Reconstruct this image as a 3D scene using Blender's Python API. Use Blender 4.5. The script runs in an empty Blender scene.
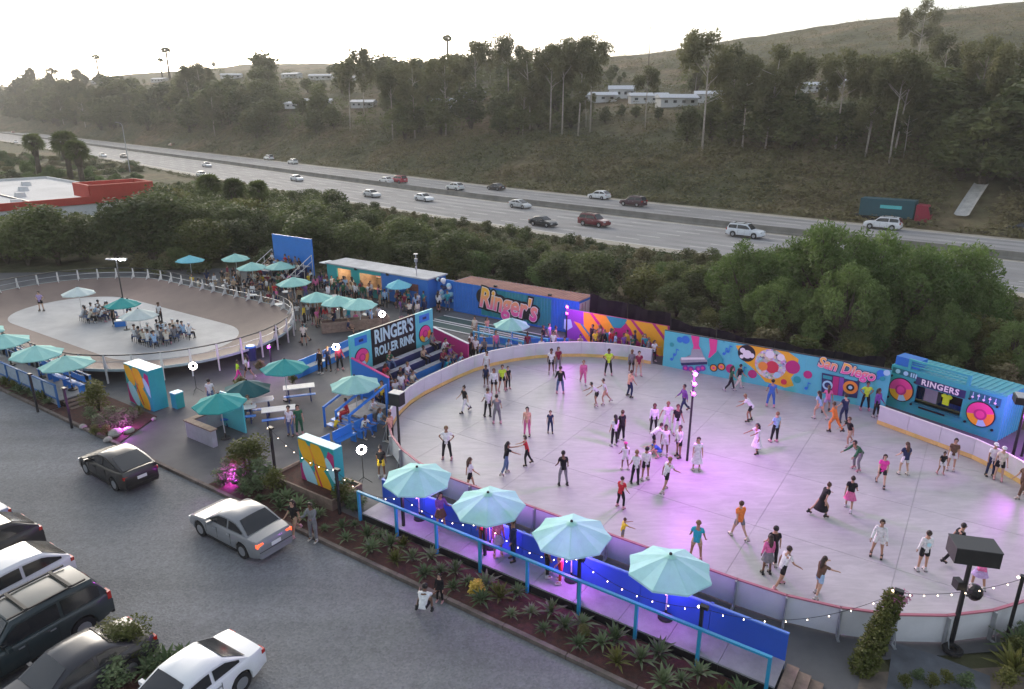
import bpy, bmesh, math, random
import numpy as np
from mathutils import Vector, Matrix
rnd = random.Random(7)
R = math.radians
S = bpy.context.scene
COL = S.collection
# ------------------------------------------------------------------ camera, sky, sun, exposure
FPX, PITCH, CAMH = 704.0, R(18.33), 16.3
cam_d = bpy.data.cameras.new('camera'); cam = bpy.data.objects.new('camera', cam_d); COL.objects.link(cam)
cam_d.sensor_fit = 'HORIZONTAL'; cam_d.sensor_width = 36.0; cam_d.lens = 36.0*FPX/1024.0
cam_d.clip_start = .1; cam_d.clip_end = 9000
cam.location = (0, 0, CAMH); cam.rotation_euler = (math.pi/2-PITCH, 0, 0)
S.camera = cam
SUN_AZ, SUN_EL = R(-23), R(6.0)          # behind the hill, a little left of straight ahead
W = bpy.data.worlds.new('World'); S.world = W; W.use_nodes = True
wn, wl = W.node_tree.nodes, W.node_tree.links
sky = wn.new('ShaderNodeTexSky'); sky.sky_type = 'NISHITA'; sky.sun_disc = False
sky.sun_elevation = R(12.0); sky.sun_rotation = SUN_AZ; sky.altitude = 50
sky.air_density = 1.0; sky.dust_density = 4.0; sky.ozone_density = 2.0
hs = wn.new('ShaderNodeHueSaturation'); hs.inputs['Saturation'].default_value = .48
wl.new(sky.outputs[0], hs.inputs['Color']); wl.new(hs.outputs[0], wn['Background'].inputs[0])
wn['Background'].inputs[1].default_value = .15
sun_d = bpy.data.lights.new('sun', 'SUN'); sun = bpy.data.objects.new('sun', sun_d); COL.objects.link(sun)
sun_d.energy = .25; sun_d.angle = R(40); sun_d.color = (1, .86, .70)
SDIR = Vector((math.sin(SUN_AZ)*math.cos(R(16)), math.cos(SUN_AZ)*math.cos(R(16)), math.sin(R(16))))
sun.rotation_euler = SDIR.to_track_quat('Z', 'Y').to_euler()
S.view_settings.view_transform = 'Standard'; S.view_settings.look = 'None'
S.view_settings.gamma = 1.0; S.view_settings.exposure = 1.5
S.render.engine = 'CYCLES'
S.cycles.use_denoising = True
S.cycles.max_bounces = 5; S.cycles.diffuse_bounces = 3; S.cycles.glossy_bounces = 2
S.cycles.transmission_bounces = 3; S.cycles.transparent_max_bounces = 6; S.cycles.volume_bounces = 0
S.cycles.caustics_reflective = False; S.cycles.caustics_refractive = False
S.cycles.sample_clamp_indirect = 4.0

# ------------------------------------------------------------------ helpers
def G(px, py, z=0.0):
    """ground point (height z) that the photo shows at this pixel"""
    a, b = px-512.0, -(py-344.5)
    cp, sp = math.cos(PITCH), math.sin(PITCH)
    dx, dy, dz = a, FPX*cp+b*sp, -FPX*sp+b*cp
    t = (z-CAMH)/dz
    return Vector((dx*t, dy*t, z))
CU, SU = math.cos(R(34)), math.sin(R(34))
RA = R(-34)                                   # the whole site is turned by this angle
def UN(u, n, z=0.0): return Vector((u*CU+n*SU, -u*SU+n*CU, z))
def toUN(v): return (v.x*CU-v.y*SU, v.x*SU+v.y*CU)

MATS = {}
def mat(name, col=(.5, .5, .5), rough=.7, metal=0.0, var=0.0, scale=3.0, bump=0.0, bscale=40.0, spec=.4,
        emit=None, estr=0.0, objcol=False, coat=0.0, transl=0.0, col2=None, detail=4.0, coord='Object', alpha=1.0):
    if name in MATS: return MATS[name]
    m = bpy.data.materials.new(name); MATS[name] = m; m.use_nodes = True
    nt = m.node_tree; N, L = nt.nodes, nt.links
    b = N['Principled BSDF']
    b.inputs['Roughness'].default_value = rough; b.inputs['Metallic'].default_value = metal
    b.inputs['Specular IOR Level'].default_value = spec
    if coat: b.inputs['Coat Weight'].default_value = coat; b.inputs['Coat Roughness'].default_value = .08
    src = None
    if objcol:
        oi = N.new('ShaderNodeObjectInfo'); src = oi.outputs['Color']
    if var > 0 or col2 is not None:
        tc = N.new('ShaderNodeTexCoord'); nz = N.new('ShaderNodeTexNoise')
        nz.inputs['Scale'].default_value = scale; nz.inputs['Detail'].default_value = detail; nz.inputs['Roughness'].default_value = .62
        L.new(tc.outputs[coord], nz.inputs['Vector'])
        if col2 is not None:
            rp = N.new('ShaderNodeValToRGB'); rp.color_ramp.elements[0].position = .36; rp.color_ramp.elements[1].position = .64
            rp.color_ramp.elements[0].color = (*col, 1); rp.color_ramp.elements[1].color = (*col2, 1)
            L.new(nz.outputs['Fac'], rp.inputs[0]); src = rp.outputs[0]
        else:
            mr = N.new('ShaderNodeMapRange'); mr.inputs['From Min'].default_value = .3; mr.inputs['From Max'].default_value = .7
            mr.inputs['To Min'].default_value = 1-var; mr.inputs['To Max'].default_value = 1+var
            L.new(nz.outputs['Fac'], mr.inputs['Value'])
            vm = N.new('ShaderNodeVectorMath'); vm.operation = 'SCALE'
            if src is None: vm.inputs[0].default_value = col
            else: L.new(src, vm.inputs[0])
            L.new(mr.outputs[0], vm.inputs['Scale']); src = vm.outputs[0]
    if src is None: b.inputs['Base Color'].default_value = (*col, 1)
    else: L.new(src, b.inputs['Base Color'])
    if bump > 0:
        tc2 = N.new('ShaderNodeTexCoord'); n2 = N.new('ShaderNodeTexNoise'); n2.inputs['Scale'].default_value = bscale; n2.inputs['Detail'].default_value = 3
        L.new(tc2.outputs[coord], n2.inputs['Vector'])
        bp = N.new('ShaderNodeBump'); bp.inputs['Strength'].default_value = bump; bp.inputs['Distance'].default_value = .03
        L.new(n2.outputs['Fac'], bp.inputs['Height']); L.new(bp.outputs[0], b.inputs['Normal'])
    if emit is not None:
        b.inputs['Emission Color'].default_value = (*emit, 1); b.inputs['Emission Strength'].default_value = estr
    if alpha < 1: b.inputs['Alpha'].default_value = alpha
    if transl > 0:
        tr = N.new('ShaderNodeBsdfTranslucent'); mx = N.new('ShaderNodeMixShader'); mx.inputs[0].default_value = transl
        if src is None: tr.inputs[0].default_value = (*col, 1)
        else: L.new(src, tr.inputs[0])
        L.new(b.outputs[0], mx.inputs[1]); L.new(tr.outputs[0], mx.inputs[2])
        L.new(mx.outputs[0], N['Material Output'].inputs[0])
    return m

class MB:
    def __init__(s): s.v = []; s.f = []; s.m = []; s.cm = 0
    def add(s, vs, fs):
        o = len(s.v); s.v += [tuple(v) for v in vs]; s.f += [tuple(i+o for i in f) for f in fs]; s.m += [s.cm]*len(fs); return s
    def box(s, cx, cy, cz, sx, sy, sz, rz=0.0, taper=1.0):
        c, n = math.cos(rz), math.sin(rz); vs = []
        for k, zz in enumerate((-.5, .5)):
            t = taper if k else 1.0
            for (a, b) in ((-.5, -.5), (.5, -.5), (.5, .5), (-.5, .5)):
                x, y = a*sx*t, b*sy*t
                vs.append((cx+x*c-y*n, cy+x*n+y*c, cz+zz*sz))
        return s.add(vs, [(3, 2, 1, 0), (4, 5, 6, 7), (0, 1, 5, 4), (1, 2, 6, 5), (2, 3, 7, 6), (3, 0, 4, 7)])
    def tube(s, p0, p1, r0, r1=None, n=8, caps=True):
        p0, p1 = Vector(p0), Vector(p1); r1 = r0 if r1 is None else r1
        d = p1-p0
        if d.length < 1e-6: return s
        d.normalize(); a = d.orthogonal().normalized(); b = d.cross(a)
        vs = [p0+(a*math.cos(2*math.pi*i/n)+b*math.sin(2*math.pi*i/n))*r0 for i in range(n)]
        vs += [p1+(a*math.cos(2*math.pi*i/n)+b*math.sin(2*math.pi*i/n))*r1 for i in range(n)]
        fs = [(i, (i+1) % n, n+(i+1) % n, n+i) for i in range(n)]
        if caps: fs += [tuple(range(n-1, -1, -1)), tuple(range(n, 2*n))]
        return s.add(vs, fs)
    def path(s, pts, rad, n=6):
        pts = [Vector(p) for p in pts]; rs = rad if isinstance(rad, (list, tuple)) else [rad]*len(pts)
        o = len(s.v); vs = []; ref = Vector((.31, .17, .93))
        for i, p in enumerate(pts):
            d = (pts[min(i+1, len(pts)-1)]-pts[max(i-1, 0)]).normalized()
            a = d.cross(ref)
            if a.length < .05: a = d.cross(Vector((1, 0, 0)))
            a.normalize(); b = d.cross(a)
            vs += [p+(a*math.cos(2*math.pi*k/n)+b*math.sin(2*math.pi*k/n))*rs[i] for k in range(n)]
        fs = []
        for i in range(len(pts)-1):
            for k in range(n): fs.append((i*n+k, i*n+(k+1) % n, (i+1)*n+(k+1) % n, (i+1)*n+k))
        fs += [tuple(range(n-1, -1, -1)), tuple(range((len(pts)-1)*n, len(pts)*n))]
        return s.add(vs, fs)
    def prism(s, poly, z0, z1):
        n = len(poly)
        vs = [(x, y, z0) for x, y in poly]+[(x, y, z1) for x, y in poly]
        return s.add(vs, [tuple(range(n-1, -1, -1)), tuple(range(n, 2*n))]+[(i, (i+1) % n, n+(i+1) % n, n+i) for i in range(n)])
    def plate(s, poly, y0, y1):
        """polygon in the x-z plane with thickness from y0 (front, -y) to y1"""
        n = len(poly)
        vs = [(x, y0, z) for x, z in poly]+[(x, y1, z) for x, z in poly]
        return s.add(vs, [tuple(range(n)), tuple(range(2*n-1, n-1, -1))]+[((i+1) % n, i, n+i, n+(i+1) % n) for i in range(n)])
    def disc(s, cx, cz, r, y0, y1, n=24, sx=1.0):
        return s.plate([(cx+sx*r*math.cos(2*math.pi*k/n), cz+r*math.sin(2*math.pi*k/n)) for k in range(n)], y0, y1)
    def ball(s, c, r, n=8, m=5, sz=1.0):
        vs = [(c[0], c[1], c[2]-r*sz)]
        for j in range(1, m):
            a = -math.pi/2+math.pi*j/m
            for i in range(n): vs.append((c[0]+r*math.cos(a)*math.cos(2*math.pi*i/n), c[1]+r*math.cos(a)*math.sin(2*math.pi*i/n), c[2]+r*sz*math.sin(a)))
        vs.append((c[0], c[1], c[2]+r*sz)); fs = []
        for i in range(n): fs.append((0, 1+(i+1) % n, 1+i))
        for j in range(m-2):
            for i in range(n): fs.append((1+j*n+i, 1+j*n+(i+1) % n, 1+(j+1)*n+(i+1) % n, 1+(j+1)*n+i))
        t = len(vs)-1; o = 1+(m-2)*n
        for i in range(n): fs.append((o+i, o+(i+1) % n, t))
        return s.add(vs, fs)
    def mesh(s, name, mats, smooth=False):
        mats = [] if mats is None else mats
        me = bpy.data.meshes.new(name); me.from_pydata(s.v, [], s.f)
        for m in (mats if isinstance(mats, (list, tuple)) else [mats]): me.materials.append(m)
        if any(s.m): me.polygons.foreach_set('material_index', s.m)
        if smooth: me.polygons.foreach_set('use_smooth', [True]*len(s.f))
        me.update(); return me
    def build(s, name, mats, parent=None, loc=(0, 0, 0), rz=0.0, smooth=False):
        return obj(name, s.mesh(name, mats, smooth), parent, loc, rz)
def obj(name, data, parent=None, loc=(0, 0, 0), rz=0.0, color=None):
    o = bpy.data.objects.new(name, data); COL.objects.link(o)
    o.location = loc
    if rz: o.rotation_euler = (0, 0, rz)
    if parent is not None: o.parent = parent
    if color is not None: o.color = (*color, 1)
    return o
def tag(o, label, cat, group=None):
    o['label'] = label; o['category'] = cat
    if group: o['group'] = group
    return o
def thing(name, label, cat, loc=(0, 0, 0), rz=0.0, group=None):
    return tag(obj(name, None, None, loc, rz), label, cat, group)
def struct(o, kind='structure'): o['kind'] = kind; return o
KIDS = {}
def copytree(root, loc, rz=0.0, label=None, scale=None, group=None, color=None, kids=None):
    r = root.copy(); COL.objects.link(r); r.location = loc; r.rotation_euler = (0, 0, rz)
    if scale is not None: r.scale = (scale,)*3 if not isinstance(scale, tuple) else scale
    if label: r['label'] = label
    if group: r['group'] = group
    if color is not None: r.color = (*color, 1)
    for ch in KIDS.get(root, None) or root.children:
        c = ch.copy(); COL.objects.link(c); c.parent = r
        if color is not None: c.color = (*color, 1)
        for g in ch.children:
            d = g.copy(); COL.objects.link(d); d.parent = c
            if color is not None: d.color = (*color, 1)
    return r
def srgb(*c): return tuple(((x/255)/12.92 if x/255 <= .04045 else (((x/255)+.055)/1.055)**2.4) for x in c)
def text_mesh(body, size=1.0, offset=0.0, shear=0.0, extrude=.02, align='CENTER', spacing=1.0):
    cu = bpy.data.curves.new('lettering', 'FONT'); cu.body = body; cu.size = size; cu.offset = offset; cu.shear = shear
    cu.extrude = extrude; cu.align_x = align; cu.align_y = 'CENTER'; cu.space_character = spacing; cu.resolution_u = 3
    o = bpy.data.objects.new('lettering', cu); COL.objects.link(o)
    me = bpy.data.meshes.new_from_object(o.evaluated_get(bpy.context.evaluated_depsgraph_get()))
    bpy.data.objects.remove(o); bpy.data.curves.remove(cu)
    me.transform(Matrix.Rotation(math.pi/2, 4, 'X'))       # stands in the x-z plane, front towards -y
    me.name = 'lettering'; return me
def lettering(body, parent, m, loc, size, offset=0.0, shear=0.0, extrude=.015, rz=0.0, sx=1.0, name='lettering', warp=None, spacing=1.0):
    me = text_mesh(body, size, offset, shear, extrude, spacing=spacing)
    if sx != 1.0: me.transform(Matrix.Diagonal((sx, 1, 1, 1)))
    if warp:
        for v in me.vertices: v.co = warp(v.co)
    me.materials.clear(); me.materials.append(m)
    return obj(name, me, parent, loc, rz)
# ------------------------------------------------------------------ terrain and freeway
FAR = [(230, -45), (130, 40), (68.3, 93.5), (30.8, 130.5), (0, 160), (-37, 202), (-100, 272), (-265, 455), (-525, 745), (-1000, 1270), (-1500, 1820)]
NEAR = [(195, -57), (98, 26), (45, 64), (11, 91), (-18, 119), (-57, 160), (-117, 229), (-275, 400), (-530, 683), (-1000, 1200), (-1500, 1750)]
FA = np.array([(-.69*x+.72*y, .72*x+.69*y) for x, y in FAR]); NA = np.array([(-.69*x+.72*y, .72*x+.69*y) for x, y in NEAR])
def cross_far(x, y):                                       # metres beyond the far road edge
    a, b = -.69*x+.72*y, .72*x+.69*y
    return b-np.interp(a, FA[:, 0], FA[:, 1])
def cross_near(x, y):
    a, b = -.69*x+.72*y, .72*x+.69*y
    return np.interp(a, NA[:, 0], NA[:, 1])-b
_k = np.random.RandomState(3).uniform(-1, 1, (14, 3))
def wob(x, y, w):                                          # smooth rolling noise, wavelength about w
    r = 0
    for i in range(14):
        f = (1+.9*i/6)/w
        r = r+np.sin((x*_k[i, 0]+y*_k[i, 1])*f*6.3+_k[i, 2]*9)/(1+.25*i)
    return r/5.0
def hgt(x, y):
    x = np.asarray(x, float); y = np.asarray(y, float)
    s = cross_far(x, y)
    h = np.interp(s, [0, 5.5, 11, 24, 45, 60, 130, 300, 700, 1600], [0, 0, 2.6, 7.8, 13, 15.5, 21, 28, 31, 29])
    along = -.69*x+.72*y
    h = h*np.interp(along, [100, 170, 300, 500, 900], [1, 1.1, 1.5, 2.0, 2.6])
    t = np.clip((s-6)/25, 0, 1)
    h = h+t*(1.6*wob(x, y, 60)+.7*wob(x+90, y, 21)*np.clip(s/12, 0, 1))
    q = np.clip((s-40)/150, 0, 1)
    ridge = 50*np.exp(-((x-330)/200)**2-((y-470)/210)**2)
    h = h+q*(ridge+4*wob(x, y, 160))
    bank = np.clip(cross_near(x, y), 0, None)
    h = np.where(s <= 0, 0.0, h)
    return h-.08
def grid(lo, hi, fine0, fine1, step, g=1.25):
    c = list(np.arange(fine0, fine1+.1, step)); d = step; p = fine1
    while p < hi: d *= g; p += d; c.append(p)
    d = step; p = fine0
    while p > lo: d *= g; p -= d; c.insert(0, p)
    return np.array(c)
gx = grid(-2600, 2600, -330, 330, 5.5); gy = grid(-300, 5200, 30, 560, 5.5)
X, Y = np.meshgrid(gx, gy); Z = hgt(X, Y)
me = bpy.data.meshes.new('ground')
nx, ny = len(gx), len(gy)
vs = np.stack([X.ravel(), Y.ravel(), Z.ravel()], 1)
ii = (np.arange(ny-1)[:, None]*nx+np.arange(nx-1)[None, :]).ravel()
me.from_pydata(vs.tolist(), [], np.stack([ii, ii+1, ii+nx+1, ii+nx], 1).tolist())
me.polygons.foreach_set('use_smooth', [True]*len(me.polygons))
gm = bpy.data.materials.new('hillside_soil'); gm.use_nodes = True
N, L = gm.node_tree.nodes, gm.node_tree.links
tc = N.new('ShaderNodeTexCoord'); n1 = N.new('ShaderNodeTexNoise'); n1.inputs['Scale'].default_value = .022; n1.inputs['Detail'].default_value = 9; n1.inputs['Roughness'].default_value = .68
n2 = N.new('ShaderNodeTexNoise'); n2.inputs['Scale'].default_value = .45; n2.inputs['Detail'].default_value = 6
for q in (n1, n2): L.new(tc.outputs['Object'], q.inputs['Vector'])
r1 = N.new('ShaderNodeValToRGB'); e = r1.color_ramp.elements
e[0].position = .3; e[0].color = (.060, .066, .034, 1); e[1].position = .68; e[1].color = (.20, .14, .085, 1)
k = e.new(.48); k.color = (.095, .095, .050, 1)
L.new(n1.outputs['Fac'], r1.inputs[0])
mr = N.new('ShaderNodeMapRange'); mr.inputs['From Min'].default_value = .3; mr.inputs['From Max'].default_value = .7; mr.inputs['To Min'].default_value = .55; mr.inputs['To Max'].default_value = 1.35
L.new(n2.outputs['Fac'], mr.inputs['Value'])
vm = N.new('ShaderNodeVectorMath'); vm.operation = 'SCALE'; L.new(r1.outputs[0], vm.inputs[0]); L.new(mr.outputs[0], vm.inputs['Scale'])
L.new(vm.outputs[0], N['Principled BSDF'].inputs['Base Color']); N['Principled BSDF'].inputs['Roughness'].default_value = .95
N['Principled BSDF'].inputs['Specular IOR Level'].default_value = .1
bp = N.new('ShaderNodeBump'); bp.inputs['Strength'].default_value = .8; bp.inputs['Distance'].default_value = .5
L.new(n2.outputs['Fac'], bp.inputs['Height']); L.new(bp.outputs[0], N['Principled BSDF'].inputs['Normal'])
me.materials.append(gm)
struct(obj('ground', me))

def resample(pts, k):
    out = []
    for i in range(len(pts)-1):
        for j in range(k): t = j/k; out.append((pts[i][0]*(1-t)+pts[i+1][0]*t, pts[i][1]*(1-t)+pts[i+1][1]*t))
    return out+[pts[-1]]
def smoothp(p, it=3):
    p = np.array(p)
    for _ in range(it): p[1:-1] = .25*p[:-2]+.5*p[1:-1]+.25*p[2:]
    return p
FARS, NEARS = smoothp(resample(FAR, 8), 8), smoothp(resample(NEAR, 8), 8)
def across(t): return NEARS*(1-t)+FARS*t
def ribbon(t0, t1, z, name, m, parent=None):
    a, b = across(t0), across(t1); mb = MB()
    mb.add([(*p, z) for p in a]+[(*p, z) for p in b], [(i, i+1, len(a)+i+1, len(a)+i) for i in range(len(a)-1)][::1])
    o = mb.build(name, m, parent); return o
m_road = mat('freeway_concrete', (.255, .25, .25), .85, var=.22, scale=.05, coord='Object', bump=.1, bscale=2)
m_lane = mat('worn_lane', (.225, .222, .225), .85, var=.25, scale=.12)
m_should = mat('shoulder', (.33, .30, .25), .9, var=.22, scale=.2)
m_white = mat('road_paint', (.62, .61, .58), .8, var=.2, scale=1.5)
road = struct(ribbon(0, 1, .0, 'freeway', m_road))
ribbon(.0, .055, .006, 'shoulder', m_should, road); ribbon(.955, 1, .006, 'shoulder', m_should, road)
ribbon(.515, .545, .006, 'median_strip', m_should, road); ribbon(.555, .61, .006, 'median_strip', m_should, road)
for t in (.06, .512, .615, .95):
    ribbon(t-.0025, t+.0025, .012, 'edge_line', m_white, road)
for t in (.135, .21, .285, .36, .435, .70, .785, .868):
    P = across(t); d = np.concatenate([[0], np.cumsum(np.hypot(*np.diff(P, axis=0).T))]); mb = MB()
    for q in np.arange(60, 760, 11.0):
        x0, y0 = np.interp(q, d, P[:, 0]), np.interp(q, d, P[:, 1]); x1, y1 = np.interp(q+3.6, d, P[:, 0]), np.interp(q+3.6, d, P[:, 1])
        v = Vector((x1-x0, y1-y0, 0)).normalized(); w = Vector((-v.y, v.x, 0))*.08
        mb.add([(x0-w.x, y0-w.y, .012), (x1-w.x, y1-w.y, .012), (x1+w.x, y1+w.y, .012), (x0+w.x, y0+w.y, .012)], [(0, 1, 2, 3)])
    struct(mb.build('lane_marking', m_white, road), 'stuff')
for t in (.097, .172, .247, .32, .395, .475, .66, .742, .826, .91):   # darker tyre lanes worn into the concrete
    ribbon(t-.017, t+.017, .0035, 'worn_lane', m_lane, road)
# jersey barrier
P = across(.55); mb = MB(); prof = [(-.32, 0), (-.32, .08), (-.16, .34), (-.1, .95), (.1, .95), (.16, .34), (.32, .08), (.32, 0)]
vs = []
for i in range(len(P)):
    d = P[min(i+1, len(P)-1)]-P[max(i-1, 0)]; d = d/np.hypot(*d); w = np.array([-d[1], d[0]])
    vs += [(*(P[i]+w*a), b) for a, b in prof]
k = len(prof)
mb.add(vs, [(i*k+j, i*k+j+1, (i+1)*k+j+1, (i+1)*k+j) for i in range(len(P)-1) for j in range(k-1)])
tag(mb.build('median_barrier', mat('barrier_concrete', (.20, .19, .17), .9, var=.25, scale=.4)), 'long low concrete barrier along the middle of the freeway', 'barrier')

# ------------------------------------------------------------------ paved ground of the site
def sheet(name, poly, z, m, parent=None, thick=.03):
    return MB().prism([(p.x, p.y) for p in (UN(*q) for q in poly)], z-thick, z).build(name, m, parent)
m_lot = bpy.data.materials.new('parking_gravel'); m_lot.use_nodes = True
N, L = m_lot.node_tree.nodes, m_lot.node_tree.links; b = N['Principled BSDF']; b.inputs['Roughness'].default_value = .82; b.inputs['Specular IOR Level'].default_value = .3
tc = N.new('ShaderNodeTexCoord')
na = N.new('ShaderNodeTexNoise'); na.inputs['Scale'].default_value = .16; na.inputs['Detail'].default_value = 5
nb = N.new('ShaderNodeTexNoise'); nb.inputs['Scale'].default_value = 2.6; nb.inputs['Detail'].default_value = 6; nb.inputs['Roughness'].default_value = .75
nc = N.new('ShaderNodeTexVoronoi'); nc.inputs['Scale'].default_value = 14
for q in (na, nb, nc): L.new(tc.outputs['Object'], q.inputs['Vector'])
ra = N.new('ShaderNodeValToRGB'); ra.color_ramp.elements[0].position = .38; ra.color_ramp.elements[1].position = .64
ra.color_ramp.elements[0].color = (.132, .139, .147, 1); ra.color_ramp.elements[1].color = (.175, .181, .188, 1); L.new(na.outputs['Fac'], ra.inputs[0])
ma = N.new('ShaderNodeMapRange'); ma.inputs['From Min'].default_value = .3; ma.inputs['From Max'].default_value = .7; ma.inputs['To Min'].default_value = .86; ma.inputs['To Max'].default_value = 1.14; L.new(nb.outputs['Fac'], ma.inputs[0])
mb_ = N.new('ShaderNodeMapRange'); mb_.inputs['From Max'].default_value = .8; mb_.inputs['To Min'].default_value = .84; mb_.inputs['To Max'].default_value = 1.18; L.new(nc.outputs['Color'], mb_.inputs[0])
mm = N.new('ShaderNodeMath'); mm.operation = 'MULTIPLY'; L.new(ma.outputs[0], mm.inputs[0]); L.new(mb_.outputs[0], mm.inputs[1])
vm = N.new('ShaderNodeVectorMath'); vm.operation = 'SCALE'; L.new(ra.outputs[0], vm.inputs[0]); L.new(mm.outputs[0], vm.inputs['Scale']); mpt_ = N.new('ShaderNodeMapping'); mpt_.inputs['Rotation'].default_value = (0, 0, R(34)); mpt_.inputs['Scale'].default_value = (.03, .55, 1); nt_ = N.new('ShaderNodeTexNoise'); nt_.inputs['Scale'].default_value = 1.0; nt_.inputs['Detail'].default_value = 4
L.new(tc.outputs['Object'], mpt_.inputs[0]); L.new(mpt_.outputs[0], nt_.inputs['Vector'])
mt_ = N.new('ShaderNodeMapRange'); mt_.inputs['From Min'].default_value = .35; mt_.inputs['From Max'].default_value = .65; mt_.inputs['To Min'].default_value = .86; mt_.inputs['To Max'].default_value = 1.1; L.new(nt_.outputs['Fac'], mt_.inputs[0])
vt_ = N.new('ShaderNodeVectorMath'); vt_.operation = 'SCALE'; L.new(vm.outputs[0], vt_.inputs[0]); L.new(mt_.outputs[0], vt_.inputs['Scale']); L.new(vt_.outputs[0], b.inputs['Base Color'])
bp = N.new('ShaderNodeBump'); bp.inputs['Strength'].default_value = .5; bp.inputs['Distance'].default_value = .03; L.new(nc.outputs['Distance'], bp.inputs['Height']); L.new(bp.outputs[0], b.inputs['Normal'])
struct(sheet('parking_lot', [(-110, -40), (45, -40), (45, 15.72), (-110, 15.72)], -.012, m_lot))
m_asph = mat('plaza_asphalt', (.075, .077, .082), .8, var=.3, scale=.5, bump=.25, bscale=30, col2=(.112, .112, .115))
struct(sheet('plaza_paving', [(-95, 15.9), (-.8, 15.9), (-.8, 20.9), (-.2, 21.4), (3.2, 24.2), (6.5, 31.0), (6.5, 43.6), (-20, 47.5), (-66, 47.5), (-76, 38), (-95, 24)], 0.0, m_asph))
m_dirt = mat('dirt', (.21, .165, .125), .95, scale=.9, col2=(.115, .095, .078), bump=.4, bscale=12)
struct(sheet('dirt_yard', [(-1.3, 10.6), (22, 10.6), (22, 40), (4.0, 40), (4.0, 24), (1.0, 21.6), (-1.3, 20)], -.004, m_dirt))
m_path = mat('asphalt_path', (.105, .115, .130), .85, var=.3, scale=1.2, bump=.2, bscale=30)
struct(MB().prism([(q.x, q.y) for q in [G(*p) for p in ((893, 642), (885, 700), (940, 740), (992, 720), (990, 676), (935, 655))]], -.015, .006).build('asphalt_path', m_path))

# kerb of timber edging along the planting beds: single sleepers
m_kerb = mat('edging_timber', (.13, .105, .09), .9, var=.35, scale=2.5)
kerb = thing('timber_edging', 'low weathered timber edging between the gravel lot and the planting beds', 'kerb')
u = -95.0
while u < -.9:
    l = min(2.4, -.9-u); a = UN(u+l/2, 15.82, .04)
    MB().box(0, 0, 0, l-.03, .16, .17).build('sleeper', m_kerb, kerb, a, RA+rnd.uniform(-.004, .004)); u += 2.4
m_mulch = mat('red_mulch', (.085, .030, .022), .95, scale=6, col2=(.045, .022, .018), bump=.9, bscale=25)
struct(sheet('planting_bed', [(-27.6, 15.92), (-.9, 15.92), (-.9, 17.75), (-21, 17.75), (-21.2, 18.1), (-24.4, 18.1), (-27.6, 17.4)], .05, m_mulch, thick=.06))
struct(sheet('planting_bed', [(-42.6, 15.92), (-35.2, 15.92), (-36.8, 18.9), (-42.4, 18.9)], .05, m_mulch, thick=.06))
struct(sheet('planting_bed', [(-95, 15.92), (-42.8, 15.92), (-42.8, 17.0), (-95, 17.0)], .05, m_mulch, thick=.06))

# ------------------------------------------------------------------ roller rink
U0, U1, N0, N1, RR = -26.5, 4.7, 21.2, 42.5, 9.2
def rrect(u0, u1, n0, n1, r, k=40):
    out = []
    for (cu, cn, a0) in ((u1-r, n1-r, 0), (u0+r, n1-r, 90), (u0+r, n0+r, 180), (u1-r, n0+r, 270)):
        for j in range(k+1): a = R(a0+90*j/k); out.append((cu+r*math.cos(a), cn+r*math.sin(a)))
    return out
m_rink = bpy.data.materials.new('rink_concrete'); m_rink.use_nodes = True
N, L = m_rink.node_tree.nodes, m_rink.node_tree.links; b = N['Principled BSDF']; b.inputs['Roughness'].default_value = .42; b.inputs['Specular IOR Level'].default_value = .35
tc = N.new('ShaderNodeTexCoord')
na = N.new('ShaderNodeTexNoise'); na.inputs['Scale'].default_value = .22; na.inputs['Detail'].default_value = 6; na.inputs['Roughness'].default_value = .6
nb = N.new('ShaderNodeTexNoise'); nb.inputs['Scale'].default_value = 1.7; nb.inputs['Detail'].default_value = 8; nb.inputs['Roughness'].default_value = .7; nb.inputs['Distortion'].default_value = 1.5
mp = N.new('ShaderNodeMapping'); mp.inputs['Rotation'].default_value = (0, 0, .5); mp.inputs['Scale'].default_value = (.35, 1.6, 1)
L.new(tc.outputs['Object'], na.inputs['Vector']); L.new(tc.outputs['Object'], mp.inputs[0]); L.new(mp.outputs[0], nb.inputs['Vector'])
ra = N.new('ShaderNodeValToRGB'); ra.color_ramp.elements[0].position = .36; ra.color_ramp.elements[1].position = .66
ra.color_ramp.elements[0].color = (.365, .355, .36, 1); ra.color_ramp.elements[1].color = (.455, .44, .44, 1); L.new(na.outputs['Fac'], ra.inputs[0])
ma = N.new('ShaderNodeMapRange'); ma.inputs['From Min'].default_value = .3; ma.inputs['From Max'].default_value = .62; ma.inputs['To Min'].default_value = .84; ma.inputs['To Max'].default_value = 1.06; L.new(nb.outputs['Fac'], ma.inputs[0])
vm = N.new('ShaderNodeVectorMath'); vm.operation = 'SCALE'; L.new(ra.outputs[0], vm.inputs[0]); L.new(ma.outputs[0], vm.inputs['Scale']); L.new(vm.outputs[0], b.inputs['Base Color'])
rf = struct(obj('rink_floor', None))
def rink_poly(d, k=40, dn=0.0):                               # outline with the cut-off corner in front of the music booth
    o = [q for q in rrect(U0+d, U1-d, N0+d, N1+dn, RR, k)]
    o = [q for q in o if not (q[0] > -3.1 and q[1] > 36.2)]
    i = max(range(len(o)), key=lambda i: (o[i][0] > 2 and o[i][1] > 30)*o[i][1])
    return o[i+1:]+o[:i+1]+[(2.0, 38.3-d), (-3.0, 40.5-d)]
bm = bmesh.new(); face = bm.faces.new([bm.verts.new(UN(u, n)) for u, n in rink_poly(.1, 40, .18)])
def cut(p, d):
    bmesh.ops.bisect_plane(bm, geom=bm.verts[:]+bm.edges[:]+bm.faces[:], plane_co=p, plane_no=d, dist=1e-4)
for u in (-21.4, -16.2, -11.0, -5.8, -.6): cut(UN(u, 0), UN(1, 0))
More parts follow.
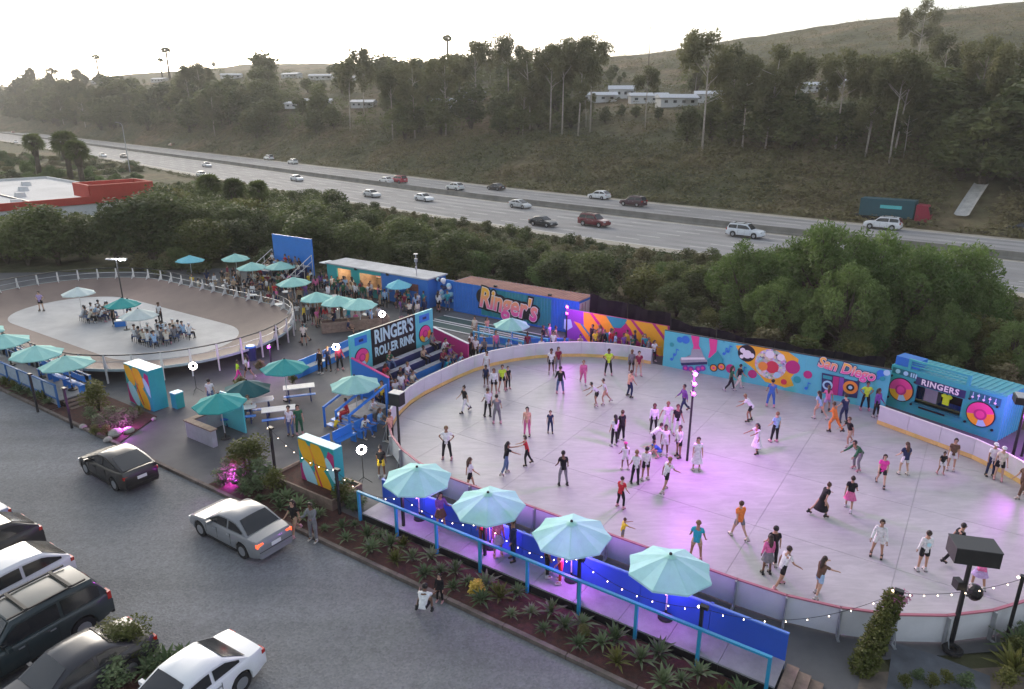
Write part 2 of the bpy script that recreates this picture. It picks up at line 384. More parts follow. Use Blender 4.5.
for n in (26.6, 31.9, 37.2): cut(UN(0, n), UN(0, 1))
bm.faces.ensure_lookup_table()
for f in bm.faces:
    c = f.calc_center_median(); pts = []
    for v in f.verts:
        d = c-v.co; pts.append(v.co+d.normalized()*min(.012, d.length*.5))
    mb = MB().prism([(p.x, p.y) for p in pts], -.02, .022)
    if sum(1 for _ in pts) > 2: mb.build('concrete_slab', m_rink, rf)
bm.free()
struct(MB().prism([(p.x, p.y) for p in (UN(*q) for q in rink_poly(.06, 12, .2))], -.03, .012).build('joint_bed', mat('joint_filler', (.33, .32, .32), .9), rf))
# dasher boards
def path_len(pts):
    d = [0]
    for i in range(len(pts)-1): d.append(d[-1]+math.dist(pts[i], pts[i+1]))
    return d
out = rrect(U0, U1, N0, N1, RR)
# walk from the far wall opening round the left end, the near side and the right end up to the music booth
i0 = min(range(len(out)), key=lambda i: math.dist(out[i], (-17.3, N1)))
loop = out[i0:]+out[:i0]
loop = [q for q in loop if not (q[0] > -8 and q[1] > 36.0)]
end = max(i for i in range(len(loop)) if loop[i][0] > 2)
loop = loop[:end+1]+[(2.0, 38.3), (-3.14, 40.5)]
D = path_len(loop); total = D[-1]
def lat(q):
    i = max(1, min(len(D)-1, int(np.searchsorted(D, q)))); t = (q-D[i-1])/max(1e-6, D[i]-D[i-1])
    a, b2 = loop[i-1], loop[i]; return (a[0]+(b2[0]-a[0])*t, a[1]+(b2[1]-a[1])*t)
m_board = mat('board_plastic', (.66, .66, .68), .35, var=.1, scale=.8, transl=.12)
m_kick = mat('kick_plate', (.70, .48, .16), .5, var=.15, scale=2)
m_redrail = mat('red_rail', (.38, .13, .17), .5, var=.1)
m_whrail = mat('white_rail', (.70, .68, .66), .45)
m_alu = mat('aluminium', (.42, .43, .45), .45, .6, var=.15, scale=4)
boards = thing('rink_boards', 'white plastic boards with a yellow kick plate all round the roller rink', 'rink boards')
npan = int(total/1.62)
for i in range(npan):
    p, q = lat(total*i/npan), lat(total*(i+1)/npan)
    a, b2 = UN(*p), UN(*q); d = b2-a; l = d.length; rz = math.atan2(d.y, d.x); mid = (a+b2)/2
    MB().box(0, 0, .56, l-.015, .04, 1.0).build('board_panel', m_board, boards, mid, rz)
    nin = UN((U0+U1)/2, (N0+N1)/2)-mid; side = 1 if (Matrix.Rotation(rz, 3, 'Z') @ Vector((0, 1, 0))).dot(nin) > 0 else -1
    MB().box(0, side*.034, .14, l, .02, .22).build('kick_plate', m_kick, boards, mid, rz)
    red = (p[1] < 26 and p[0] > -25) or (p[0] > 2 and p[1] < 36)
    MB().box(0, 0, 1.085, l+.03, .1, .05).build('top_rail', m_redrail if red else m_whrail, boards, mid, rz)
    mb = MB().box(-l/2, -side*.09, .55, .06, .12, 1.06); mb.box(-l/2, -side*.2, .03, .08, .3, .04); mb.tube((-l/2, -side*.33, .05), (-l/2, -side*.13, .75), .018, n=5)
    mb.build('board_post', m_alu, boards, mid, rz)

# ------------------------------------------------------------------ banked oval track on the left
TU, TN = -56.6, 27.4
def stad(hu, hn, k=28):                                      # stadium outline round the track centre
    r = hn; pts = []
    for j in range(k+1): a = R(-90+180*j/k); pts.append((TU+(hu-r)+r*math.cos(a), TN+r*math.sin(a)))
    for j in range(k+1): a = R(90+180*j/k); pts.append((TU-(hu-r)+r*math.cos(a), TN+r*math.sin(a)))
    return pts
inn, outr = stad(12.0, 4.8), stad(16.3, 8.7)
def dens(p, k):
    o = []
    for i in range(len(p)):
        a, b2 = p[i], p[(i+1) % len(p)]; kk = k if math.dist(a, b2) > 3 else 1
        for j in range(kk): o.append((a[0]+(b2[0]-a[0])*j/kk, a[1]+(b2[1]-a[1])*j/kk))
    return o
inn, outr = dens(inn, 10), dens(outr, 10); K = len(inn)
m_bank = mat('masonite', (.135, .096, .085), .75, var=.16, scale=.45, bump=.05)
m_inf = mat('infield_concrete', (.29, .295, .305), .7, col2=(.37, .375, .38), scale=.5)
struct(MB().prism([(p.x, p.y) for p in (UN(*q) for q in inn)], -.02, .03).build('infield_floor', m_inf))
track = thing('banked_track', 'brown banked oval skating track with grey infield and outer railing', 'track')
mb = MB(); rows = 5
for j in range(rows+1):
    t = j/rows
    for a, c in zip(inn, outr): mb.v.append(tuple(UN(a[0]+(c[0]-a[0])*t, a[1]+(c[1]-a[1])*t, .035+.9*t**1.35)))
for j in range(rows):
    for i in range(K): mb.f.append((j*K+i, j*K+(i+1) % K, (j+1)*K+(i+1) % K, (j+1)*K+i)); mb.m.append(0)
mb.build('bank_surface', m_bank, track, smooth=True)
m_fasc = mat('track_fascia', (.30, .36, .38), .7, var=.15)
m_tpost = mat('painted_white_steel', (.60, .58, .56), .5, var=.12)
m_blackst = mat('black_steel', (.018, .018, .020), .5)
for i in range(K):
    a, c = UN(*outr[i]), UN(*outr[(i+1) % K]); d = c-a
    MB().box(0, 0, .87, d.length+.02, .05, .16).build('fascia', m_fasc, track, (a+c)/2, math.atan2(d.y, d.x))
mb = MB(); mb.path([UN(*q, 1.86) for q in outr+[outr[0]]], .045, 6); mb.build('top_rail', m_blackst, track)
mb = MB(); mb.path([UN(*q, 1.42) for q in outr+[outr[0]]], .02, 5); mb.build('wire_rail', m_alu, track)
D2 = path_len(outr+[outr[0]]); o2 = outr+[outr[0]]; tot = D2[-1]; npst = int(tot/1.65)
for i in range(npst):
    q = tot*i/npst; j = max(1, int(np.searchsorted(D2, q))); t = (q-D2[j-1])/(D2[j]-D2[j-1])
    p = (o2[j-1][0]+(o2[j][0]-o2[j-1][0])*t, o2[j-1][1]+(o2[j][1]-o2[j-1][1])*t)
    a = UN(*p); d = UN(o2[j][0], o2[j][1])-UN(o2[j-1][0], o2[j-1][1]); rz = math.atan2(d.y, d.x)
    MB().box(0, -.05, .46, .09, .09, .92).build('support_leg', m_tpost, track, a, rz)
    mb = MB(); mb.plate([(-.09, .82), (.09, .82), (.05, 1.86), (-.05, 1.86)], -.07, -.01); mb.add([(0, -.05, .82), (0, .35, .8), (0, -.05, 1.5), (.04, -.05, .82), (.04, .35, .8), (.04, -.05, 1.5)], [(0, 1, 2), (5, 4, 3), (0, 3, 4, 1), (1, 4, 5, 2), (2, 5, 3, 0)])
    mb.build('rail_post', m_tpost, track, a, rz)
# ------------------------------------------------------------------ containers
def PL(px, py, n):
    """(u, z) on the upright plane n = const that the photo shows at this pixel"""
    a = Vector((0, 0, CAMH)); d = G(px, py, 0)-a
    t = n/(d.x*SU+d.y*CU); p = a+d*t
    return (p.x*CU-p.y*SU, p.z)
def corr(L, z0, z1, y, zones, depth=.04, pitch=.30):
    """corrugated steel side; zones = [(x_end, material index)...]"""
    mb = MB(); x = 0.0; prof = [(0, 0), (.07, 0), (.11, depth), (.22, depth), (.26, 0), (pitch, 0)]
    pts = []
    while x < L-1e-3:
        for a, b in prof[:-1]:
            if x+a <= L: pts.append((x+a, b))
        x += pitch
    pts.append((L, 0))
    for i in range(len(pts)-1):
        m = next(k for e, k in zones if (pts[i][0]+pts[i+1][0])/2 <= e+1e-6); mb.cm = m
        (a, b), (c, d) = pts[i], pts[i+1]
        mb.add([(a, y+b, z0), (c, y+d, z0), (c, y+d, z1), (a, y+b, z1)], [(0, 1, 2, 3)])
    return mb
m_cblue = mat('container_blue', (.022, .155, .50), .45, var=.10, scale=1.2)
m_cteal = mat('container_teal', (.018, .235, .245), .45, var=.10, scale=1.2)
m_rust = mat('rusty_roof', (.33, .15, .115), .75, scale=1.1, col2=(.24, .10, .085), bump=.2)
m_crail = mat('container_rail', (.30, .15, .13), .7, var=.3, scale=3)
m_doorw = mat('container_door', (.52, .45, .42), .6, var=.15, scale=2)
m_pink = mat('pink_paint', (.72, .06, .26), .45)
m_black = mat('black_paint', (.012, .012, .014), .45)
m_whitep = mat('white_paint', (.78, .77, .75), .45)
m_yel = mat('yellow_paint', (.80, .42, .02), .45, var=.05)
m_cyan = mat('cyan_paint', (.10, .51, .54), .45, var=.06, scale=1)
m_mag = mat('magenta_paint', (.45, .025, .17), .5, var=.06)
m_tealp = mat('teal_paint', (.022, .33, .33), .45, var=.06)
m_bluep = mat('blue_paint', (.03, .19, .60), .45, var=.07, scale=1)
m_orange = mat('orange_paint', (.80, .28, .04), .45)
m_lblue = mat('pale_blue_paint', (.38, .66, .74), .45)
m_red = mat('red_paint', (.60, .04, .07), .45)
m_purple = mat('purple_paint', (.22, .06, .34), .45)
m_grey = mat('grey_paint', (.34, .35, .37), .5, var=.1)
m_navy = mat('navy_paint', (.02, .03, .10), .5)
def gradmat(name, lo, hi, z0, z1):                          # printed two-colour fade of the logo letters
    m = bpy.data.materials.new(name); m.use_nodes = True; N, L = m.node_tree.nodes, m.node_tree.links
    tc = N.new('ShaderNodeTexCoord'); sp = N.new('ShaderNodeSeparateXYZ'); mr = N.new('ShaderNodeMapRange'); rp = N.new('ShaderNodeValToRGB')
    L.new(tc.outputs['Object'], sp.inputs[0]); L.new(sp.outputs['Z'], mr.inputs['Value']); mr.inputs['From Min'].default_value = z0; mr.inputs['From Max'].default_value = z1
    L.new(mr.outputs[0], rp.inputs[0]); rp.color_ramp.elements[0].color = (*lo, 1); rp.color_ramp.elements[1].color = (*hi, 1)
    L.new(rp.outputs[0], N['Principled BSDF'].inputs['Base Color']); N['Principled BSDF'].inputs['Roughness'].default_value = .45
    return m
m_logo = gradmat('logo_fade', (.78, .10, .38), (.86, .50, .05), -.75, .75)
m_logos = gradmat('logo_fade_small', (.78, .10, .38), (.86, .50, .05), -.25, .28)
def script_warp(h, rise):
    def f(c):
        c = c.copy(); c.z += rise*c.x; return c
    return f
c1 = thing('shipping_container', 'blue and teal shipping container with rust red roof and a cartoon script logo', 'container', UN(-36.8, 45.6), RA)
CL, CW, CH = 12.19, 2.44, 2.6
corr(CL, .15, 2.48, 0, [(2.9, 0), (9.7, 1), (20, 0)]).build('side_wall', [m_cblue, m_cteal], c1)
o = corr(CL, .15, 2.48, 0, [(20, 0)]).build('side_wall', [m_cblue], c1, (CL, CW, 0), math.pi)
o = corr(CW, .15, 2.48, 0, [(9, 0)]).build('end_wall', [m_cblue], c1, (0, CW, 0), -math.pi/2)
for k in (0, 1):
    dr = MB().box(CL+.02, CW/2+(-.6 if k else .6), 1.3, .05, 1.16, 2.3).build('door', m_doorw, c1)
    for dy in (-.25, .25): MB().tube((CL+.07, CW/2+(-.6 if k else .6)+dy, .2), (CL+.07, CW/2+(-.6 if k else .6)+dy, 2.42), .02, n=6).build('lock_rod', m_crail, dr)
mb = MB()
for z in (.08, 2.54):
    for y in (0, CW): mb.box(CL/2, y+(.02 if y == 0 else -.02), z, CL, .09, .13)
    for x in (.04, CL-.04): mb.box(x, CW/2, z, .09, CW-.14, .13)
for x in (.05, CL-.05):
    for y in (.05, CW-.05): mb.box(x, y, 1.31, .12, .12, 2.34)
mb.build('frame', m_cblue, c1)
mb = MB(); x = .08
while x < CL-.2: mb.box(x+.14, CW/2, 2.615, .17, CW-.06, .03); x += .3
mb.box(CL/2, CW/2, 2.585, CL-.02, CW-.02, .04); mb.build('roof_sheet', m_rust, c1)
for k, (x, z, r_) in enumerate(((-2.35, .22, .72), (-1.9, .0, .92), (-1.3, .0, .8), (-.7, -.1, .8), (-.1, -.25, .85), (.5, -.25, .8), (1.1, -.2, .75), (1.7, -.2, .75), (2.2, -.25, .7), (2.6, -.3, .6))):
    MB().disc(5.55+x, 1.42+z-.03*x, min(r_, 1.02-abs(z)), -.046-.0006*k, -.03, 24).build('logo_backing', m_black, c1)
wr = lambda c: Vector((c.x, c.y, c.z*1.12-.085*c.x))
for k, (t, off, mm, y, ex) in enumerate((('Ringer\u2019s', .235, m_black, -.05, .012), ('Ringer\u2019s', .105, m_whitep, -.075, .012), ('Ringer\u2019s', .055, m_logo, -.10, .012))):
    lettering(t.replace('\u2019', "'"), c1, mm, (5.6, y, 1.40), 2.05, off, .22, ex, sx=.86, name='logo_outline' if k < 2 else 'logo_lettering', warp=wr, spacing=1.0)
for x in (4.2, 9.4):
    MB().box(x, .3, 2.70, .25, .18, .14).build('flood_light', m_black, c1)

c2 = thing('shop_container', 'teal and blue container shop with pale grey roof and two serving openings', 'container', UN(-51.7, 45.0), RA)
SL = 12.6
m_wt = mat('shop_teal', (.035, .36, .37), .55, var=.06, scale=.8); m_wb = mat('shop_blue', (.03, .17, .52), .55, var=.06, scale=.8)
m_in = mat('shop_interior', (.36, .26, .19), .8, var=.3, scale=2)
for (x0, x1, z0, z1, m) in ((0, 1.35, 0, 2.5, m_wt), (1.35, 3.2, 2.25, 2.5, m_wt), (1.35, 3.2, 0, .35, m_wt), (3.2, 4.3, 0, 2.5, m_tealp), (4.3, 7.1, 2.15, 2.5, m_wt), (4.3, 7.1, 0, .9, m_wt),
                            (7.1, 10.2, 0, 2.5, m_wb), (10.2, 11.5, 0, 1.35, m_wb), (10.2, 11.5, 1.95, 2.5, m_wb), (11.5, SL, 0, 2.5, m_wb)):
    MB().box((x0+x1)/2, .04, (z0+z1)/2, x1-x0, .08, z1-z0).build('wall_panel', m, c2)
MB().box(.04, CW/2+.05, 1.25, .08, CW-.08, 2.5).build('end_wall', m_wt, c2); MB().box(SL-.04, CW/2+.05, 1.25, .08, CW-.08, 2.5).build('end_wall', m_wb, c2)
for x in (1.3, 3.3, 4.2, 7.2): MB().box(x, CW/2, 1.2, .06, CW-.3, 2.4).build('partition', m_in, c2)
MB().box(SL/2, CW-.02, 1.25, SL-.16, .08, 2.5).build('back_wall', m_in, c2); MB().box(SL/2, CW/2, .04, SL-.2, CW-.2, .06).build('floor', m_in, c2)
mb = MB().box(SL/2+.02, CW/2, 2.58, SL+.18, CW+.3, .12); mb.build('roof', mat('grey_membrane', (.40, .41, .43), .8, var=.2, scale=.7), c2)
MB().box(-.5, .55, 2.50, .9, 1.3, .06).build('awning', mat('pale_awning', (.62, .66, .66), .7), c2)
MB().box(5.7, -.16, .93, 2.9, .42, .05).build('counter', mat('counter_wood', (.26, .16, .09), .6, var=.3, scale=5), c2)
MB().box(10.85, -.02, 1.65, 1.3, .05, .62).build('menu_board', mat('menu_brown', (.16, .06, .05), .7, var=.5, scale=8), c2)
cols = [(.7, .1, .1), (.1, .3, .7), (.8, .6, .1), (.75, .75, .7), (.1, .5, .3), (.5, .15, .5), (.8, .35, .1)]
m_merch = mat('merchandise', objcol=True, rough=.7)
for k in range(16):
    x = rnd.uniform(1.5, 3.1) if k < 6 else rnd.uniform(4.5, 6.9)
    MB().box(0, 0, 0, rnd.uniform(.22, .5), .2, rnd.uniform(.3, .6)).build('merchandise', m_merch, c2, (x, CW-.3, .7+.45*(k % 4))).color = (*cols[k % 7], 1)
for x in (2.3, 5.6):
    l = bpy.data.lights.new('shop_lamp', 'POINT'); l.energy = 42; l.color = (1, .72, .42); l.shadow_soft_size = .2
    o = obj('shop_lamp', l, c2, (x, .9, 2.2))
    MB().ball((0, 0, 0), .09).build('lamp_bulb', mat('warm_bulb', emit=(1, .7, .4), estr=12), c2, (x, .9, 2.33))
for x in (4.0, 8.0): MB().box(x, -.12, 2.47, .22, .16, .2).build('flood_light', m_black, c2)
vent = MB().tube((0, 0, 2.64), (0, 0, 4.6), .04, n=6); vent.box(0, 0, 4.55, .3, .3, .05); vent.box(0, 0, 4.0, .22, .2, .3); vent.tube((-.02, 0, 3.2), (-.02, 0, 3.45), .09)
vent.build('camera_mast', m_alu, c2, (SL-1.6, .4, 0))
gate = thing('blue_gate', 'blue panel gate hung with white balls between the two containers', 'gate', UN(-39.05, 46.2), RA)
MB().box(1.1, 0, 1.25, 2.1, .06, 2.5).build('panel', m_bluep, gate)
for k in range(26):
    r = rnd.uniform(.13, .24)
    MB().ball((0, 0, 0), r).build('balloon', (m_whitep, m_lblue, m_navy)[k % 3], gate, (rnd.uniform(.2, 2.0), -.2-rnd.uniform(0, .2), rnd.uniform(.5, 2.5)))

# ------------------------------------------------------------------ black windscreen fence behind the murals
fn = thing('windscreen_fence', 'black mesh windscreen fence standing behind the painted walls', 'fence')
m_mesh = mat('black_mesh', (.010, .010, .011), .95, var=.3, scale=4, spec=.1)
FP = [(-24.2, 46.6), (-20.6, 45.6), (-17, 44.9), (-13.5, 44.1), (-9.7, 43.8), (-6.2, 43.7), (-3.6, 44.3)]
for i in range(len(FP)-1):
    a, b = UN(*FP[i]), UN(*FP[i+1]); d = b-a; h = 2.72 if i > 1 else 3.1
    mb = MB(); K_ = 6
    for j in range(K_+1):
        t = j/K_; s_ = .08*math.sin(j*2.3+i)
        mb.v += [(t*d.length, s_, .05), (t*d.length, s_*.3+.2*math.sin(j*1.7), h-.12*math.sin(math.pi*t))]
    for j in range(K_): mb.f.append((2*j, 2*j+2, 2*j+3, 2*j+1)); mb.m.append(0)
    mb.build('mesh_panel', m_mesh, fn, a, math.atan2(d.y, d.x))
    MB().tube((0, .06, 0), (0, .06, h+.05), .03, n=6).build('post', m_blackst, fn, a)

# ------------------------------------------------------------------ yellow striped mural
ym = thing('striped_mural_wall', 'low wall painted with broad yellow diagonal bars on magenta and teal', 'mural', UN(-25.0, 44.4), RA)
for k in range(4):
    MB().box(1.012+2.025*k, 0, 1.15, 2.015, .08, 2.3).build('mural_panel', (m_purple, m_mag, m_mag, m_mag)[k], ym)
def ypoly(pts, m, y, name='painted_shape'):
    q = [PL(px, py, 44.4) for px, py in pts]
    MB().plate([(u+25.0, min(2.28, max(.03, z))) for u, z in q], y-.004, y).build(name, m, ym)
def yz(pts): return [(560+x/8.53, 300+y/8.53) for x, y in pts]
ypoly(yz([(395, 120), (585, 150), (560, 200), (520, 240), (460, 235), (400, 160)]), m_tealp, -.046)
ypoly(yz([(205, 95), (395, 120), (470, 255), (415, 290), (330, 200)]), m_yel, -.050)
ypoly(yz([(205, 95), (260, 100), (420, 330), (250, 400), (205, 240)]), m_yel, -.054)
ypoly(yz([(120, 180), (175, 200), (300, 420), (240, 430)]), m_yel, -.046)
ypoly(yz([(255, 95), (285, 100), (440, 330), (415, 335)]), m_mag, -.060)
ypoly(yz([(175, 200), (195, 205), (320, 400), (300, 410)]), m_tealp, -.062)
ypoly(yz([(40, 160), (95, 165), (110, 230), (60, 260), (35, 240)]), m_lblue, -.046)
ypoly(yz([(385, 280), (440, 270), (460, 400), (380, 400)]), m_tealp, -.066)
ypoly(yz([(570, 165), (920, 215), (920, 470), (850, 490), (640, 330)]), m_yel, -.050)
ypoly(yz([(560, 190), (585, 165), (780, 400), (740, 420)]), m_yel, -.054)
ypoly(yz([(605, 165), (630, 170), (830, 420), (805, 440)]), m_mag, -.060)
ypoly(yz([(790, 190), (818, 195), (922, 345), (922, 390)]), m_mag, -.060)
ypoly(yz([(600, 300), (650, 330), (650, 380), (600, 390)]), m_lblue, -.066)

# ------------------------------------------------------------------ cyan roller mural
MN = 42.72
mw = thing('roller_mural_wall', 'long cyan wall painted with skates, a mirror ball and script lettering', 'mural', UN(-16.55, MN), RA)
for k in range(6):
    MB().box(1.125+2.25*k, 0, 1.25, 2.243, .08, 2.5).build('mural_panel', m_cyan, mw)
MY = [-.046]
def mpt(px, py): u, z = PL(px, py, MN); return (min(13.45, max(.04, u+16.55)), min(2.49, max(.03, z)))
def mpoly(pts, m, name='painted_shape'):
    MY[0] -= .0015; MB().plate([mpt(*p) for p in pts], MY[0]-.004, MY[0]).build(name, m, mw)
def mdisc(px, py, rpx, m, name='painted_disc', sx=1.0, n=20):
    u, z = mpt(px, py); u2, z2 = mpt(px, py-rpx); r = abs(z2-z); MY[0] -= .0015
    MB().disc(u, min(z, 2.48-r*.0), r, MY[0]-.004, MY[0], n, sx).build(name, m, mw); return (u, z, r)
def z1(pts): return [(640+x/5.1, 310+y/5.1) for x, y in pts]
def z2(pts): return [(824+x/5.1, 330+y/5.1) for x, y in pts]
# splash behind the mirror ball
mpoly(z1([(490, 180), (560, 172), (640, 180), (700, 178), (760, 205), (810, 250), (800, 310), (770, 345), (785, 385), (740, 395), (700, 380), (640, 365), (610, 330), (570, 290), (520, 250)]), m_yel, 'painted_splash')
mdisc(*z1([(545, 220)])[0], 9.6, m_black); 
for (a, b, r) in ((525, 205, 2.6), (548, 225, 4.2), (572, 232, 2.4), (520, 236, 2.0)): mdisc(*z1([(a, b)])[0], r, m_whitep)
mball = bpy.data.materials.new('mirror_mosaic'); mball.use_nodes = True; N, L = mball.node_tree.nodes, mball.node_tree.links
tc = N.new('ShaderNodeTexCoord'); vo = N.new('ShaderNodeTexVoronoi'); vo.inputs['Scale'].default_value = 6.5; vo.inputs['Randomness'].default_value = .55
hsn = N.new('ShaderNodeHueSaturation'); hsn.inputs['Saturation'].default_value = .5; hsn.inputs['Value'].default_value = .75; L.new(tc.outputs['Object'], vo.inputs['Vector']); L.new(vo.outputs['Color'], hsn.inputs['Color']); L.new(hsn.outputs[0], N['Principled BSDF'].inputs['Base Color'])
mdisc(*z1([(668, 275)])[0], 18.4, m_black); mdisc(*z1([(668, 275)])[0], 17.4, mball, 'painted_mirror_ball', n=32)
for (a, b, r, m) in ((665, 225, 4, m_whitep), (675, 290, 6.2, m_red), (628, 285, 4.5, m_orange), (720, 240, 3.5, m_whitep), (700, 330, 3, m_lblue)): mdisc(*z1([(a, b)])[0], r, m)
for (a, b, r, m) in ((780, 290, 6.8, m_mag), (575, 325, 4.2, m_mag), (463, 298, 4.5, m_mag), (857, 328, 4.0, m_mag), (735, 365, 2.8, m_red), (835, 228, 6.2, m_bluep), (803, 353, 3.5, m_tealp), (205, 150, 3, m_bluep), (235, 150, 4, m_bluep), (165, 175, 2.2, m_tealp), (258, 245, 3.4, m_tealp), (430, 160, 2.6, m_tealp)): mdisc(*z1([(a, b)])[0], r, m)
# roller skates with pink socks
mpoly(z1([(262, 128), (306, 130), (302, 180), (318, 210), (270, 210), (275, 180)]), m_pink)
mpoly(z1([(355, 138), (398, 142), (392, 205), (385, 250), (350, 240), (360, 200)]), m_pink)
mpoly(z1([(266, 198), (314, 198), (326, 232), (350, 262), (212, 268), (206, 248), (262, 228)]), m_grey); mpoly(z1([(212, 240), (330, 240), (335, 250), (214, 252)]), m_whitep)
mpoly(z1([(345, 255), (398, 205), (428, 250), (425, 278), (350, 285)]), m_tealp); mpoly(z1([(210, 268), (345, 262), (345, 275), (215, 282)]), m_navy)
for (a, b) in ((235, 295), (262, 300), (300, 298), (322, 294)): mdisc(*z1([(a, b)])[0], 3.1, m_purple); mdisc(*z1([(a, b)])[0], 1.4, m_pink)
for (a, b) in ((378, 293), (418, 287)): mdisc(*z1([(a, b)])[0], 3.8, m_black); mdisc(*z1([(a, b)])[0], 2.9, m_orange); mdisc(*z1([(a, b)])[0], 1.3, m_pink)
# stereo artwork under the script
mpoly(z2([(-8, 215), (185, 255), (170, 345), (-12, 318)]), m_navy); mpoly(z2([(50, 232), (80, 238), (70, 330), (40, 325)]), m_mag); mpoly(z2([(82, 238), (105, 242), (95, 335), (72, 330)]), m_purple)
mpoly(z2([(105, 225), (175, 240), (172, 258), (105, 243)]), m_cyan)
mdisc(*z2([(136, 290)])[0], 6.6, m_orange); mdisc(*z2([(136, 290)])[0], 3.6, m_black); mdisc(*z2([(136, 290)])[0], 1.8, m_lblue)
mdisc(*z2([(20, 278)])[0], 4.6, m_lblue); mdisc(*z2([(20, 278)])[0], 2.8, m_navy); mpoly(z2([(-2, 225), (44, 235), (42, 252), (-4, 242)]), m_tealp)
for (a, b, r, m) in ((292, 218, 3.6, m_bluep), (322, 215, 3.0, m_lblue), (300, 245, 2.4, m_tealp), (275, 240, 2.0, m_bluep), (255, 228, 1.6, m_whitep)): mdisc(*z2([(a, b)])[0], r, m)
u, z = mpt(846.5, 368.5)
wr = lambda c: Vector((c.x, c.y, c.z*1.05-.10*c.x))
for (off, m, dy, nm) in ((.085, m_navy, -.16, 'script_outline'), (.045, m_whitep, -.175, 'script_outline'), (.022, m_logos, -.19, 'script_lettering')):
    lettering('San Diego', mw, m, (u, dy, z), .82, off, .22, .006, sx=.92, name=nm, warp=wr)
def note(a, b, f, m):
    x, y = f([(a, b)])[0]; mdisc(x, y, 1.5, m, 'painted_note')
    mpoly([(x+1.2, y), (x+2.0, y), (x+2.6, y-6), (x+1.8, y-6)], m, 'painted_note'); mpoly([(x+1.8, y-6), (x+4.6, y-5), (x+4.6, y-4), (x+1.8, y-4.8)], m, 'painted_note')
for a, b in ((165, 248), (180, 225), (432, 220), (452, 208), (512, 330), (525, 315), (850, 395)): note(a, b, z1, m_bluep)
MB().box(6.75, 0, 2.52, 13.5, .12, .05).build('cap_rail', m_blackst, mw)

# ------------------------------------------------------------------ music booth built as a giant boombox
A, B = G(884.8, 404.5), G(996.5, 441.7); d = B-A; BL = d.length; RBo = math.atan2(d.y, d.x)
bo = thing('boombox_booth', 'teal merchandise booth built like a giant boombox beside the rink', 'booth', A, RBo)
BH, BD = 2.5, 2.4
m_bt = mat('booth_teal', (.04, .37, .36), .42, var=.05, scale=1); m_btd = mat('booth_teal_dark', (.015, .15, .17), .5)
wx0, wx1, wz0, wz1_ = BL*.26, BL*.67, .72, 1.72
for (x0, x1, z0, z1_) in ((0, wx0, 0, BH), (wx1, BL, 0, BH), (wx0, wx1, 0, wz0), (wx0, wx1, wz1_, BH)):
    MB().box((x0+x1)/2, .05, (z0+z1_)/2, x1-x0, .10, z1_-z0).build('front_panel', m_bt, bo)
corr(BD, 0, BH, 0, [(9, 0)]).build('end_wall', [m_bt], bo, (BL, .1, 0), math.pi/2); corr(BD, 0, BH, 0, [(9, 0)]).build('end_wall', [m_cblue], bo, (0, BD+.1, 0), -math.pi/2)
corr(BL, 0, BH, 0, [(9, 0)]).build('back_wall', [m_cblue], bo, (BL, BD+.1, 0), math.pi)
mb = MB().box(BL/2, BD/2+.1, BH+.0, BL-.06, BD, .05); x = .15
while x < BL-.2: mb.box(x, BD/2+.1, BH+.035, .14, BD-.1, .03); x += .3
mb.build('roof_sheet', mat('booth_roof', (.06, .33, .40), .5, var=.12), bo)
MB().box(.75, .6, BH+.28, 1.3, .9, .5).build('roof_box', m_cblue, bo)
mb = MB()
mb.box(BL*.42, .12, BH+.52, BL*.55, .12, .12); mb.box(BL*.42, .12, BH+.22, BL*.55, .08, .07); mb.box(BL*.42, .12, BH+.36, BL*.50, .05, .05)
for x in (BL*.16, BL*.68): mb.box(x, .12, BH+.28, .16, .14, .56)
mb.build('carry_handle', m_bt, bo)
MB().box((wx0+wx1)/2, BD-.1, 1.2, wx1-wx0+.4, .05, 1.6).build('back_panel', mat('booth_dark', (.02, .02, .025), .8), bo)
MB().box((wx0+wx1)/2, -.06, wz0-.02, wx1-wx0+.1, .3, .04).build('counter', m_btd, bo)
MB().box(wx0+.55, .9, 1.15, .7, .5, .85).build('shelf_unit', m_grey, bo)
ts = MB(); ts.plate([(-.30, .18), (-.18, .30), (-.09, .30), (0, .25), (.09, .30), (.18, .30), (.30, .18), (.22, .06), (.17, .1), (.17, -.32), (-.17, -.32), (-.17, .1), (-.22, .06)], -.02, .02)
tag(ts.build('tee_shirt', mat('neon_cloth', (.55, .80, .02), .8), None, A+Matrix.Rotation(RBo, 3, 'Z') @ Vector((wx0+(wx1-wx0)*.63, .25, 1.32)), RBo), 'neon yellow tee shirt hanging in the window of the boombox booth', 'shirt')
MB().box((wx0+wx1)/2, -.03, wz1_+.27, wx1-wx0+.15, .04, .44).build('name_board', m_navy, bo)
lettering('RINGERS', bo, m_whitep, ((wx0+wx1)/2, -.06, wz1_+.27), .46, .012, 0, .01, sx=1.0, name='booth_lettering', spacing=1.12)
MB().box(wx0*.48, -.02, 2.22, wx0*.82, .04, .34).build('display_strip', m_btd, bo); MB().box(BL*.84, -.02, 2.10, BL*.25, .04, .42).build('slider_panel', m_btd, bo)
for k in range(2): MB().disc(.42+.45*k, 2.22, .13, -.07, -.04, 14).build('dial', m_lblue, bo)
for k in range(3): MB().box(1.18+.13*k, -.05, 2.22, .07, .04, .24).build('key', m_lblue, bo)
for k in range(5):
    MB().box(BL*.745+.27*k, -.05, 2.10, .03, .03, .34).build('slider_track', m_lblue, bo); MB().box(BL*.745+.27*k, -.07, 2.02+.07*((k*2) % 4), .11, .03, .07).build('slider_knob', m_whitep, bo)
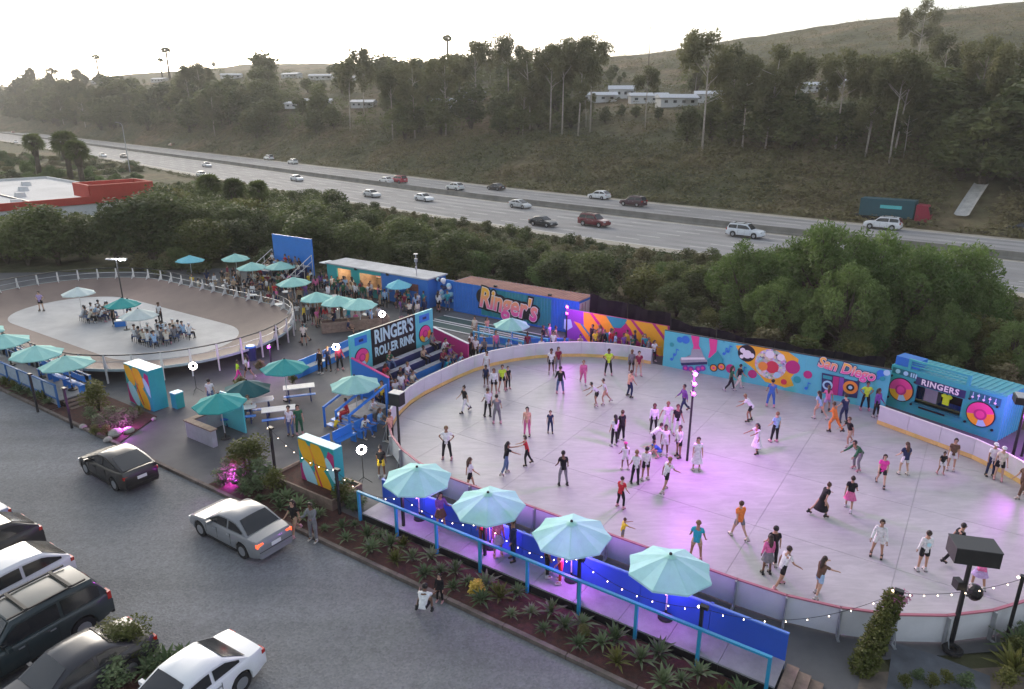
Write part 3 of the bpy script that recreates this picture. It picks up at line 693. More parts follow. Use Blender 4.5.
def speaker(px_, pz, r, parent, y=-.04):
    sp = MB().disc(px_, pz, r, y-.03, y, 32).build('speaker', m_black, parent)
    n = 32
    for (a0, a1, m) in ((20, 190, m_pink), (190, 262, m_yel), (262, 305, m_lblue), (305, 380, m_orange)):
        k = max(3, int((a1-a0)/11)); poly = [(px_+.93*r*math.cos(R(a0+(a1-a0)*j/k)), pz+.93*r*math.sin(R(a0+(a1-a0)*j/k))) for j in range(k+1)]
        poly += [(px_+.42*r*math.cos(R(a1-(a1-a0)*j/k)), pz+.42*r*math.sin(R(a1-(a1-a0)*j/k))) for j in range(k+1)]
        o = len(poly); mb = MB()
        h = k+1
        vs = [(x, y-.04, z) for x, z in poly]
        mb.add(vs, [(j, j+1, o-2-j, o-1-j) for j in range(k)]); mb.build('speaker_ring', m, sp)
    MB().disc(px_, pz, .44*r, y-.055, y-.03, 20).build('speaker_cone', m_mag, sp); MB().disc(px_, pz, .30*r, y-.065, y-.05, 20).build('speaker_cap', m_pink, sp)
    return sp
for x in (wx0*.5, BL*.835):
    speaker(x, 1.2, .70, bo)
    for sx, sz in ((-1, -1), (1, -1), (1, 1), (-1, 1)): MB().disc(x+sx*.66, 1.2+sz*.66, .07, -.06, -.0, 8).build('bolt', m_black, bo)
MB().box((wx0+wx1)/2-.2, -.03, .5, 1.4, .04, .1).build('cassette_slot', m_black, bo)

# ------------------------------------------------------------------ bleachers with the big name board
RBl = R(56)
bl = thing('rink_bleachers', 'bleachers with blue and pink side walls under the big name board', 'bleachers', UN(-30.2, 27.6), RBl)
BW = 7.6
m_seat = mat('bleacher_plank', (.40, .40, .42), .7, var=.25, scale=3)
for r_ in range(4):
    y = -2.75+.68*r_; z = .42+.33*r_
    for k in range(2): MB().box(BW/2, y+.02+.2*k, z, BW-.3, .18, .045).build('seat_plank', m_seat, bl)
    MB().box(BW/2, y-.04, z/2, BW-.3, .03, z-.06).build('riser', m_bluep if r_ < 2 else m_navy, bl)
    MB().box(BW/2, y+.48, z-.22, BW-.3, .3, .04).build('foot_plank', mat('foot_plank', (.14, .14, .15), .8), bl)
for k, x in enumerate((0.0, BW)):
    poly = [(-2.95, 0), (-2.95, 1.62), (0, 2.25), (0, 0)]
    mb = MB(); n = 4; t0, t1 = (x-.06, x+.06)
    mb.add([(t0, a, b) for a, b in poly]+[(t1, a, b) for a, b in poly], [(0, 1, 2, 3), (7, 6, 5, 4), (0, 4, 5, 1), (1, 5, 6, 2), (2, 6, 7, 3), (3, 7, 4, 0)])
    mb.build('side_wall', m_bluep if k == 0 else m_mag, bl)
    if k == 0:
        mb = MB(); mb.add([(.063, a, b) for a, b in poly]+[(.075, a, b) for a, b in poly], [(0, 1, 2, 3), (7, 6, 5, 4), (0, 4, 5, 1), (1, 5, 6, 2), (2, 6, 7, 3), (3, 7, 4, 0)]); mb.build('wall_lining', m_mag, bl)
    mb = MB(); mb.add([(t0-.02, -2.97, 1.63), (t1+.02, -2.97, 1.63), (t1+.02, 0, 2.26), (t0-.02, 0, 2.26), (t0-.02, -2.97, 1.68), (t1+.02, -2.97, 1.68), (t1+.02, 0, 2.31), (t0-.02, 0, 2.31)], [(3, 2, 1, 0), (4, 5, 6, 7), (0, 1, 5, 4), (1, 2, 6, 5), (2, 3, 7, 6), (3, 0, 4, 7)])
    mb.build('wall_cap', m_pink if k == 0 else m_whitep, bl)
sb = thing('name_board', 'big black name board between two cyan speaker panels above the bleachers', 'sign', UN(-30.2, 27.6), RBl)
MB().box(.87, .12, 2.35, 1.74, .14, 2.5).build('speaker_panel', m_cyan, sb); MB().box(3.78, .12, 2.35, 4.06, .14, 2.5).build('board', m_black, sb); MB().box(6.71, .12, 2.35, 1.78, .14, 2.5).build('speaker_panel', m_cyan, sb)
for x in (.2, 2.5, 5.0, 7.4): MB().tube((x, .24, 0), (x, .24, 3.5), .05, n=6).build('post', m_blackst, sb)
for x in (.87, 6.71):
    MB().box(x, .04, 3.15, 1.0, .03, .5).build('display', m_bluep, sb); MB().box(x, .02, 3.15, .35, .03, .16).build('display_mark', m_navy, sb)
    speaker(x, 2.05, .60, sb, .045)
lettering("RINGER'S", sb, mat('sign_letters', (.50, .72, .74), .5), (3.78, .03, 2.98), 1.22, .03, 0, .02, sx=.70, name='sign_lettering', spacing=1.02)
lettering('ROLLER RINK', sb, MATS['sign_letters'], (3.78, .03, 2.02), .84, .02, 0, .02, sx=.70, name='sign_lettering', spacing=1.02)
# smaller bleachers at the back
b2 = thing('blue_backed_bleachers', 'small bleachers with a tall blue back wall at the rear of the plaza', 'bleachers', UN(-59.6, 45.2), RA)
MB().box(2.9, 0, 2.3, 5.8, .14, 4.6).build('back_wall', m_bluep, b2)
for r_ in range(5):
    z = 2.0-.36*r_; y = -.55-.66*r_
    MB().box(2.9, y, z, 5.6, .4, .05).build('seat_plank', m_seat, b2); MB().box(2.9, y-.22, z/2-.02, 5.6, .03, z-.06).build('riser', m_navy, b2)
for x in (-.05, 5.85):
    mb = MB(); mb.tube((x, -.2, 3.1), (x, -3.4, 1.35), .035, n=6); mb.tube((x, -.2, 2.5), (x, -3.4, .8), .03, n=6)
    for j in range(4): mb.tube((x, -.2-1.06*j, 0), (x, -.2-1.06*j, 3.1-.58*j), .03, n=6)
    mb.build('hand_rail', m_tpost, b2)

# ------------------------------------------------------------------ painted monoliths
def monolith(label, u0, u1, n0, n1, h, flip):
    t = thing('painted_block', label, 'art block', UN(u0, n0), RA); w = u1-u0
    MB().box(w/2, (n1-n0)/2, h/2+.02, w, n1-n0, h).build('block', m_tealp, t)
    MB().box(w/2, (n1-n0)/2, h+.035, w-.01, n1-n0-.01, .02).build('top_sheet', m_lblue, t)
    def pp(pts, m, k): MB().plate([(x*w, z*h) for x, z in pts], -.006-.003*k, -.002-.003*k).build('painted_shape', m, t)
    def oval(cx, cz, a, b, rot, m, k):
        pp([(min(.99, max(.01, cx+a*math.cos(q)*math.cos(rot)-b*math.sin(q)*math.sin(rot))), min(.99, max(.01, cz+a*math.cos(q)*math.sin(rot)+b*math.sin(q)*math.cos(rot)))) for q in [2*math.pi*j/20 for j in range(20)]], m, k)
    pp([(.01, .01), (.99, .01), (.99, .99), (.01, .99)], m_tealp, 0)
    pp([(.01, .05), (.3, .01), (.55, .3), (.2, .55), (.01, .5)], m_mag, 1); pp([(.72, .62), (.99, .5), (.99, .9), (.85, .95)], m_mag, 1)
    oval(.20, .78, .15, .30, .5, m_yel, 2); oval(.56, .79, .16, .30, .5, m_yel, 3); oval(.27, .30, .15, .32, .5, m_lblue, 4); oval(.66, .26, .19, .34, .5, m_yel, 5); oval(.90, .58, .09, .26, .5, m_lblue, 6)
    pp([(.30, .92), (.34, .93), (.52, .55), (.48, .53)], m_orange, 7); pp([(.42, .55), (.46, .57), (.66, .1), (.62, .08)], m_red, 8)
    return t
monolith('thick teal block painted with yellow ovals, beside the banked track steps', -40.1, -37.6, 19.2, 20.1, 2.43, False)
monolith('thick teal block painted with yellow ovals, standing in a timber planter', -23.9, -21.6, 18.3, 18.8, 2.46, True)
pb = thing('timber_planter', 'low timber planter box around the foot of the painted block', 'planter', UN(-25.2, 17.6), RA)
m_tim = mat('planter_timber', (.21, .15, .115), .8, var=.3, scale=3)
for (x, y, sx, sy) in ((2.05, 0, 4.1, .08), (2.05, 1.7, 4.1, .08), (.04, .85, .08, 1.6), (4.06, .85, .08, 1.6)): 
    for z in (.14, .42): MB().box(x, y, z, sx, sy, .26).build('plank', m_tim, pb)
MB().box(2.05, .85, .40, 3.9, 1.6, .06).build('soil', m_mulch, pb)

# ------------------------------------------------------------------ raised deck with blue fence and teal rail
DZ = .36
m_deck = mat('deck_board', (.30, .29, .30), .75, var=.18, scale=1.5)
dk = struct(obj('raised_deck', None, None, UN(-19.6, 17.85), RA))
for k in range(10):
    MB().box(.85+1.68*k, .62, DZ-.04, 1.665, 1.26, .06).build('deck_panel', m_deck, dk)
    MB().box(.85+1.68*k, -.02, DZ/2-.02, 1.66, .04, DZ-.1).build('skirt_panel', m_black, dk)
bf = thing('blue_panel_fence', 'royal blue panel fence with string lights between the deck and the rink', 'fence', UN(-19.6, 19.1), RA)
m_fblue = mat('fence_blue', (.024, .095, .47), .45, var=.08, scale=.7)
for k in range(7):
    MB().box(1.2+2.4*k, 0, .68+.0, 2.385, .05, 1.30).build('fence_panel', m_fblue, bf)
    MB().box(.02+2.4*k, .06, .7, .09, .07, 1.36).build('post', m_fblue, bf)
MB().box(8.4, 0, 1.35, 16.8, .09, .045).build('cap_rail', mat('fence_cap', (.10, .22, .60), .4), bf)
def railing(label, u0, n, L, m, z0, hz, gaps, rails=(1.0,), name='pipe_railing'):
    t = thing(name, label, 'railing', UN(u0, n), RA); k = int(round(L/gaps))
    for i in range(k+1): MB().box(L*i/k, 0, (z0+hz)/2, .10, .10, z0+hz).build('post', m, t)
    for f in rails: MB().box(L/2, 0, z0+hz*f+.03, L+.1, .11 if f == 1 else .05, .07).build('rail', m, t)
    return t
m_trail = mat('rail_teal', (.025, .27, .47), .45, var=.06)
railing('long teal timber railing along the deck above the agave bed', -19.6, 17.72, 16.6, m_trail, DZ, 1.02, 2.05)
# deck beside the banked track
dk2 = struct(obj('raised_deck', None, None, UN(-62, 16.55), RA))
for k in range(12): MB().box(.8+1.6*k, .9, .40, 1.585, 1.8, .06).build('deck_panel', m_deck, dk2); MB().box(.8+1.6*k, .02, .19, 1.58, .04, .34).build('skirt_panel', m_grey, dk2)
m_brail = mat('rail_blue', (.04, .14, .36), .5, var=.1); m_bpanel = mat('rail_panel', (.30, .36, .43), .6, var=.15)
t = railing('blue rail with pale panels along the near side of the track deck', -62, 16.5, 19.2, m_brail, .40, .95, 1.6, (1.0, .08))
for k in range(12): MB().box(.8+1.6*k, .03, .88, 1.46, .03, .78).build('infill_panel', m_bpanel, t)
railing('blue rail along the far side of the track deck beside the umbrellas', -62, 18.35, 19.4, m_brail, .40, 1.0, 1.6, (1.0, .5))
st = thing('timber_steps', 'short flight of timber steps at the end of the track deck', 'steps', UN(-42.7, 16.7), RA)
for k in range(3): MB().box(.17+.32*k, .75, .40-.13*k-.1, .31, 1.5, .08).build('tread', m_tim, st); MB().box(.02+.32*k, .75, .17-.06*k, .03, 1.5, .36-.13*k).build('riser', m_black, st)
for k in range(3):
    b = thing('blue_bench', ('leftmost', 'middle', 'rightmost')[k]+' of three blue benches at the end of the track deck', 'bench', UN(-48.2+1.9*k, 17.95, .43), RA, 'benches on the track deck')
    MB().box(.8, 0, .44, 1.6, .36, .05).build('seat', m_bluep, b); MB().box(.8, .2, .78, 1.6, .05, .36).build('backrest', m_bluep, b)
    for x in (.15, 1.45): MB().box(x, 0, .21, .08, .34, .42).build('leg', m_bluep, b)

# ------------------------------------------------------------------ plaza court, low blue railings
ct = struct(MB().prism([(p.x, p.y) for p in (UN(*q) for q in ((-36.6, 41.0), (-24.4, 41.0), (-24.4, 45.2), (-36.6, 45.2)))], 0, .02).build('game_court', mat('court_grey', (.12, .13, .135), .8, var=.15, scale=1)))
for k, n in enumerate((41.6, 43.3)):
    struct(MB().box(0, 0, .03, 12, 1.15, .02).build('lane_surface', mat('court_green', (.03, .075, .07), .7, var=.15), ct, UN(-30.5, n), RA))
    for s_ in (-.62, .62): MB().box(0, s_, .04, 12, .1, .03).build('lane_border', m_whitep, ct, UN(-30.5, n), RA)
railing('blue rail closing off the game court from the rink side seating', -29.6, 38.9, 4.3, m_trail, 0, 1.1, 1.45, (1.0, .55, .1))
railing('blue rail on the far side of the seating beside the rink', -30.2, 40.3, 6.0, m_trail, 0, 1.1, 1.5, (1.0, .55))
# ------------------------------------------------------------------ vegetation
def PX(p):
    x, y, z = p[0], p[1], p[2]-CAMH; cp, sp = math.cos(PITCH), math.sin(PITCH)
    d = y*cp-z*sp; v = y*sp+z*cp
    return (512+FPX*x/d, 344.5-FPX*v/d, d)
HITY = 20.0*1.006**np.arange(722)
def HIT(px, py):
    """where the line of sight through this pixel meets the terrain"""
    a, b = px-512.0, -(py-344.5); cp, sp = math.cos(PITCH), math.sin(PITCH)
    d = Vector((a, FPX*cp+b*sp, -FPX*sp+b*cp)); d /= d.y
    ys = HITY; hit = np.nonzero(CAMH+d.z*ys <= hgt(d.x*ys, ys))[0]
    y = float(ys[hit[0]]) if len(hit) else 1500.0
    return Vector((d.x*y, y, float(hgt(d.x*y, y))))
def foliage_mat(name, c0, c1, scale=.5, transl=.18):
    m = bpy.data.materials.new(name); m.use_nodes = True; N, L = m.node_tree.nodes, m.node_tree.links
    tc = N.new('ShaderNodeTexCoord'); nz = N.new('ShaderNodeTexNoise'); nz.inputs['Scale'].default_value = scale; nz.inputs['Detail'].default_value = 5; nz.inputs['Roughness'].default_value = .7
    L.new(tc.outputs['Object'], nz.inputs['Vector'])
    oi = N.new('ShaderNodeObjectInfo'); ad = N.new('ShaderNodeMath'); ad.operation = 'MULTIPLY_ADD'; ad.inputs[1].default_value = .34; L.new(oi.outputs['Random'], ad.inputs[0]); 
    sb_ = N.new('ShaderNodeMath'); sb_.operation = 'SUBTRACT'; sb_.inputs[1].default_value = .17; L.new(nz.outputs['Fac'], sb_.inputs[0]); L.new(sb_.outputs[0], ad.inputs[2])
    rp = N.new('ShaderNodeValToRGB'); rp.color_ramp.elements[0].position = .3; rp.color_ramp.elements[1].position = .7
    rp.color_ramp.elements[0].color = (*c0, 1); rp.color_ramp.elements[1].color = (*c1, 1); L.new(ad.outputs[0], rp.inputs[0])
    b = N['Principled BSDF']; b.inputs['Roughness'].default_value = .6; b.inputs['Specular IOR Level'].default_value = .25; L.new(rp.outputs[0], b.inputs['Base Color'])
    tr = N.new('ShaderNodeBsdfTranslucent'); mx = N.new('ShaderNodeMixShader'); mx.inputs[0].default_value = transl; L.new(rp.outputs[0], tr.inputs[0])
    L.new(b.outputs[0], mx.inputs[1]); L.new(tr.outputs[0], mx.inputs[2]); L.new(mx.outputs[0], N['Material Output'].inputs[0])
    return m
def leafmesh(name, clumps, n, size, seed, m, asp=.5, droop=0.0, shell=.35, updown=.25):
    """leaf-sized lozenges scattered through ellipsoid clumps ((cx,cy,cz),(rx,ry,rz))"""
    rs = np.random.RandomState(seed)
    C = np.array([c for c, r in clumps]); Rr = np.array([r for c, r in clumps])
    w = Rr.prod(1)**.67; idx = rs.choice(len(clumps), n, p=w/w.sum())
    d = rs.normal(size=(n, 3)); d /= np.linalg.norm(d, axis=1)[:, None]
    rad = rs.uniform(0, 1, n)**shell
    bump = 1+.22*np.sin(d[:, 0]*5+idx)*np.sin(d[:, 1]*6+idx*2)*np.sin(d[:, 2]*5+idx*3)
    P = C[idx]+d*Rr[idx]*(rad*bump)[:, None]
    ax = rs.normal(size=(n, 3)); ax[:, 2] = ax[:, 2]*updown-droop; ax /= np.linalg.norm(ax, axis=1)[:, None]
    nr = d*.9+rs.normal(size=(n, 3))*.6+np.array([0, 0, .35]); bx_ = np.cross(nr, ax); bx_ /= (np.linalg.norm(bx_, axis=1)[:, None]+1e-9)
    s = size*rs.uniform(.6, 1.35, n)[:, None]
    V = np.stack([P-ax*s*.5, P+bx_*s*asp*.5, P+ax*s*.5, P-bx_*s*asp*.5], 1).reshape(-1, 3)
    me = bpy.data.meshes.new(name)
    me.vertices.add(4*n); me.vertices.foreach_set('co', V.ravel().astype(np.float32))
    me.loops.add(4*n); me.loops.foreach_set('vertex_index', np.arange(4*n, dtype=np.int32))
    me.polygons.add(n); me.polygons.foreach_set('loop_start', np.arange(0, 4*n, 4, dtype=np.int32)); me.polygons.foreach_set('loop_total', np.full(n, 4, np.int32))
    me.materials.append(m); me.update(calc_edges=True); return me
F_oak = foliage_mat('oak_leaves', (.042, .062, .018), (.140, .172, .052), .6, .35)
F_pep = foliage_mat('pepper_leaves', (.052, .100, .020), (.175, .255, .070), .45, .4)
F_euc = foliage_mat('eucalyptus_leaves', (.085, .092, .036), (.185, .185, .082), .5, .4)
F_dark = foliage_mat('hill_leaves', (.056, .078, .024), (.160, .178, .062), .35, .35)
F_scr = foliage_mat('scrub_leaves', (.070, .095, .030), (.200, .165, .080), .045, .25)
F_lime = foliage_mat('lime_leaves', (.070, .085, .018), (.19, .190, .050), .9, .3)
F_agave = foliage_mat('agave_leaf', (.065, .105, .040), (.165, .215, .10), 1.2, .15)
m_bark = mat('bark', (.085, .066, .05), .9, var=.35, scale=4, bump=.4, bscale=12)
m_pale = mat('pale_bark', (.42, .37, .32), .85, var=.28, scale=2.5)
def limbs(base_r, pts_list, m, name, parent, n=7):
    mb = MB()
    for pts, r0, r1 in pts_list:
        k = len(pts); mb.path(pts, [r0+(r1-r0)*i/(k-1) for i in range(k)], n)
    return mb.build(name, m, parent, smooth=True)
PROTO = bpy.data.collections.new('unused_prototypes')      # never linked to the scene
class Tree:
    """shared meshes of one kind of tree; place() makes one individual of it"""
    def __init__(s, trunk, crown, height, radius): s.t, s.c, s.h, s.r = trunk, crown, height, radius
    def place(s, name, label, loc, h, rz=None, group=None, wide=1.0, cat='tree'):
        o = thing(name, label, cat, loc, rnd.uniform(0, 6.28) if rz is None else rz, group)
        k = h/s.h; o.scale = (k*wide, k*wide, k)
        if s.t: obj('trunk', s.t, o)
        obj('crown', s.c, o); return o
def tmesh(lst, m, n=6):
    mb = MB()
    for pts, r0, r1 in lst:
        k = len(pts); mb.path(pts, [r0+(r1-r0)*i/(k-1) for i in range(k)], n)
    return mb.mesh('trunk', m, True)
def bushy(seed, h, r, nl, size, m, ncl=11, low=.15):
    q = random.Random(seed); cl = []; tr = []
    for i in range(ncl):
        a = q.uniform(0, 6.28); rr = r*q.uniform(.15, .72); z = h*q.uniform(low+.15, .80)
        rr *= (1.1-.55*z/h)
        c = (rr*math.cos(a), rr*math.sin(a), z); s_ = q.uniform(.28, .46)*r
        cl.append((c, (s_, s_, s_*q.uniform(.65, .95)))); tr.append(([(0, 0, 0), (c[0]*.25, c[1]*.25, z*.45), (c[0]*.8, c[1]*.8, z)], .028*h, .008*h))
    cl.append(((0, 0, h*.78), (r*.42, r*.42, h*.2))); cl.append(((0, 0, h*.4), (r*.6, r*.6, h*.3)))
    return Tree(tmesh(tr, m_bark, 5), leafmesh('crown', cl, nl, size, seed, m), h, r)
OAK = [bushy(11+i, 5.0, 3.1, 6500, .30, F_oak) for i in range(4)]
OAKL = [bushy(31+i, 4.0, 2.8, 5200, .28, F_lime if i == 0 else F_pep) for i in range(2)]
HILL = [bushy(51+i, 9.0, 4.2, 3000, .72, F_dark, 10) for i in range(4)]
SHRUB = [bushy(71+i, 1.6, 1.35, 1300, .2, F_scr if i < 2 else F_oak, 6, 0) for i in range(3)]
def pepper(seed):
    q = random.Random(seed); cl = []; tr = []
    for i in range(22):
        a = 6.28*i/22*3.1+q.uniform(-.3, .3); rr = 3.9*math.sqrt((i+.5)/22); z = 8.2-(rr/3.9)**2*3.6-q.uniform(0, 1.6)
        cl.append(((rr*math.cos(a), rr*math.sin(a), z-.5), (.98, .98, 1.35))); tr.append(([(0, 0, 0), (rr*.2*math.cos(a), rr*.2*math.sin(a), z*.45), (rr*.9*math.cos(a), rr*.9*math.sin(a), z)], .16, .03))
    for i in range(9):
        a = q.uniform(0, 6.28); cl.append(((3.0*math.cos(a), 3.0*math.sin(a), q.uniform(1.5, 3.5)), (1.0, 1.0, 1.4)))
    return Tree(tmesh(tr, m_bark, 5), leafmesh('crown', cl, 15000, .36, seed, F_pep, .30, .8, .22), 8.3, 4.8)
PEP = [pepper(91), pepper(92), pepper(93)]
def euc(seed, h=16.0, bare=.42, spread=3.2, nl=2600):
    q = random.Random(seed); cl = []; tr = []
    lean = (q.uniform(-.9, .9), q.uniform(-.5, .5)); top = (lean[0], lean[1], h*.86)
    tr.append(([(0, 0, -.5), (lean[0]*.25+q.uniform(-.2, .2), lean[1]*.3, h*.3), (lean[0]*.6, lean[1]*.6, h*.6), top], .17, .05))
    for i in range(9):
        z0 = h*q.uniform(bare, .72); f = z0/(h*.86); a = q.uniform(0, 6.28); L_ = spread*q.uniform(.45, 1.0); z1_ = min(h*.96, z0+q.uniform(1.6, 3.6))
        c = (lean[0]*f+L_*math.cos(a), lean[1]*f+L_*math.sin(a), z1_)
        tr.append(([(lean[0]*f, lean[1]*f, z0), (lean[0]*f+.5*L_*math.cos(a), lean[1]*f+.5*L_*math.sin(a), (z0+z1_)/2-.1), c], .065, .02))
        cl.append(((c[0], c[1], c[2]-.1), (q.uniform(1.2, 2.0), q.uniform(1.2, 2.0), q.uniform(1.0, 1.8))))
        if q.random() < .7: cl.append(((c[0]*1.1, c[1]*1.1, c[2]-1.6), (.9, .9, 1.2)))
    cl.append(((top[0], top[1], h*.92), (1.5, 1.5, 1.4)))
    return Tree(tmesh(tr, m_pale, 6), leafmesh('crown', cl, nl, .55, seed, F_euc, .38, .7, .4), h, spread)
EUC = [euc(121+i, 16, (.40, .5, .45, .3)[i], (3.4, 2.6, 3.8, 4.2)[i], (5200, 4000, 5600, 6500)[i]) for i in range(4)]
def fanpalm(h, seed, skirt=True, fr=1.0, nfr=34):
    q = random.Random(seed); mb = MB(); mt = MB()
    mt.path([(0, 0, 0), (.05, .03, h*.5), (0, 0, h)], [.26*fr, .22*fr, .2*fr], 8)
    if skirt: mt.tube((0, 0, h*.6), (0, 0, h-.1), .28*fr, .46*fr, 9)
    for i in range(nfr):
        a = q.uniform(0, 6.28); el = q.uniform(-.9, 1.45); L_ = q.uniform(.8, 1.1)*fr; d = Vector((math.cos(a)*math.cos(el), math.sin(a)*math.cos(el), math.sin(el)))
        c = Vector((0, 0, h))+d*L_*.45; side = Matrix.Rotation(q.uniform(-1.4, 1.4), 3, d) @ d.cross(Vector((0, 0, 1))).normalized()
        for k in range(9):
            t = R(-75+150*k/8); dd = (d*math.cos(t)+side*math.sin(t)).normalized(); e_ = c+dd*L_*.85+Vector((0, 0, -.18*fr)); w = side*.06*fr
            w = dd.cross(d.cross(side)).normalized()*.075*fr
            mb.add([c, c+dd*L_*.45+w, e_, c+dd*L_*.45-w], [(0, 1, 2, 3)])
        mb.tube(Vector((0, 0, h)), c, .02*fr, n=4, caps=False)
    return Tree(mt.mesh('trunk', m_bark, True), mb.mesh('crown', F_oak), h+.9*fr, fr*1.8)

# the belt of oaks and shrubs between the site and the freeway
CT = np.array([(-60, 215), (0, 212), (60, 205), (120, 199), (160, 184), (200, 180), (255, 186), (280, 193), (300, 190), (330, 186), (350, 206), (380, 207), (420, 220), (470, 232), (520, 240), (560, 247), (600, 250), (640, 263), (700, 258), (735, 252), (790, 232), (830, 228), (870, 240), (920, 246), (960, 240), (978, 266), (990, 288), (1040, 306), (1200, 320)])
def belt():
    cnt = 0
    a = UN(-110, 0); 
    for n in np.arange(24.0, 99, 3.1):
        for u in np.arange(-150, 30, 3.3):
            uu, nn = u+rnd.uniform(-1.3, 1.3), n+rnd.uniform(-1.2, 1.2); p = UN(uu, nn)
            if p.y < 15: continue
            lim = 49.8 if uu > -60.5 else (38.6 if uu < -67.5 else 46.5)
            if uu < -76: lim = 39.5-(-76-uu)*.78
            if uu > -18: lim = 46.6
            if uu > -4: lim = 48.2
            if nn < lim or cross_near(p.x, p.y) < 1.4: continue
            q = PX(p)
            if q[0] < -300 or q[0] > 1110 or (q[0] < -70 and rnd.random() < .6): continue
            if q[0] < 160 and q[2] > 84: continue           # the red-topped building stands there
            yt = float(np.interp(q[0], CT[:, 0], CT[:, 1]))+rnd.choice((0, 3, 7, 12, 18))*rnd.uniform(.5, 1.2)
            hmax = (q[1]-yt)*q[2]/FPX*1.03
            right = q[0] > 690
            h = min(hmax, rnd.uniform(3.6, 6.4)+(1.6 if q[0] < 170 else 0) if not right else rnd.uniform(2.0, 3.6))
            if nn < lim+3.5: h = min(h, rnd.uniform(1.6, 3.0))
            h = max(h, rnd.uniform(1.0, 1.9))
            front = nn < lim+3
            if front or h < 1.9:
                T = rnd.choice(SHRUB); T.place('roadside_shrub', 'low scrubby shrub in the thicket between the site and the freeway', p, max(.8, min(h, 2.0)), group='shrubs below the freeway', cat='shrub')
            elif rnd.random() < .16: rnd.choice(OAKL).place('pale_green_tree', 'yellow green bushy tree in the thicket between the site and the freeway', p, h, group='pale trees below the freeway')
            else: rnd.choice(OAK).place('oak_tree', 'dark rounded oak in the thicket between the site and the freeway', p, h, group='oaks below the freeway')
            cnt += 1
    return cnt
nb_ = belt()
# the clump of bright pepper trees behind the boombox booth
for k, (px, py, top) in enumerate(((742, 322, 246), (790, 318, 236), (822, 330, 226), (868, 322, 236), (905, 345, 246), (945, 338, 246), (840, 352, 268), (775, 340, 276), (900, 318, 244), (968, 352, 292), (935, 362, 300), (1010, 378, 322))):
    p = G(px, py); q = PX(p); h = (py-top)*q[2]/FPX*1.04
    PEP[k % 3].place('pepper_tree', 'bright green drooping pepper tree behind the boombox booth', p, h, group='pepper trees behind the booth')
for k, (px, py, hh) in enumerate(((800, 372, 1.3), (846, 380, 1.5), (930, 365, 1.4), (762, 352, 1.4), (700, 338, 1.2), (1000, 392, 1.6), (880, 352, 1.8))):
    p = UN(toUN(G(px, py))[0], max(45.2, toUN(G(px, py))[1]+2))
    OAKL[0].place('lime_shrub', 'small yellow green shrub growing just behind the painted wall', p, hh+.6, group='shrubs behind the mural', cat='shrub')

# hillside: mobile homes first, then trees that keep clear of them
m_hw = mat('home_white', (.62, .61, .60), .7, var=.08); m_hr = mat('home_roof', (.52, .53, .56), .6, var=.1); m_hd = mat('home_glass', (.05, .055, .065), .2)
HOMES = [(300, 108, 12, 3.0), (450, 108, 12, 3.6), (472, 100, 9, 3.6), (598, 102, 12, 3.4), (622, 98, 9, 4.4), (648, 103, 12, 3.4), (676, 106, 11, 3.6), (712, 102, 10, 3.4), (318, 105, 12, 3.0), (160, 82, 16, 3.6), (232, 79, 14, 3.6), (292, 78, 14, 3.6), (322, 80, 15, 3.6), (345, 82, 14, 3.4), (810, 92, 9, 3.2), (842, 88, 9, 3.2), (940, 95, 11, 3.6), (4, 106, 14, 3.4), (100, 84, 14, 3.2), (364, 108, 9, 3.2)]
HR = []
for k, (px, py, w, h) in enumerate(HOMES):
    p = HIT(px, py); q = PX(p)
    if q[2] > 700: continue
    rz = rnd.uniform(-.5, .15)
    t = thing('mobile_home', 'white mobile home with pale roof among the hillside trees', 'house', p-Vector((0, 0, .4)), rz, 'mobile homes on the hill')
    MB().box(0, 0, h*.36, w, 5, h*.72).build('wall', m_hw, t)
    mb = MB(); mb.add([(-w/2-.4, -3.1, h*.72), (w/2+.4, -3.1, h*.72), (w/2+.4, 3.1, h*.72), (-w/2-.4, 3.1, h*.72), (-w/2-.4, 0, h*1.02), (w/2+.4, 0, h*1.02)], [(0, 1, 5, 4), (2, 3, 4, 5), (1, 2, 5), (3, 0, 4), (3, 2, 1, 0)])
    mb.build('roof', m_hr, t)
    for j in range(4):
        f = MB().box(-w/2+w*(j+.6)/4.2, -2.52, h*.44, w*.11, .06, h*.26).build('window', m_hw, t); MB().box(-w/2+w*(j+.6)/4.2, -2.56, h*.44, w*.09, .04, h*.2).build('pane', m_hd, f)
    MB().box(w*.32, -3.6, h*.60, w*.34, 2.2, .12).build('carport_roof', m_hr, t)
    for x in (w*.17, w*.47): MB().tube((x, -4.6, -.3), (x, -4.6, h*.6), .06, n=5).build('carport_post', m_hw, t)
    HR.append((q[0], q[1]-h*FPX/q[2]*.5, w*.55*FPX/q[2], h*.62*FPX/q[2], q[2]))
SK = np.array([(-40, 76), (0, 77), (40, 62), (75, 66), (110, 74), (160, 73), (190, 62), (215, 60), (238, 77), (262, 58), (285, 62), (310, 74), (345, 58), (380, 52), (430, 58), (470, 48), (510, 50), (560, 52), (590, 46), (615, 66), (650, 78), (690, 64), (720, 58), (760, 66), (820, 60), (880, 58), (905, 44), (960, 46), (1030, 50), (1100, 50)])
def covers(px, ytop, ybase, wpx, depth):
    for (hx, hy, hw, hh, hd) in HR:
        if depth < hd+6 and abs(px-hx) < hw+wpx*.8 and ytop < hy+hh*.8 and ybase > hy-hh: return rnd.random() < .9
    return False
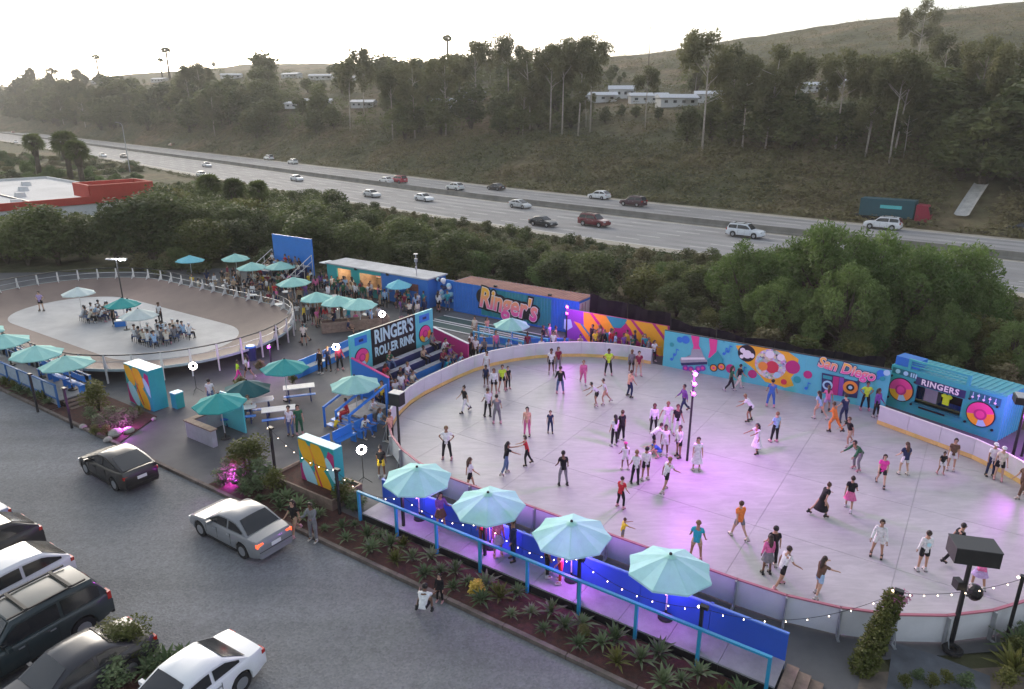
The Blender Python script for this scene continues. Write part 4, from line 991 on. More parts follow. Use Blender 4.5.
# tall eucalyptus that the photo shows one by one: (foot px, foot py, top py, kind)
EU = [(702, 152, 28, 0), (729, 141, 50, 1), (765, 152, 52, 3), (777, 126, 60, 2), (790, 144, 58, 1), (865, 157, 62, 0), (889, 164, 58, 1), (893, 160, 64, 2), (915, 75, 2, 3), (938, 112, 40, 0), (364, 116, 34, 0), (350, 131, 56, 2), (393, 142, 72, 1), (446, 136, 60, 2), (477, 123, 38, 0), (508, 112, 26, 1), (578, 137, 34, 0), (562, 136, 44, 1), (550, 134, 50, 2), (590, 134, 40, 1), (18, 119, 68, 2), (50, 116, 57, 3), (64, 116, 60, 0), (82, 112, 62, 1), (205, 112, 52, 3), (192, 114, 58, 0), (30, 112, 66, 3), (645, 130, 70, 1), (1008, 150, 40, 3), (970, 140, 44, 2), (835, 150, 56, 2), (742, 150, 60, 3), (530, 130, 56, 3), (415, 138, 62, 3)]
for k, (px, py, top, v) in enumerate(EU):
    p = HIT(px, py); q = PX(p); h = (py-top)*q[2]/FPX
    if h > 24:
        s_ = 24/h; h = 24
    EUC[v].place('eucalyptus_tree', 'tall eucalyptus with a pale bare trunk on the far hillside', p, h, group='eucalyptus on the hill', wide=1.0 if h > 12 else 1.25)
BK = np.array([(-40, 124), (0, 126), (150, 133), (250, 140), (340, 141), (400, 142), (480, 138), (560, 136), (610, 122), (665, 122), (690, 148), (760, 152), (850, 158), (900, 163), (940, 170), (965, 186), (1030, 198), (1100, 200)])
nh = 0
for k in range(3000):
    px = rnd.uniform(-30, 1060); y0 = float(np.interp(px, SK[:, 0], SK[:, 1])); y1 = float(np.interp(px, BK[:, 0], BK[:, 1])); py = y1-(y1-y0-4)*rnd.random()**1.15
    p = HIT(px, py)
    if p.y > 1300: continue
    q = PX(p); yt = y0+rnd.choice((1, 4, 8, 14))*rnd.uniform(.6, 1.2)
    h = min(rnd.uniform(8.0, 15.0)*(1.0 if q[2] < 300 else 1.35 if q[2] < 420 else 1.8), (q[1]-yt)*q[2]/FPX)
    if 600 < px < 680 and py > 84: h = min(h, 3.5)
    if px > 690 and py < 92 and rnd.random() < .6: continue
    if h < 2.0: continue
    if covers(q[0], q[1]-h*FPX/q[2], q[1], h*.45*FPX/q[2], q[2]): continue
    nh += 1
    if nh > 330: break
    if rnd.random() < .16 and h > 9: rnd.choice(EUC[2:]).place('eucalyptus_tree', 'leafy eucalyptus in the wood on the far hillside', p, h, group='eucalyptus in the hillside wood')
    else: rnd.choice(HILL).place('hillside_tree', 'dark rounded tree in the wood on the far hillside', p, h, group='trees of the hillside wood', wide=rnd.uniform(.95, 1.3))
# the wood behind the single trees reads as one mass: one object
cl = []
for k in range(900):
    px = rnd.uniform(-30, 1060); y0 = float(np.interp(px, SK[:, 0], SK[:, 1]))+9; y1 = float(np.interp(px, BK[:, 0], BK[:, 1]))-3; py = rnd.uniform(y0, y1)
    if px > 600 and py < 80 and rnd.random() < .5: continue
    if 605 < px < 680: continue
    p = HIT(px, py)
    if p.y > 1300: continue
    q = PX(p); h = min(rnd.uniform(3.0, 8.0)*(1.0 if q[2] < 300 else 1.5), (py-y0+5)*q[2]/FPX)
    if h < 1.5 or covers(px, py-h*FPX/q[2], py, 3.0*FPX/q[2], q[2]): continue
    r = h*rnd.uniform(.42, .6)
    for j in range(3): cl.append(((p.x+rnd.uniform(-.6, .6)*r, p.y+rnd.uniform(-.6, .6)*r, p.z+h*rnd.uniform(.3, .72)), (r*.75, r*.75, h*.3)))
struct(obj('hillside_wood', leafmesh('hillside_wood', cl, 130000, .8, 19, F_dark, .55, .1, .35)), 'stuff')
# the broad dome tree on the skyline and a few palms
p = HIT(265, 90); q = PX(p); HILL[1].place('dome_tree', 'broad dome shaped dark tree standing on the skyline', p, 38*q[2]/FPX, wide=1.25)
PALM = fanpalm(4.2, 5, True, 1.05, 60); PALMT = fanpalm(13.0, 6, False, 1.3, 40)
for k, (px, py, top) in enumerate(((163, 80, 60), (170, 80, 50), (448, 70, 38), (100, 82, 56))):
    p = HIT(px, py); q = PX(p); PALMT.place('skyline_palm', 'thin fan palm rising above the skyline trees', p, min(26, (py-top)*q[2]/FPX), group='palms on the skyline', wide=1.7)
for k, (px, py, top) in enumerate(((40, 176, 136), (72, 184, 134), (84, 190, 143))):
    p = G(px, py); q = PX(p); PALM.place('fan_palm', ('stout fan palm behind the red roof, leftmost of three', 'tallest of three fan palms behind the red roof', 'fan palm beside the red roof, rightmost of three')[k], p, (py-top)*q[2]/FPX, group='palms by the red building', wide=1.15)
for k, (px, py, hh) in enumerate(((10, 170, 3.0), (28, 176, 4.2), (52, 178, 3.4), (62, 184, 3.6), (90, 186, 4.0), (102, 190, 3.2), (5, 164, 4.5), (35, 168, 3.6), (118, 186, 3.0))): OAKL[1].place('verge_shrub', 'bushy shrub between the freeway and the red roofed building', G(px, py), hh, group='shrubs by the red building', cat='shrub')
for k in range(150):
    p = G(rnd.uniform(-20, 140), rnd.uniform(156, 196))
    if cross_near(p.x, p.y) < 2 or p.y < 128: continue
    rnd.choice(SHRUB+OAKL).place('verge_shrub', 'low shrub on the verge behind the red roofed building', p, rnd.uniform(1.2, 2.4), group='shrubs on the verge', cat='shrub', wide=1.7)
for k, (px, py, top) in enumerate(((215, 226, 176), (262, 226, 182), (238, 226, 180))):
    p = G(px, py); q = PX(p); PALM.place('fan_palm', ('fan palm above the oaks behind the track, left of three', 'fan palm above the oaks behind the track, right of three', 'fan palm above the oaks behind the track, middle of three')[k], p, (py-top)*q[2]/FPX, group='palms in the thicket', wide=1.1)

# chaparral that covers the banks: uncountable, one object
rs = np.random.RandomState(5); cl = []
M_ = 9000; pxs = rs.uniform(-20, 1045, M_); ss_ = np.where(rs.uniform(size=M_) < .5, rs.uniform(1.5, 32, M_), np.where(rs.uniform(size=M_) < .5, rs.uniform(2, 70, M_), rs.uniform(60, 340, M_)))
tx = (pxs-512)/FPX/math.cos(PITCH); lo, hi = np.full(M_, 30.0), np.full(M_, 1300.0)
for _ in range(24):
    mid_ = (lo+hi)/2; f_ = cross_far(tx*mid_, mid_) < ss_; lo = np.where(f_, mid_, lo); hi = np.where(f_, hi, mid_)
ok_ = hi < 640; xs_, ys_ = (tx*hi)[ok_], hi[ok_]; zs_ = hgt(xs_, ys_); rr_ = rs.uniform(.5, 1.35, len(xs_))*(1+ys_/420)
cl = [((x, y, z+r*.25), (r*1.25, r*1.25, r*.7)) for x, y, z, r in zip(xs_, ys_, zs_, rr_)]
for k in range(1500):                                       # scrub of the upper hill
    px = rs.uniform(590, 1040); py = rs.uniform(6, 100); p = HIT(px, py)
    if p.y > 1200: continue
    r = rs.uniform(.7, 2.3); cl.append(((p.x, p.y, p.z+r*.3), (r*1.3, r*1.3, r*.8)))
DR0, DR1 = HIT(960, 221), HIT(980, 191)
def off_drain(c):
    t = max(-.2, min(1.2, ((c[0]-DR0.x)*(DR1.x-DR0.x)+(c[1]-DR0.y)*(DR1.y-DR0.y))/((DR1.x-DR0.x)**2+(DR1.y-DR0.y)**2))); return math.hypot(c[0]-DR0.x-t*(DR1.x-DR0.x), c[1]-DR0.y-t*(DR1.y-DR0.y)) > 3.6
cl = [c for c in cl if off_drain(c[0])]
struct(obj('hillside_scrub', leafmesh('hillside_scrub', cl, 230000, .62, 9, F_scr, .55, 0, .35)), 'stuff')
cl = []
for k in range(900):
    i = rs.randint(0, len(NEARS)-1); i = rs.randint(8, 60); t = rs.uniform(0, 1); w = rs.uniform(-3.5, -.3); a_ = NEARS[i]*(1-t)+NEARS[i+1]*t; r = rs.uniform(.3, .75)
    d_ = FARS[i]-NEARS[i]; d_ = d_/np.hypot(*d_); pnt = a_+d_*w; cl.append(((pnt[0], pnt[1], r*.2), (r, r, r*.7)))
for k in range(9000):
    n = rs.uniform(45.5, 100); u = rs.uniform(-110, 26)
    if n < (49 if u < -22 else 45.8): continue
    if cross_near(*UN(u, n)[:2]) < .3: continue
    if u > -5 and n < 46.8: continue
    p = UN(u, n); r = rs.uniform(.25, .7); cl.append(((p.x, p.y, r*.2), (r, r, r*.6)))
struct(obj('verge_undergrowth', leafmesh('verge_undergrowth', cl, 110000, .32, 10, F_scr, .5, 0, .35)), 'stuff')
# ------------------------------------------------------------------ red and white building behind the track
m_bw = mat('stucco_white', (.58, .58, .57), .85, var=.1, scale=.6); m_bred = mat('red_stucco', (.42, .045, .03), .75, var=.1, scale=.5); m_broof = mat('roof_membrane', (.40, .40, .41), .85, scale=.12, col2=(.52, .52, .53), detail=6)
rb = thing('flat_roofed_building', 'long white building with a red parapet and pale flat roof behind the trees', 'building')
f0, f1 = G(-130, 216, 5.2), G(152, 193, 5.2); dv = (f1-f0).normalized(); pv = Vector((-dv.y, dv.x, 0)); Lb = (f1-f0).length
rzb = math.atan2(dv.y, dv.x); f0.z = -1.2; rb.location = f0; rb.rotation_euler = (0, 0, rzb)
DB = 44.0
MB().box(Lb/2, .15, 2.9, Lb, .3, 5.8).build('front_wall', m_bw, rb); MB().box(Lb-.15, DB/2+.2, 2.9, .3, DB-.3, 5.8).build('side_wall', m_bw, rb)
MB().box(.15, DB/2+.2, 2.9, .3, DB-.3, 5.8).build('side_wall', m_bw, rb); MB().box(Lb/2, DB+.15, 2.9, Lb, .3, 5.8).build('back_wall', m_bw, rb)
MB().box(Lb/2, DB/2, 5.85, Lb-.2, DB, .1).build('roof', m_broof, rb)
MB().box(Lb/2, -.05, 6.15, Lb+.1, .35, .95).build('parapet', m_bred, rb)
MB().box(Lb+.05, DB/2+.2, 6.0, .3, DB, .5).build('parapet', m_bw, rb); MB().box(Lb/2, DB+.1, 6.0, Lb, .3, .5).build('parapet', m_bw, rb)
MB().box(Lb*.55, DB*.42, 6.0, .25, DB*.8, .18).build('roof_joint', m_black, rb)
tw = MB()
for (x, y, sx, sy) in ((Lb-3.9, -.12, 8.2, .3), (Lb-3.9, 6.0, 8.2, .3), (Lb-8.0, 2.95, .3, 5.8), (Lb+.2, 2.95, .3, 5.8)): tw.box(x, y, 7.2, sx, sy, 1.75)
tw.build('corner_parapet', m_bred, rb)
for k in range(9): MB().box(0, 0, .3, 1.3, 1.1, .6, taper=.8).build('skylight', m_bw, rb, (Lb*(.12+.095*k), 5+9*((k*5) % 4), 5.9))
for k in range(7):
    f = MB().box(Lb*(.08+.13*k), -.02, 3.0, 2.6, .08, 1.5).build('window', m_grey, rb); MB().box(Lb*(.08+.13*k), -.07, 3.0, 2.4, .05, 1.3).build('pane', m_hd, f)

# ------------------------------------------------------------------ cars
m_paint = mat('car_paint', objcol=True, rough=.30, coat=.35, spec=.45); m_glass = mat('car_glass', (.012, .014, .017), .16, spec=.7); m_tyre = mat('tyre', (.014, .014, .015), .8); m_rim = mat('alloy', (.42, .43, .45), .35, .7)
m_tail = mat('tail_light', (.42, .012, .010), .25, coat=.6); m_tailon = mat('tail_light_on', (.5, .02, .015), .3, emit=(1, .09, .03), estr=1.0); m_head = mat('head_light', (.62, .63, .64), .15, coat=.6); m_plate = mat('number_plate', (.70, .70, .68), .5); m_trim = mat('black_trim', (.015, .015, .016), .6)
CARP = dict(
  sedan=dict(L=4.55, W=1.77, H=1.47, belt=[(-2.27, .74), (-2.2, .95), (-1.6, 1.00), (-1.0, .98), (.3, .95), (.95, .93), (1.7, .84), (2.15, .68), (2.27, .50)], cab=(-1.62, -.92, .18, .98)),
  hatch=dict(L=4.45, W=1.74, H=1.49, belt=[(-2.22, .80), (-2.1, 1.08), (-1.5, 1.04), (-.8, .99), (.4, .95), (1.2, .90), (1.8, .78), (2.12, .62), (2.22, .48)], cab=(-2.05, -.85, .12, 1.30)),
  suv=dict(L=4.95, W=1.98, H=1.84, belt=[(-2.47, .86), (-2.42, 1.12), (-1.8, 1.14), (-.8, 1.13), (.5, 1.11), (1.1, 1.09), (1.9, 1.03), (2.38, .92), (2.47, .6)], cab=(-2.38, -2.02, .38, 1.10)),
  crossover=dict(L=4.6, W=1.86, H=1.66, belt=[(-2.3, .84), (-2.22, 1.10), (-1.6, 1.10), (-.8, 1.06), (.4, 1.02), (1.05, 1.0), (1.8, .90), (2.2, .74), (2.3, .54)], cab=(-2.16, -1.35, .25, 1.12)))
CARMESH = {}
def car_meshes(kind):
    if kind in CARMESH: return CARMESH[kind]
    c = CARP[kind]; L_, W_, H_ = c['L'], c['W'], c['H']; bx_, bz_ = zip(*c['belt']); xa, xb, xc, xd = c['cab']
    wr_ = .33 if kind != 'suv' else .38; xw = (-L_*.285, L_*.305); zs = .20 if kind != 'suv' else .28
    xs = sorted(set([round(-L_/2+L_*i/34, 3) for i in range(35)]+[round(x+o, 3) for x in xw for o in (-wr_-.06, -wr_*.7, 0, wr_*.7, wr_+.06)]))
    def wid(x): t = abs(x)/(L_/2); return W_/2*(1-.02*t-.20*max(0, t-.78)**1.3/.22**1.3*.62)
    mb = MB(); rows = []
    for x in xs:
        w = wid(x); zb = float(np.interp(x, bx_, bz_)); s_ = zs+.10*max(0, abs(x)/(L_/2)-.8)/.2
        for q in xw:
            if abs(x-q) < wr_+.055: s_ = max(s_, wr_+math.sqrt(max(0, (wr_+.06)**2-(x-q)**2)))
        s_ = min(s_, zb-.12); mid = max(s_+.03, .55*zb)
        r_ = [(w*.94, s_), (w*.995, max(s_+.02, mid*.8)), (w, max(mid, s_+.03)), (w*.985, zb-.07), (w*.93, zb-.005), (w*.6, zb+.022), (0, zb+.03)]
        rows.append([(x, -y, z) for y, z in r_]+[(x, y, z) for y, z in r_[-2::-1]])
    k = len(rows[0]); vs = [v for r_ in rows for v in r_]
    fs = [(i*k+j, (i+1)*k+j, (i+1)*k+j+1, i*k+j+1) for i in range(len(xs)-1) for j in range(k-1)]
    fs += [tuple(range(k)), tuple((len(xs)-1)*k+j for j in range(k-1, -1, -1))]
    mb.add(vs, fs)
    body = mb.mesh('body', m_paint, True); body.set_sharp_from_angle(angle=R(38))
    und = MB().box(0, 0, zs+.06, L_*.93, W_*.80, .12).mesh('underbody', m_trim)
    # cabin
    def belt(x): return float(np.interp(x, bx_, bz_))
    st = [(xa, belt(xa)+.01), ((xa*.55+xb*.45), belt(xa)*.5+H_*.5-.03), (xb, H_-.045), ((xb*2+xc)/3, H_), ((xb+2*xc)/3, H_), (xc, H_-.04), ((xc+xd)/2, (H_+belt(xd))/2-.005), (xd, belt(xd)+.01)]
    sec = []
    for x, z in st:
        w = wid(x)*.93; b0 = belt(x)-.03; hfrac = max(0, (z-b0))/(H_-b0)
        sec.append([(x, -w, b0), (x, -(w*(1-.14*hfrac)), b0+(z-b0)*.86), (x, -(w*(1-.27*hfrac)), z-.0), (x, -w*.3, z+.022*hfrac), (x, w*.3, z+.022*hfrac), (x, w*(1-.27*hfrac), z), (x, w*(1-.14*hfrac), b0+(z-b0)*.86), (x, w, b0)])
    mb = MB(); k = 8; mb.add([v for s_ in sec for v in s_], [(i*k+j, (i+1)*k+j, (i+1)*k+j+1, i*k+j+1) for i in range(len(sec)-1) for j in range(k-1)])
    cab = mb.mesh('cabin', m_paint, True); cab.set_sharp_from_angle(angle=R(33))
    def patch(i0, i1, name, inset=.10):                       # glass over the sloping ends of the cabin
        mb = MB(); cols_ = []
        for a in range(4):
            t = inset*.6+(1-inset*1.1)*a/3; f = t*(i1-i0); i = min(i1-1, i0+int(f)); ff = f-(i-i0); row = []
            for j in (2, 3, 4, 5):
                p, q = Vector(sec[i][j]), Vector(sec[i+1][j]); v = p.lerp(q, ff); v.y *= 1-inset*.75 if j in (2, 5) else 1; row.append(v)
            cols_.append(row)
        off = Vector((-.022 if i0 == 0 else .022, 0, .02))
        mb.add([v+off for r_ in cols_ for v in r_], [(a*4+b, a*4+b+1, (a+1)*4+b+1, (a+1)*4+b) for a in range(3) for b in range(3)])
        return mb.mesh(name, m_glass, True)
    rear = patch(0, 2, 'rear_window'); wind = patch(5, 7, 'windscreen')
    def side(x0, x1, sgn):
        mb = MB(); n = 6; lo = []; hi = []
        for a in range(n+1):
            x = x0+(x1-x0)*a/n; zt = float(np.interp(x, [s_[0] for s_ in st], [s_[1] for s_ in st])); b0 = belt(x)-.03; w = wid(x)*.93
            zl = b0+.085; zh = max(zl+.012, b0+(zt-b0)*.80-.02); hf = max(0, zt-b0)/(H_-b0)
            def yy(z): t = (z-b0)/max(.02, (zt-b0)*.86); return w*(1-.14*hf*min(1, t))+.014
            lo.append((x, sgn*yy(zl), zl)); hi.append((x, sgn*yy(zh), zh))
        mb.add(lo+hi, [(a, a+1, n+2+a, n+1+a) if sgn < 0 else (a+1, a, n+1+a, n+2+a) for a in range(n)]); return mb.mesh('side_window', m_glass, True)
    mid_ = (xb+xc)/2-.08
    sides = [side(max(xa+.28, xb-.62), mid_-.05, s_) for s_ in (-1, 1)]+[side(mid_+.05, min(xd-.28, xc+.55), s_) for s_ in (-1, 1)]
    ty = MB(); ty.tube((0, -.105, 0), (0, .105, 0), wr_, n=20); tyre = ty.mesh('tyre', m_tyre, True); tyre.set_sharp_from_angle(angle=R(40))
    ri = MB(); ri.tube((0, -.112, 0), (0, .112, 0), wr_*.60, n=14)
    for a in range(5): ri.box(wr_*.3*math.cos(a*1.2566), 0, wr_*.3*math.sin(a*1.2566), .05, .235, .05)
    rim = ri.mesh('rim', m_rim, False)
    CARMESH[kind] = dict(body=body, und=und, cab=cab, rear=rear, wind=wind, sides=sides, tyre=tyre, rim=rim, xw=xw, wr=wr_, p=c, belt=belt, wid=wid, xd=xd); return CARMESH[kind]
CARROOT = {}
def car(kind, color, loc, rz, label, group=None, name='parked_car', on=False, dark=False):
    key = (kind, on)
    if key in CARROOT:
        t = copytree(CARROOT[key], loc, rz, label, color=color)
        t.name = name
        if group: t['group'] = group
        elif 'group' in t: del t['group']
        return t
    m = car_meshes(kind); c = m['p']; L_, W_, H_ = c['L'], c['W'], c['H']
    t = thing(name, label, 'car', loc, rz, group); CARROOT[key] = t
    b = obj('body', m['body'], t, color=color); obj('underbody', m['und'], t, color=color); obj('cabin', m['cab'], t, color=color)
    obj('windscreen', m['wind'], t); obj('rear_window', m['rear'], t)
    for s_ in m['sides']: obj('side_window', s_, t)
    for x in m['xw']:
        for s_ in (-1, 1):
            w = obj('wheel', m['tyre'], t, (x, s_*(W_/2-.13), m['wr'])); obj('rim', m['rim'], w)
    for s_ in (-1, 1):
        zt = m['belt'](-L_/2+.06)-.10
        MB().box(-L_/2+.10, s_*W_*.375, zt, (.12), W_*.15, .14 if kind != 'suv' else .28).build('tail_light', m_tailon if on else m_tail, t)
        MB().box(L_/2-.16, s_*W_*.34, m['belt'](L_/2-.1)-.08, .26, W_*.2, .13).build('head_light', m_head, t)
        mi = MB(); mi.box(m['xd']-.42, s_*(W_/2+.06), m['belt'](m['xd'])+.06, .12, .2, .13); mi.build('door_mirror', m_paint, t).color = (*color, 1)
        for x in (-.35, .55): MB().box(x-.2, s_*(m['wid'](x)+.005), m['belt'](x)-.16, .17, .03, .035).build('door_handle', m_trim if dark else m_rim, t)
    MB().box(-L_/2-.012, 0, m['belt'](-L_/2+.05)-.20, .03, .42, .14).build('number_plate', m_plate, t)
    MB().box(-L_/2+.03, 0, .34, .10, W_*.80, .16).build('rear_bumper', m_trim if kind in ('suv', 'crossover') else m_paint, t).color = (*color, 1)
    MB().box(L_/2-.06, 0, .36, .10, W_*.6, .16).build('grille', m_trim, t)
    if kind == 'suv':
        for s_ in (-1, 1): MB().box(-.7, s_*.68, H_+.05, 2.3, .05, .05).build('roof_rail', m_trim, t)
        for x in (-1.4, -.1): MB().box(x, 0, H_+.075, .10, 1.36, .04).build('roof_bar', m_trim, t)
    for x in (-L_*.145, L_*.04, L_*.20):                       # shut lines of the doors
        for s_ in (-1, 1): MB().box(x, s_*(m['wid'](x)-.002), (m['belt'](x)+.36)/2, .014, .012, m['belt'](x)-.52).build('door_seam', m_trim, t)
    for s_ in (-1, 1): MB().box(0, s_*(W_/2-.035), .235 if kind != 'suv' else .30, L_*.42, .06, .09).build('sill', m_trim, t)
    MB().box(-L_/2+.005, 0, m['belt'](-L_/2+.05)-.33, .04, W_*.84, .02).build('bumper_seam', m_trim, t)
    return t
HU = RA+math.pi
car('hatch', (.010, .009, .009), UN(-31.85, 14.15), HU-.02, 'black hatchback driving along the timber edging of the lot', None, 'moving_car', dark=True)
car('sedan', (.21, .215, .225), UN(-22.75, 14.2), HU+.0, 'silver sedan with lit tail lights beside the planting bed', None, 'moving_car', on=True)
HN = math.atan2(-CU, -SU)
PK = [('sedan', (.30, .34, .42), -31.9, 9.5, 0, 'blue grey sedan at the far end of the parked row'), ('crossover', (.020, .018, .018), -29.2, 9.5, .02, 'black crossover with red tail lights between two lighter parked cars'), ('crossover', (.66, .66, .66), -26.1, 9.2, .03, 'white crossover parked beside the dark green suv'),
      ('suv', (.022, .034, .036), -22.9, 8.85, .03, 'dark green suv with roof bars in the parked row'), ('sedan', (.028, .028, .034), -19.9, 8.7, .02, 'black sedan half hidden by the shrubs of the island'), ('sedan', (.70, .71, .72), -16.6, 10.2, .05, 'white sedan at the bottom edge beside the shrub island')]
for kd, c_, u, n, dr, lb in PK: car(kd, c_, UN(u, n-CARP[kd]['L']/2), HN+dr, lb, 'cars parked in the gravel lot')
def tang(p):
    i = int(np.argmin(np.hypot(NEARS[:, 0]-p.x, NEARS[:, 1]-p.y))); d_ = NEARS[min(i+2, len(NEARS)-1)]-NEARS[max(0, i-2)]; return math.atan2(d_[1], d_[0])
FW = [(13, 133, 'sedan', (.35, .05, .04), 'small red car'), (16, 143, 'sedan', (.7, .7, .7), 'white car'), (76, 136, 'crossover', (.7, .7, .72), 'white car'), (57, 149, 'sedan', (.6, .6, .6), 'white car half behind a palm'), (103, 157, 'sedan', (.7, .7, .7), 'white car'), (124, 158, 'sedan', (.03, .03, .03), 'black car'), (172, 147, 'suv', (.3, .05, .04), 'red suv'), (207, 167, 'hatch', (.62, .62, .64), 'pale hatchback'), (202, 177, 'sedan', (.66, .66, .66), 'white sedan'), (269, 160, 'suv', (.7, .7, .7), 'white suv'), (293, 164, 'crossover', (.7, .7, .68), 'white crossover'), (297, 181, 'sedan', (.55, .57, .6), 'silver sedan'), (372, 197, 'sedan', (.5, .5, .5), 'grey sedan'),
      (399, 183, 'suv', (.40, .03, .06), 'crimson suv'), (386, 183, 'sedan', (.66, .66, .66), 'white sedan'), (424, 201, 'sedan', (.70, .70, .70), 'white sedan'), (455, 190, 'crossover', (.7, .7, .68), 'white crossover'), (496, 190, 'sedan', (.03, .03, .035), 'black sedan'), (520, 208, 'hatch', (.5, .5, .5), 'grey hatchback'), (543, 226, 'sedan', (.02, .022, .025), 'black sedan'), (594, 226, 'suv', (.15, .018, .025), 'dark red suv'), (599, 199, 'crossover', (.72, .72, .72), 'white crossover'), (633, 206, 'suv', (.06, .02, .03), 'dark maroon suv'), (745, 237, 'suv', (.70, .72, .75), 'white suv'), (882, 229, 'suv', (.70, .70, .72), 'white suv'), (1021, 233, 'sedan', (.03, .03, .035), 'black sedan')]
for k, (px, py, kd, c_, lb) in enumerate(FW):
    p = G(px, py); a = tang(p); far = cross_far(p.x, p.y) > -20
    side_ = 'in the far lanes of the freeway' if far else 'in the near lanes of the freeway'
    pos = ('at far left' if px < 60 else 'passing the red building' if px < 135 else 'above the oaks' if px < 350 else 'near the middle of the picture' if px < 560 else 'right of the middle' if px < 700 else 'behind the pepper trees' if px < 1000 else 'at the right edge')
    car(kd, c_, p+Vector((0, 0, .015)), a if far else a+math.pi, f'{lb} {side_}, {pos}', 'freeway traffic', 'freeway_car')
p = G(890, 222); a = tang(p)
tk = thing('box_truck', 'teal box truck with a red cab in the far lanes of the freeway', 'truck', p, a+math.pi, 'freeway traffic')
MB().box(-.6, 0, 2.2, 7.6, 2.5, 2.6).build('cargo_box', mat('truck_teal', (.012, .075, .10), .5, var=.1), tk); MB().box(-.6, 0, .75, 9.0, 1.2, .3).build('chassis', m_trim, tk)
cb = MB(); cb.plate([(3.4, .55), (5.3, .55), (5.4, 1.5), (4.9, 2.9), (3.4, 3.0)], -1.2, 1.2); cb.build('cab', mat('truck_red', (.30, .02, .05), .4), tk)
ws = MB(); ws.add([(5.41, -1.05, 1.6), (5.41, 1.05, 1.6), (5.0, 1.0, 2.7), (5.0, -1.0, 2.7)], [(0, 1, 2, 3)]); ws.build('windscreen', m_glass, tk)
for x in (-3.4, -2.3, 4.4):
    for s_ in (-1, 1): w = MB().tube((x, s_*1.0-.14, .5), (x, s_*1.0+.14, .5), .5, n=14).build('wheel', m_tyre, tk)
MB().box(0, -1.265, 2.4, 3.0, .03, .5).build('side_stripe', m_cyan, tk)

# ------------------------------------------------------------------ umbrellas
m_can = mat('umbrella_cloth', objcol=True, rough=.8, transl=.13, var=.06, scale=2.5); m_upole = mat('umbrella_pole', (.55, .56, .57), .4, .3)
def canopy(r=1.38, rise=.52):
    mb = MB(); n = 8; rings = (0, .12, .5, 1.0); vs = []
    for t in rings:
        for i in range(2*n):
            a = math.pi*i/n; rr = r*t*(1 if i % 2 == 0 else (math.cos(math.pi/n)*(.99 if t < 1 else .97))); z = rise*(1-t**1.12)-(.0 if i % 2 == 0 else .03*t)
            vs.append((rr*math.cos(a), rr*math.sin(a), z))
    k = 2*n
    for j in range(len(rings)-1):
        for i in range(k): mb.f.append((j*k+i, (j+1)*k+i, (j+1)*k+(i+1) % k, j*k+(i+1) % k)); mb.m.append(0)
    mb.v = vs
    o = len(mb.v)                                             # hem turned down
    for i in range(k): v = vs[3*k+i]; mb.v.append((v[0]*.998, v[1]*.998, v[2]-.07))
    for i in range(k): mb.f.append((3*k+i, o+i, o+(i+1) % k, 3*k+(i+1) % k)); mb.m.append(0)
    return mb.mesh('canopy', m_can)
CAN = canopy(); up = MB().tube((0, 0, 0), (0, 0, 2.66), .026, n=8).mesh('pole', m_upole); ub = MB(); ub.tube((0, 0, 0), (0, 0, .07), .26, .24, 14); ub.tube((0, 0, .07), (0, 0, .32), .04, n=8); ub = ub.mesh('base', m_trim)
RIB = MB().tube((.04, 0, .44), (1.34, 0, -.02), .011, n=4).mesh('rib', m_upole); FIN = MB().ball((0, 0, .04), .055, 8, 5).mesh('finial', m_trim); VENT = MB(); VENT.tube((0, 0, -.03), (0, 0, .045), .20, .03, 12, True); VENT = VENT.mesh('vent_cap', m_can)
def umbrella(loc, color, label, r=1.38, h=2.72, group='cafe umbrellas', rz=None, tilt=0):
    t = thing('patio_umbrella', label, 'umbrella', loc, rnd.uniform(0, .8) if rz is None else rz, group); k = h/2.72
    t.rotation_euler = (rnd.uniform(-.035, .035), rnd.uniform(-.035, .035), t.rotation_euler[2]); kf = rnd.uniform(.88, 1.04); color = tuple(c_*kf for c_ in color); obj('pole', up, t).scale = (1, 1, k); obj('base', ub, t)
    c = obj('canopy', CAN, t, (0, 0, h-.56), color=color); c.scale = (r/1.38, r/1.38, 1); obj('finial', FIN, c, (0, 0, .52)); v = obj('vent_cap', VENT, c, (0, 0, .5), color=color)
    for i in range(8): b = obj('rib', RIB, c, (0, 0, -.012), 2*math.pi*i/8)
    return t
AQ = (.36, .68, .61); TE = (.04, .36, .34); PA = (.62, .70, .67); SKY = (.20, .58, .66)
for k, u in enumerate((-17.3, -13.72, -10.15, -6.58)):
    umbrella(UN(u, 18.85, DZ), AQ, ('leftmost', 'second', 'third', 'nearest')[k]+' of the four pale aqua umbrellas along the blue fence', 1.40, 2.42)
for k, (u, n) in enumerate(((-55.6, 17.7), (-51.7, 17.7), (-47.5, 17.7), (-43.8, 17.8))):
    umbrella(UN(u, n, .42), AQ, ('leftmost', 'second', 'third', 'rightmost')[k]+' of the four pale umbrellas on the deck beside the track', 1.5, 2.2)
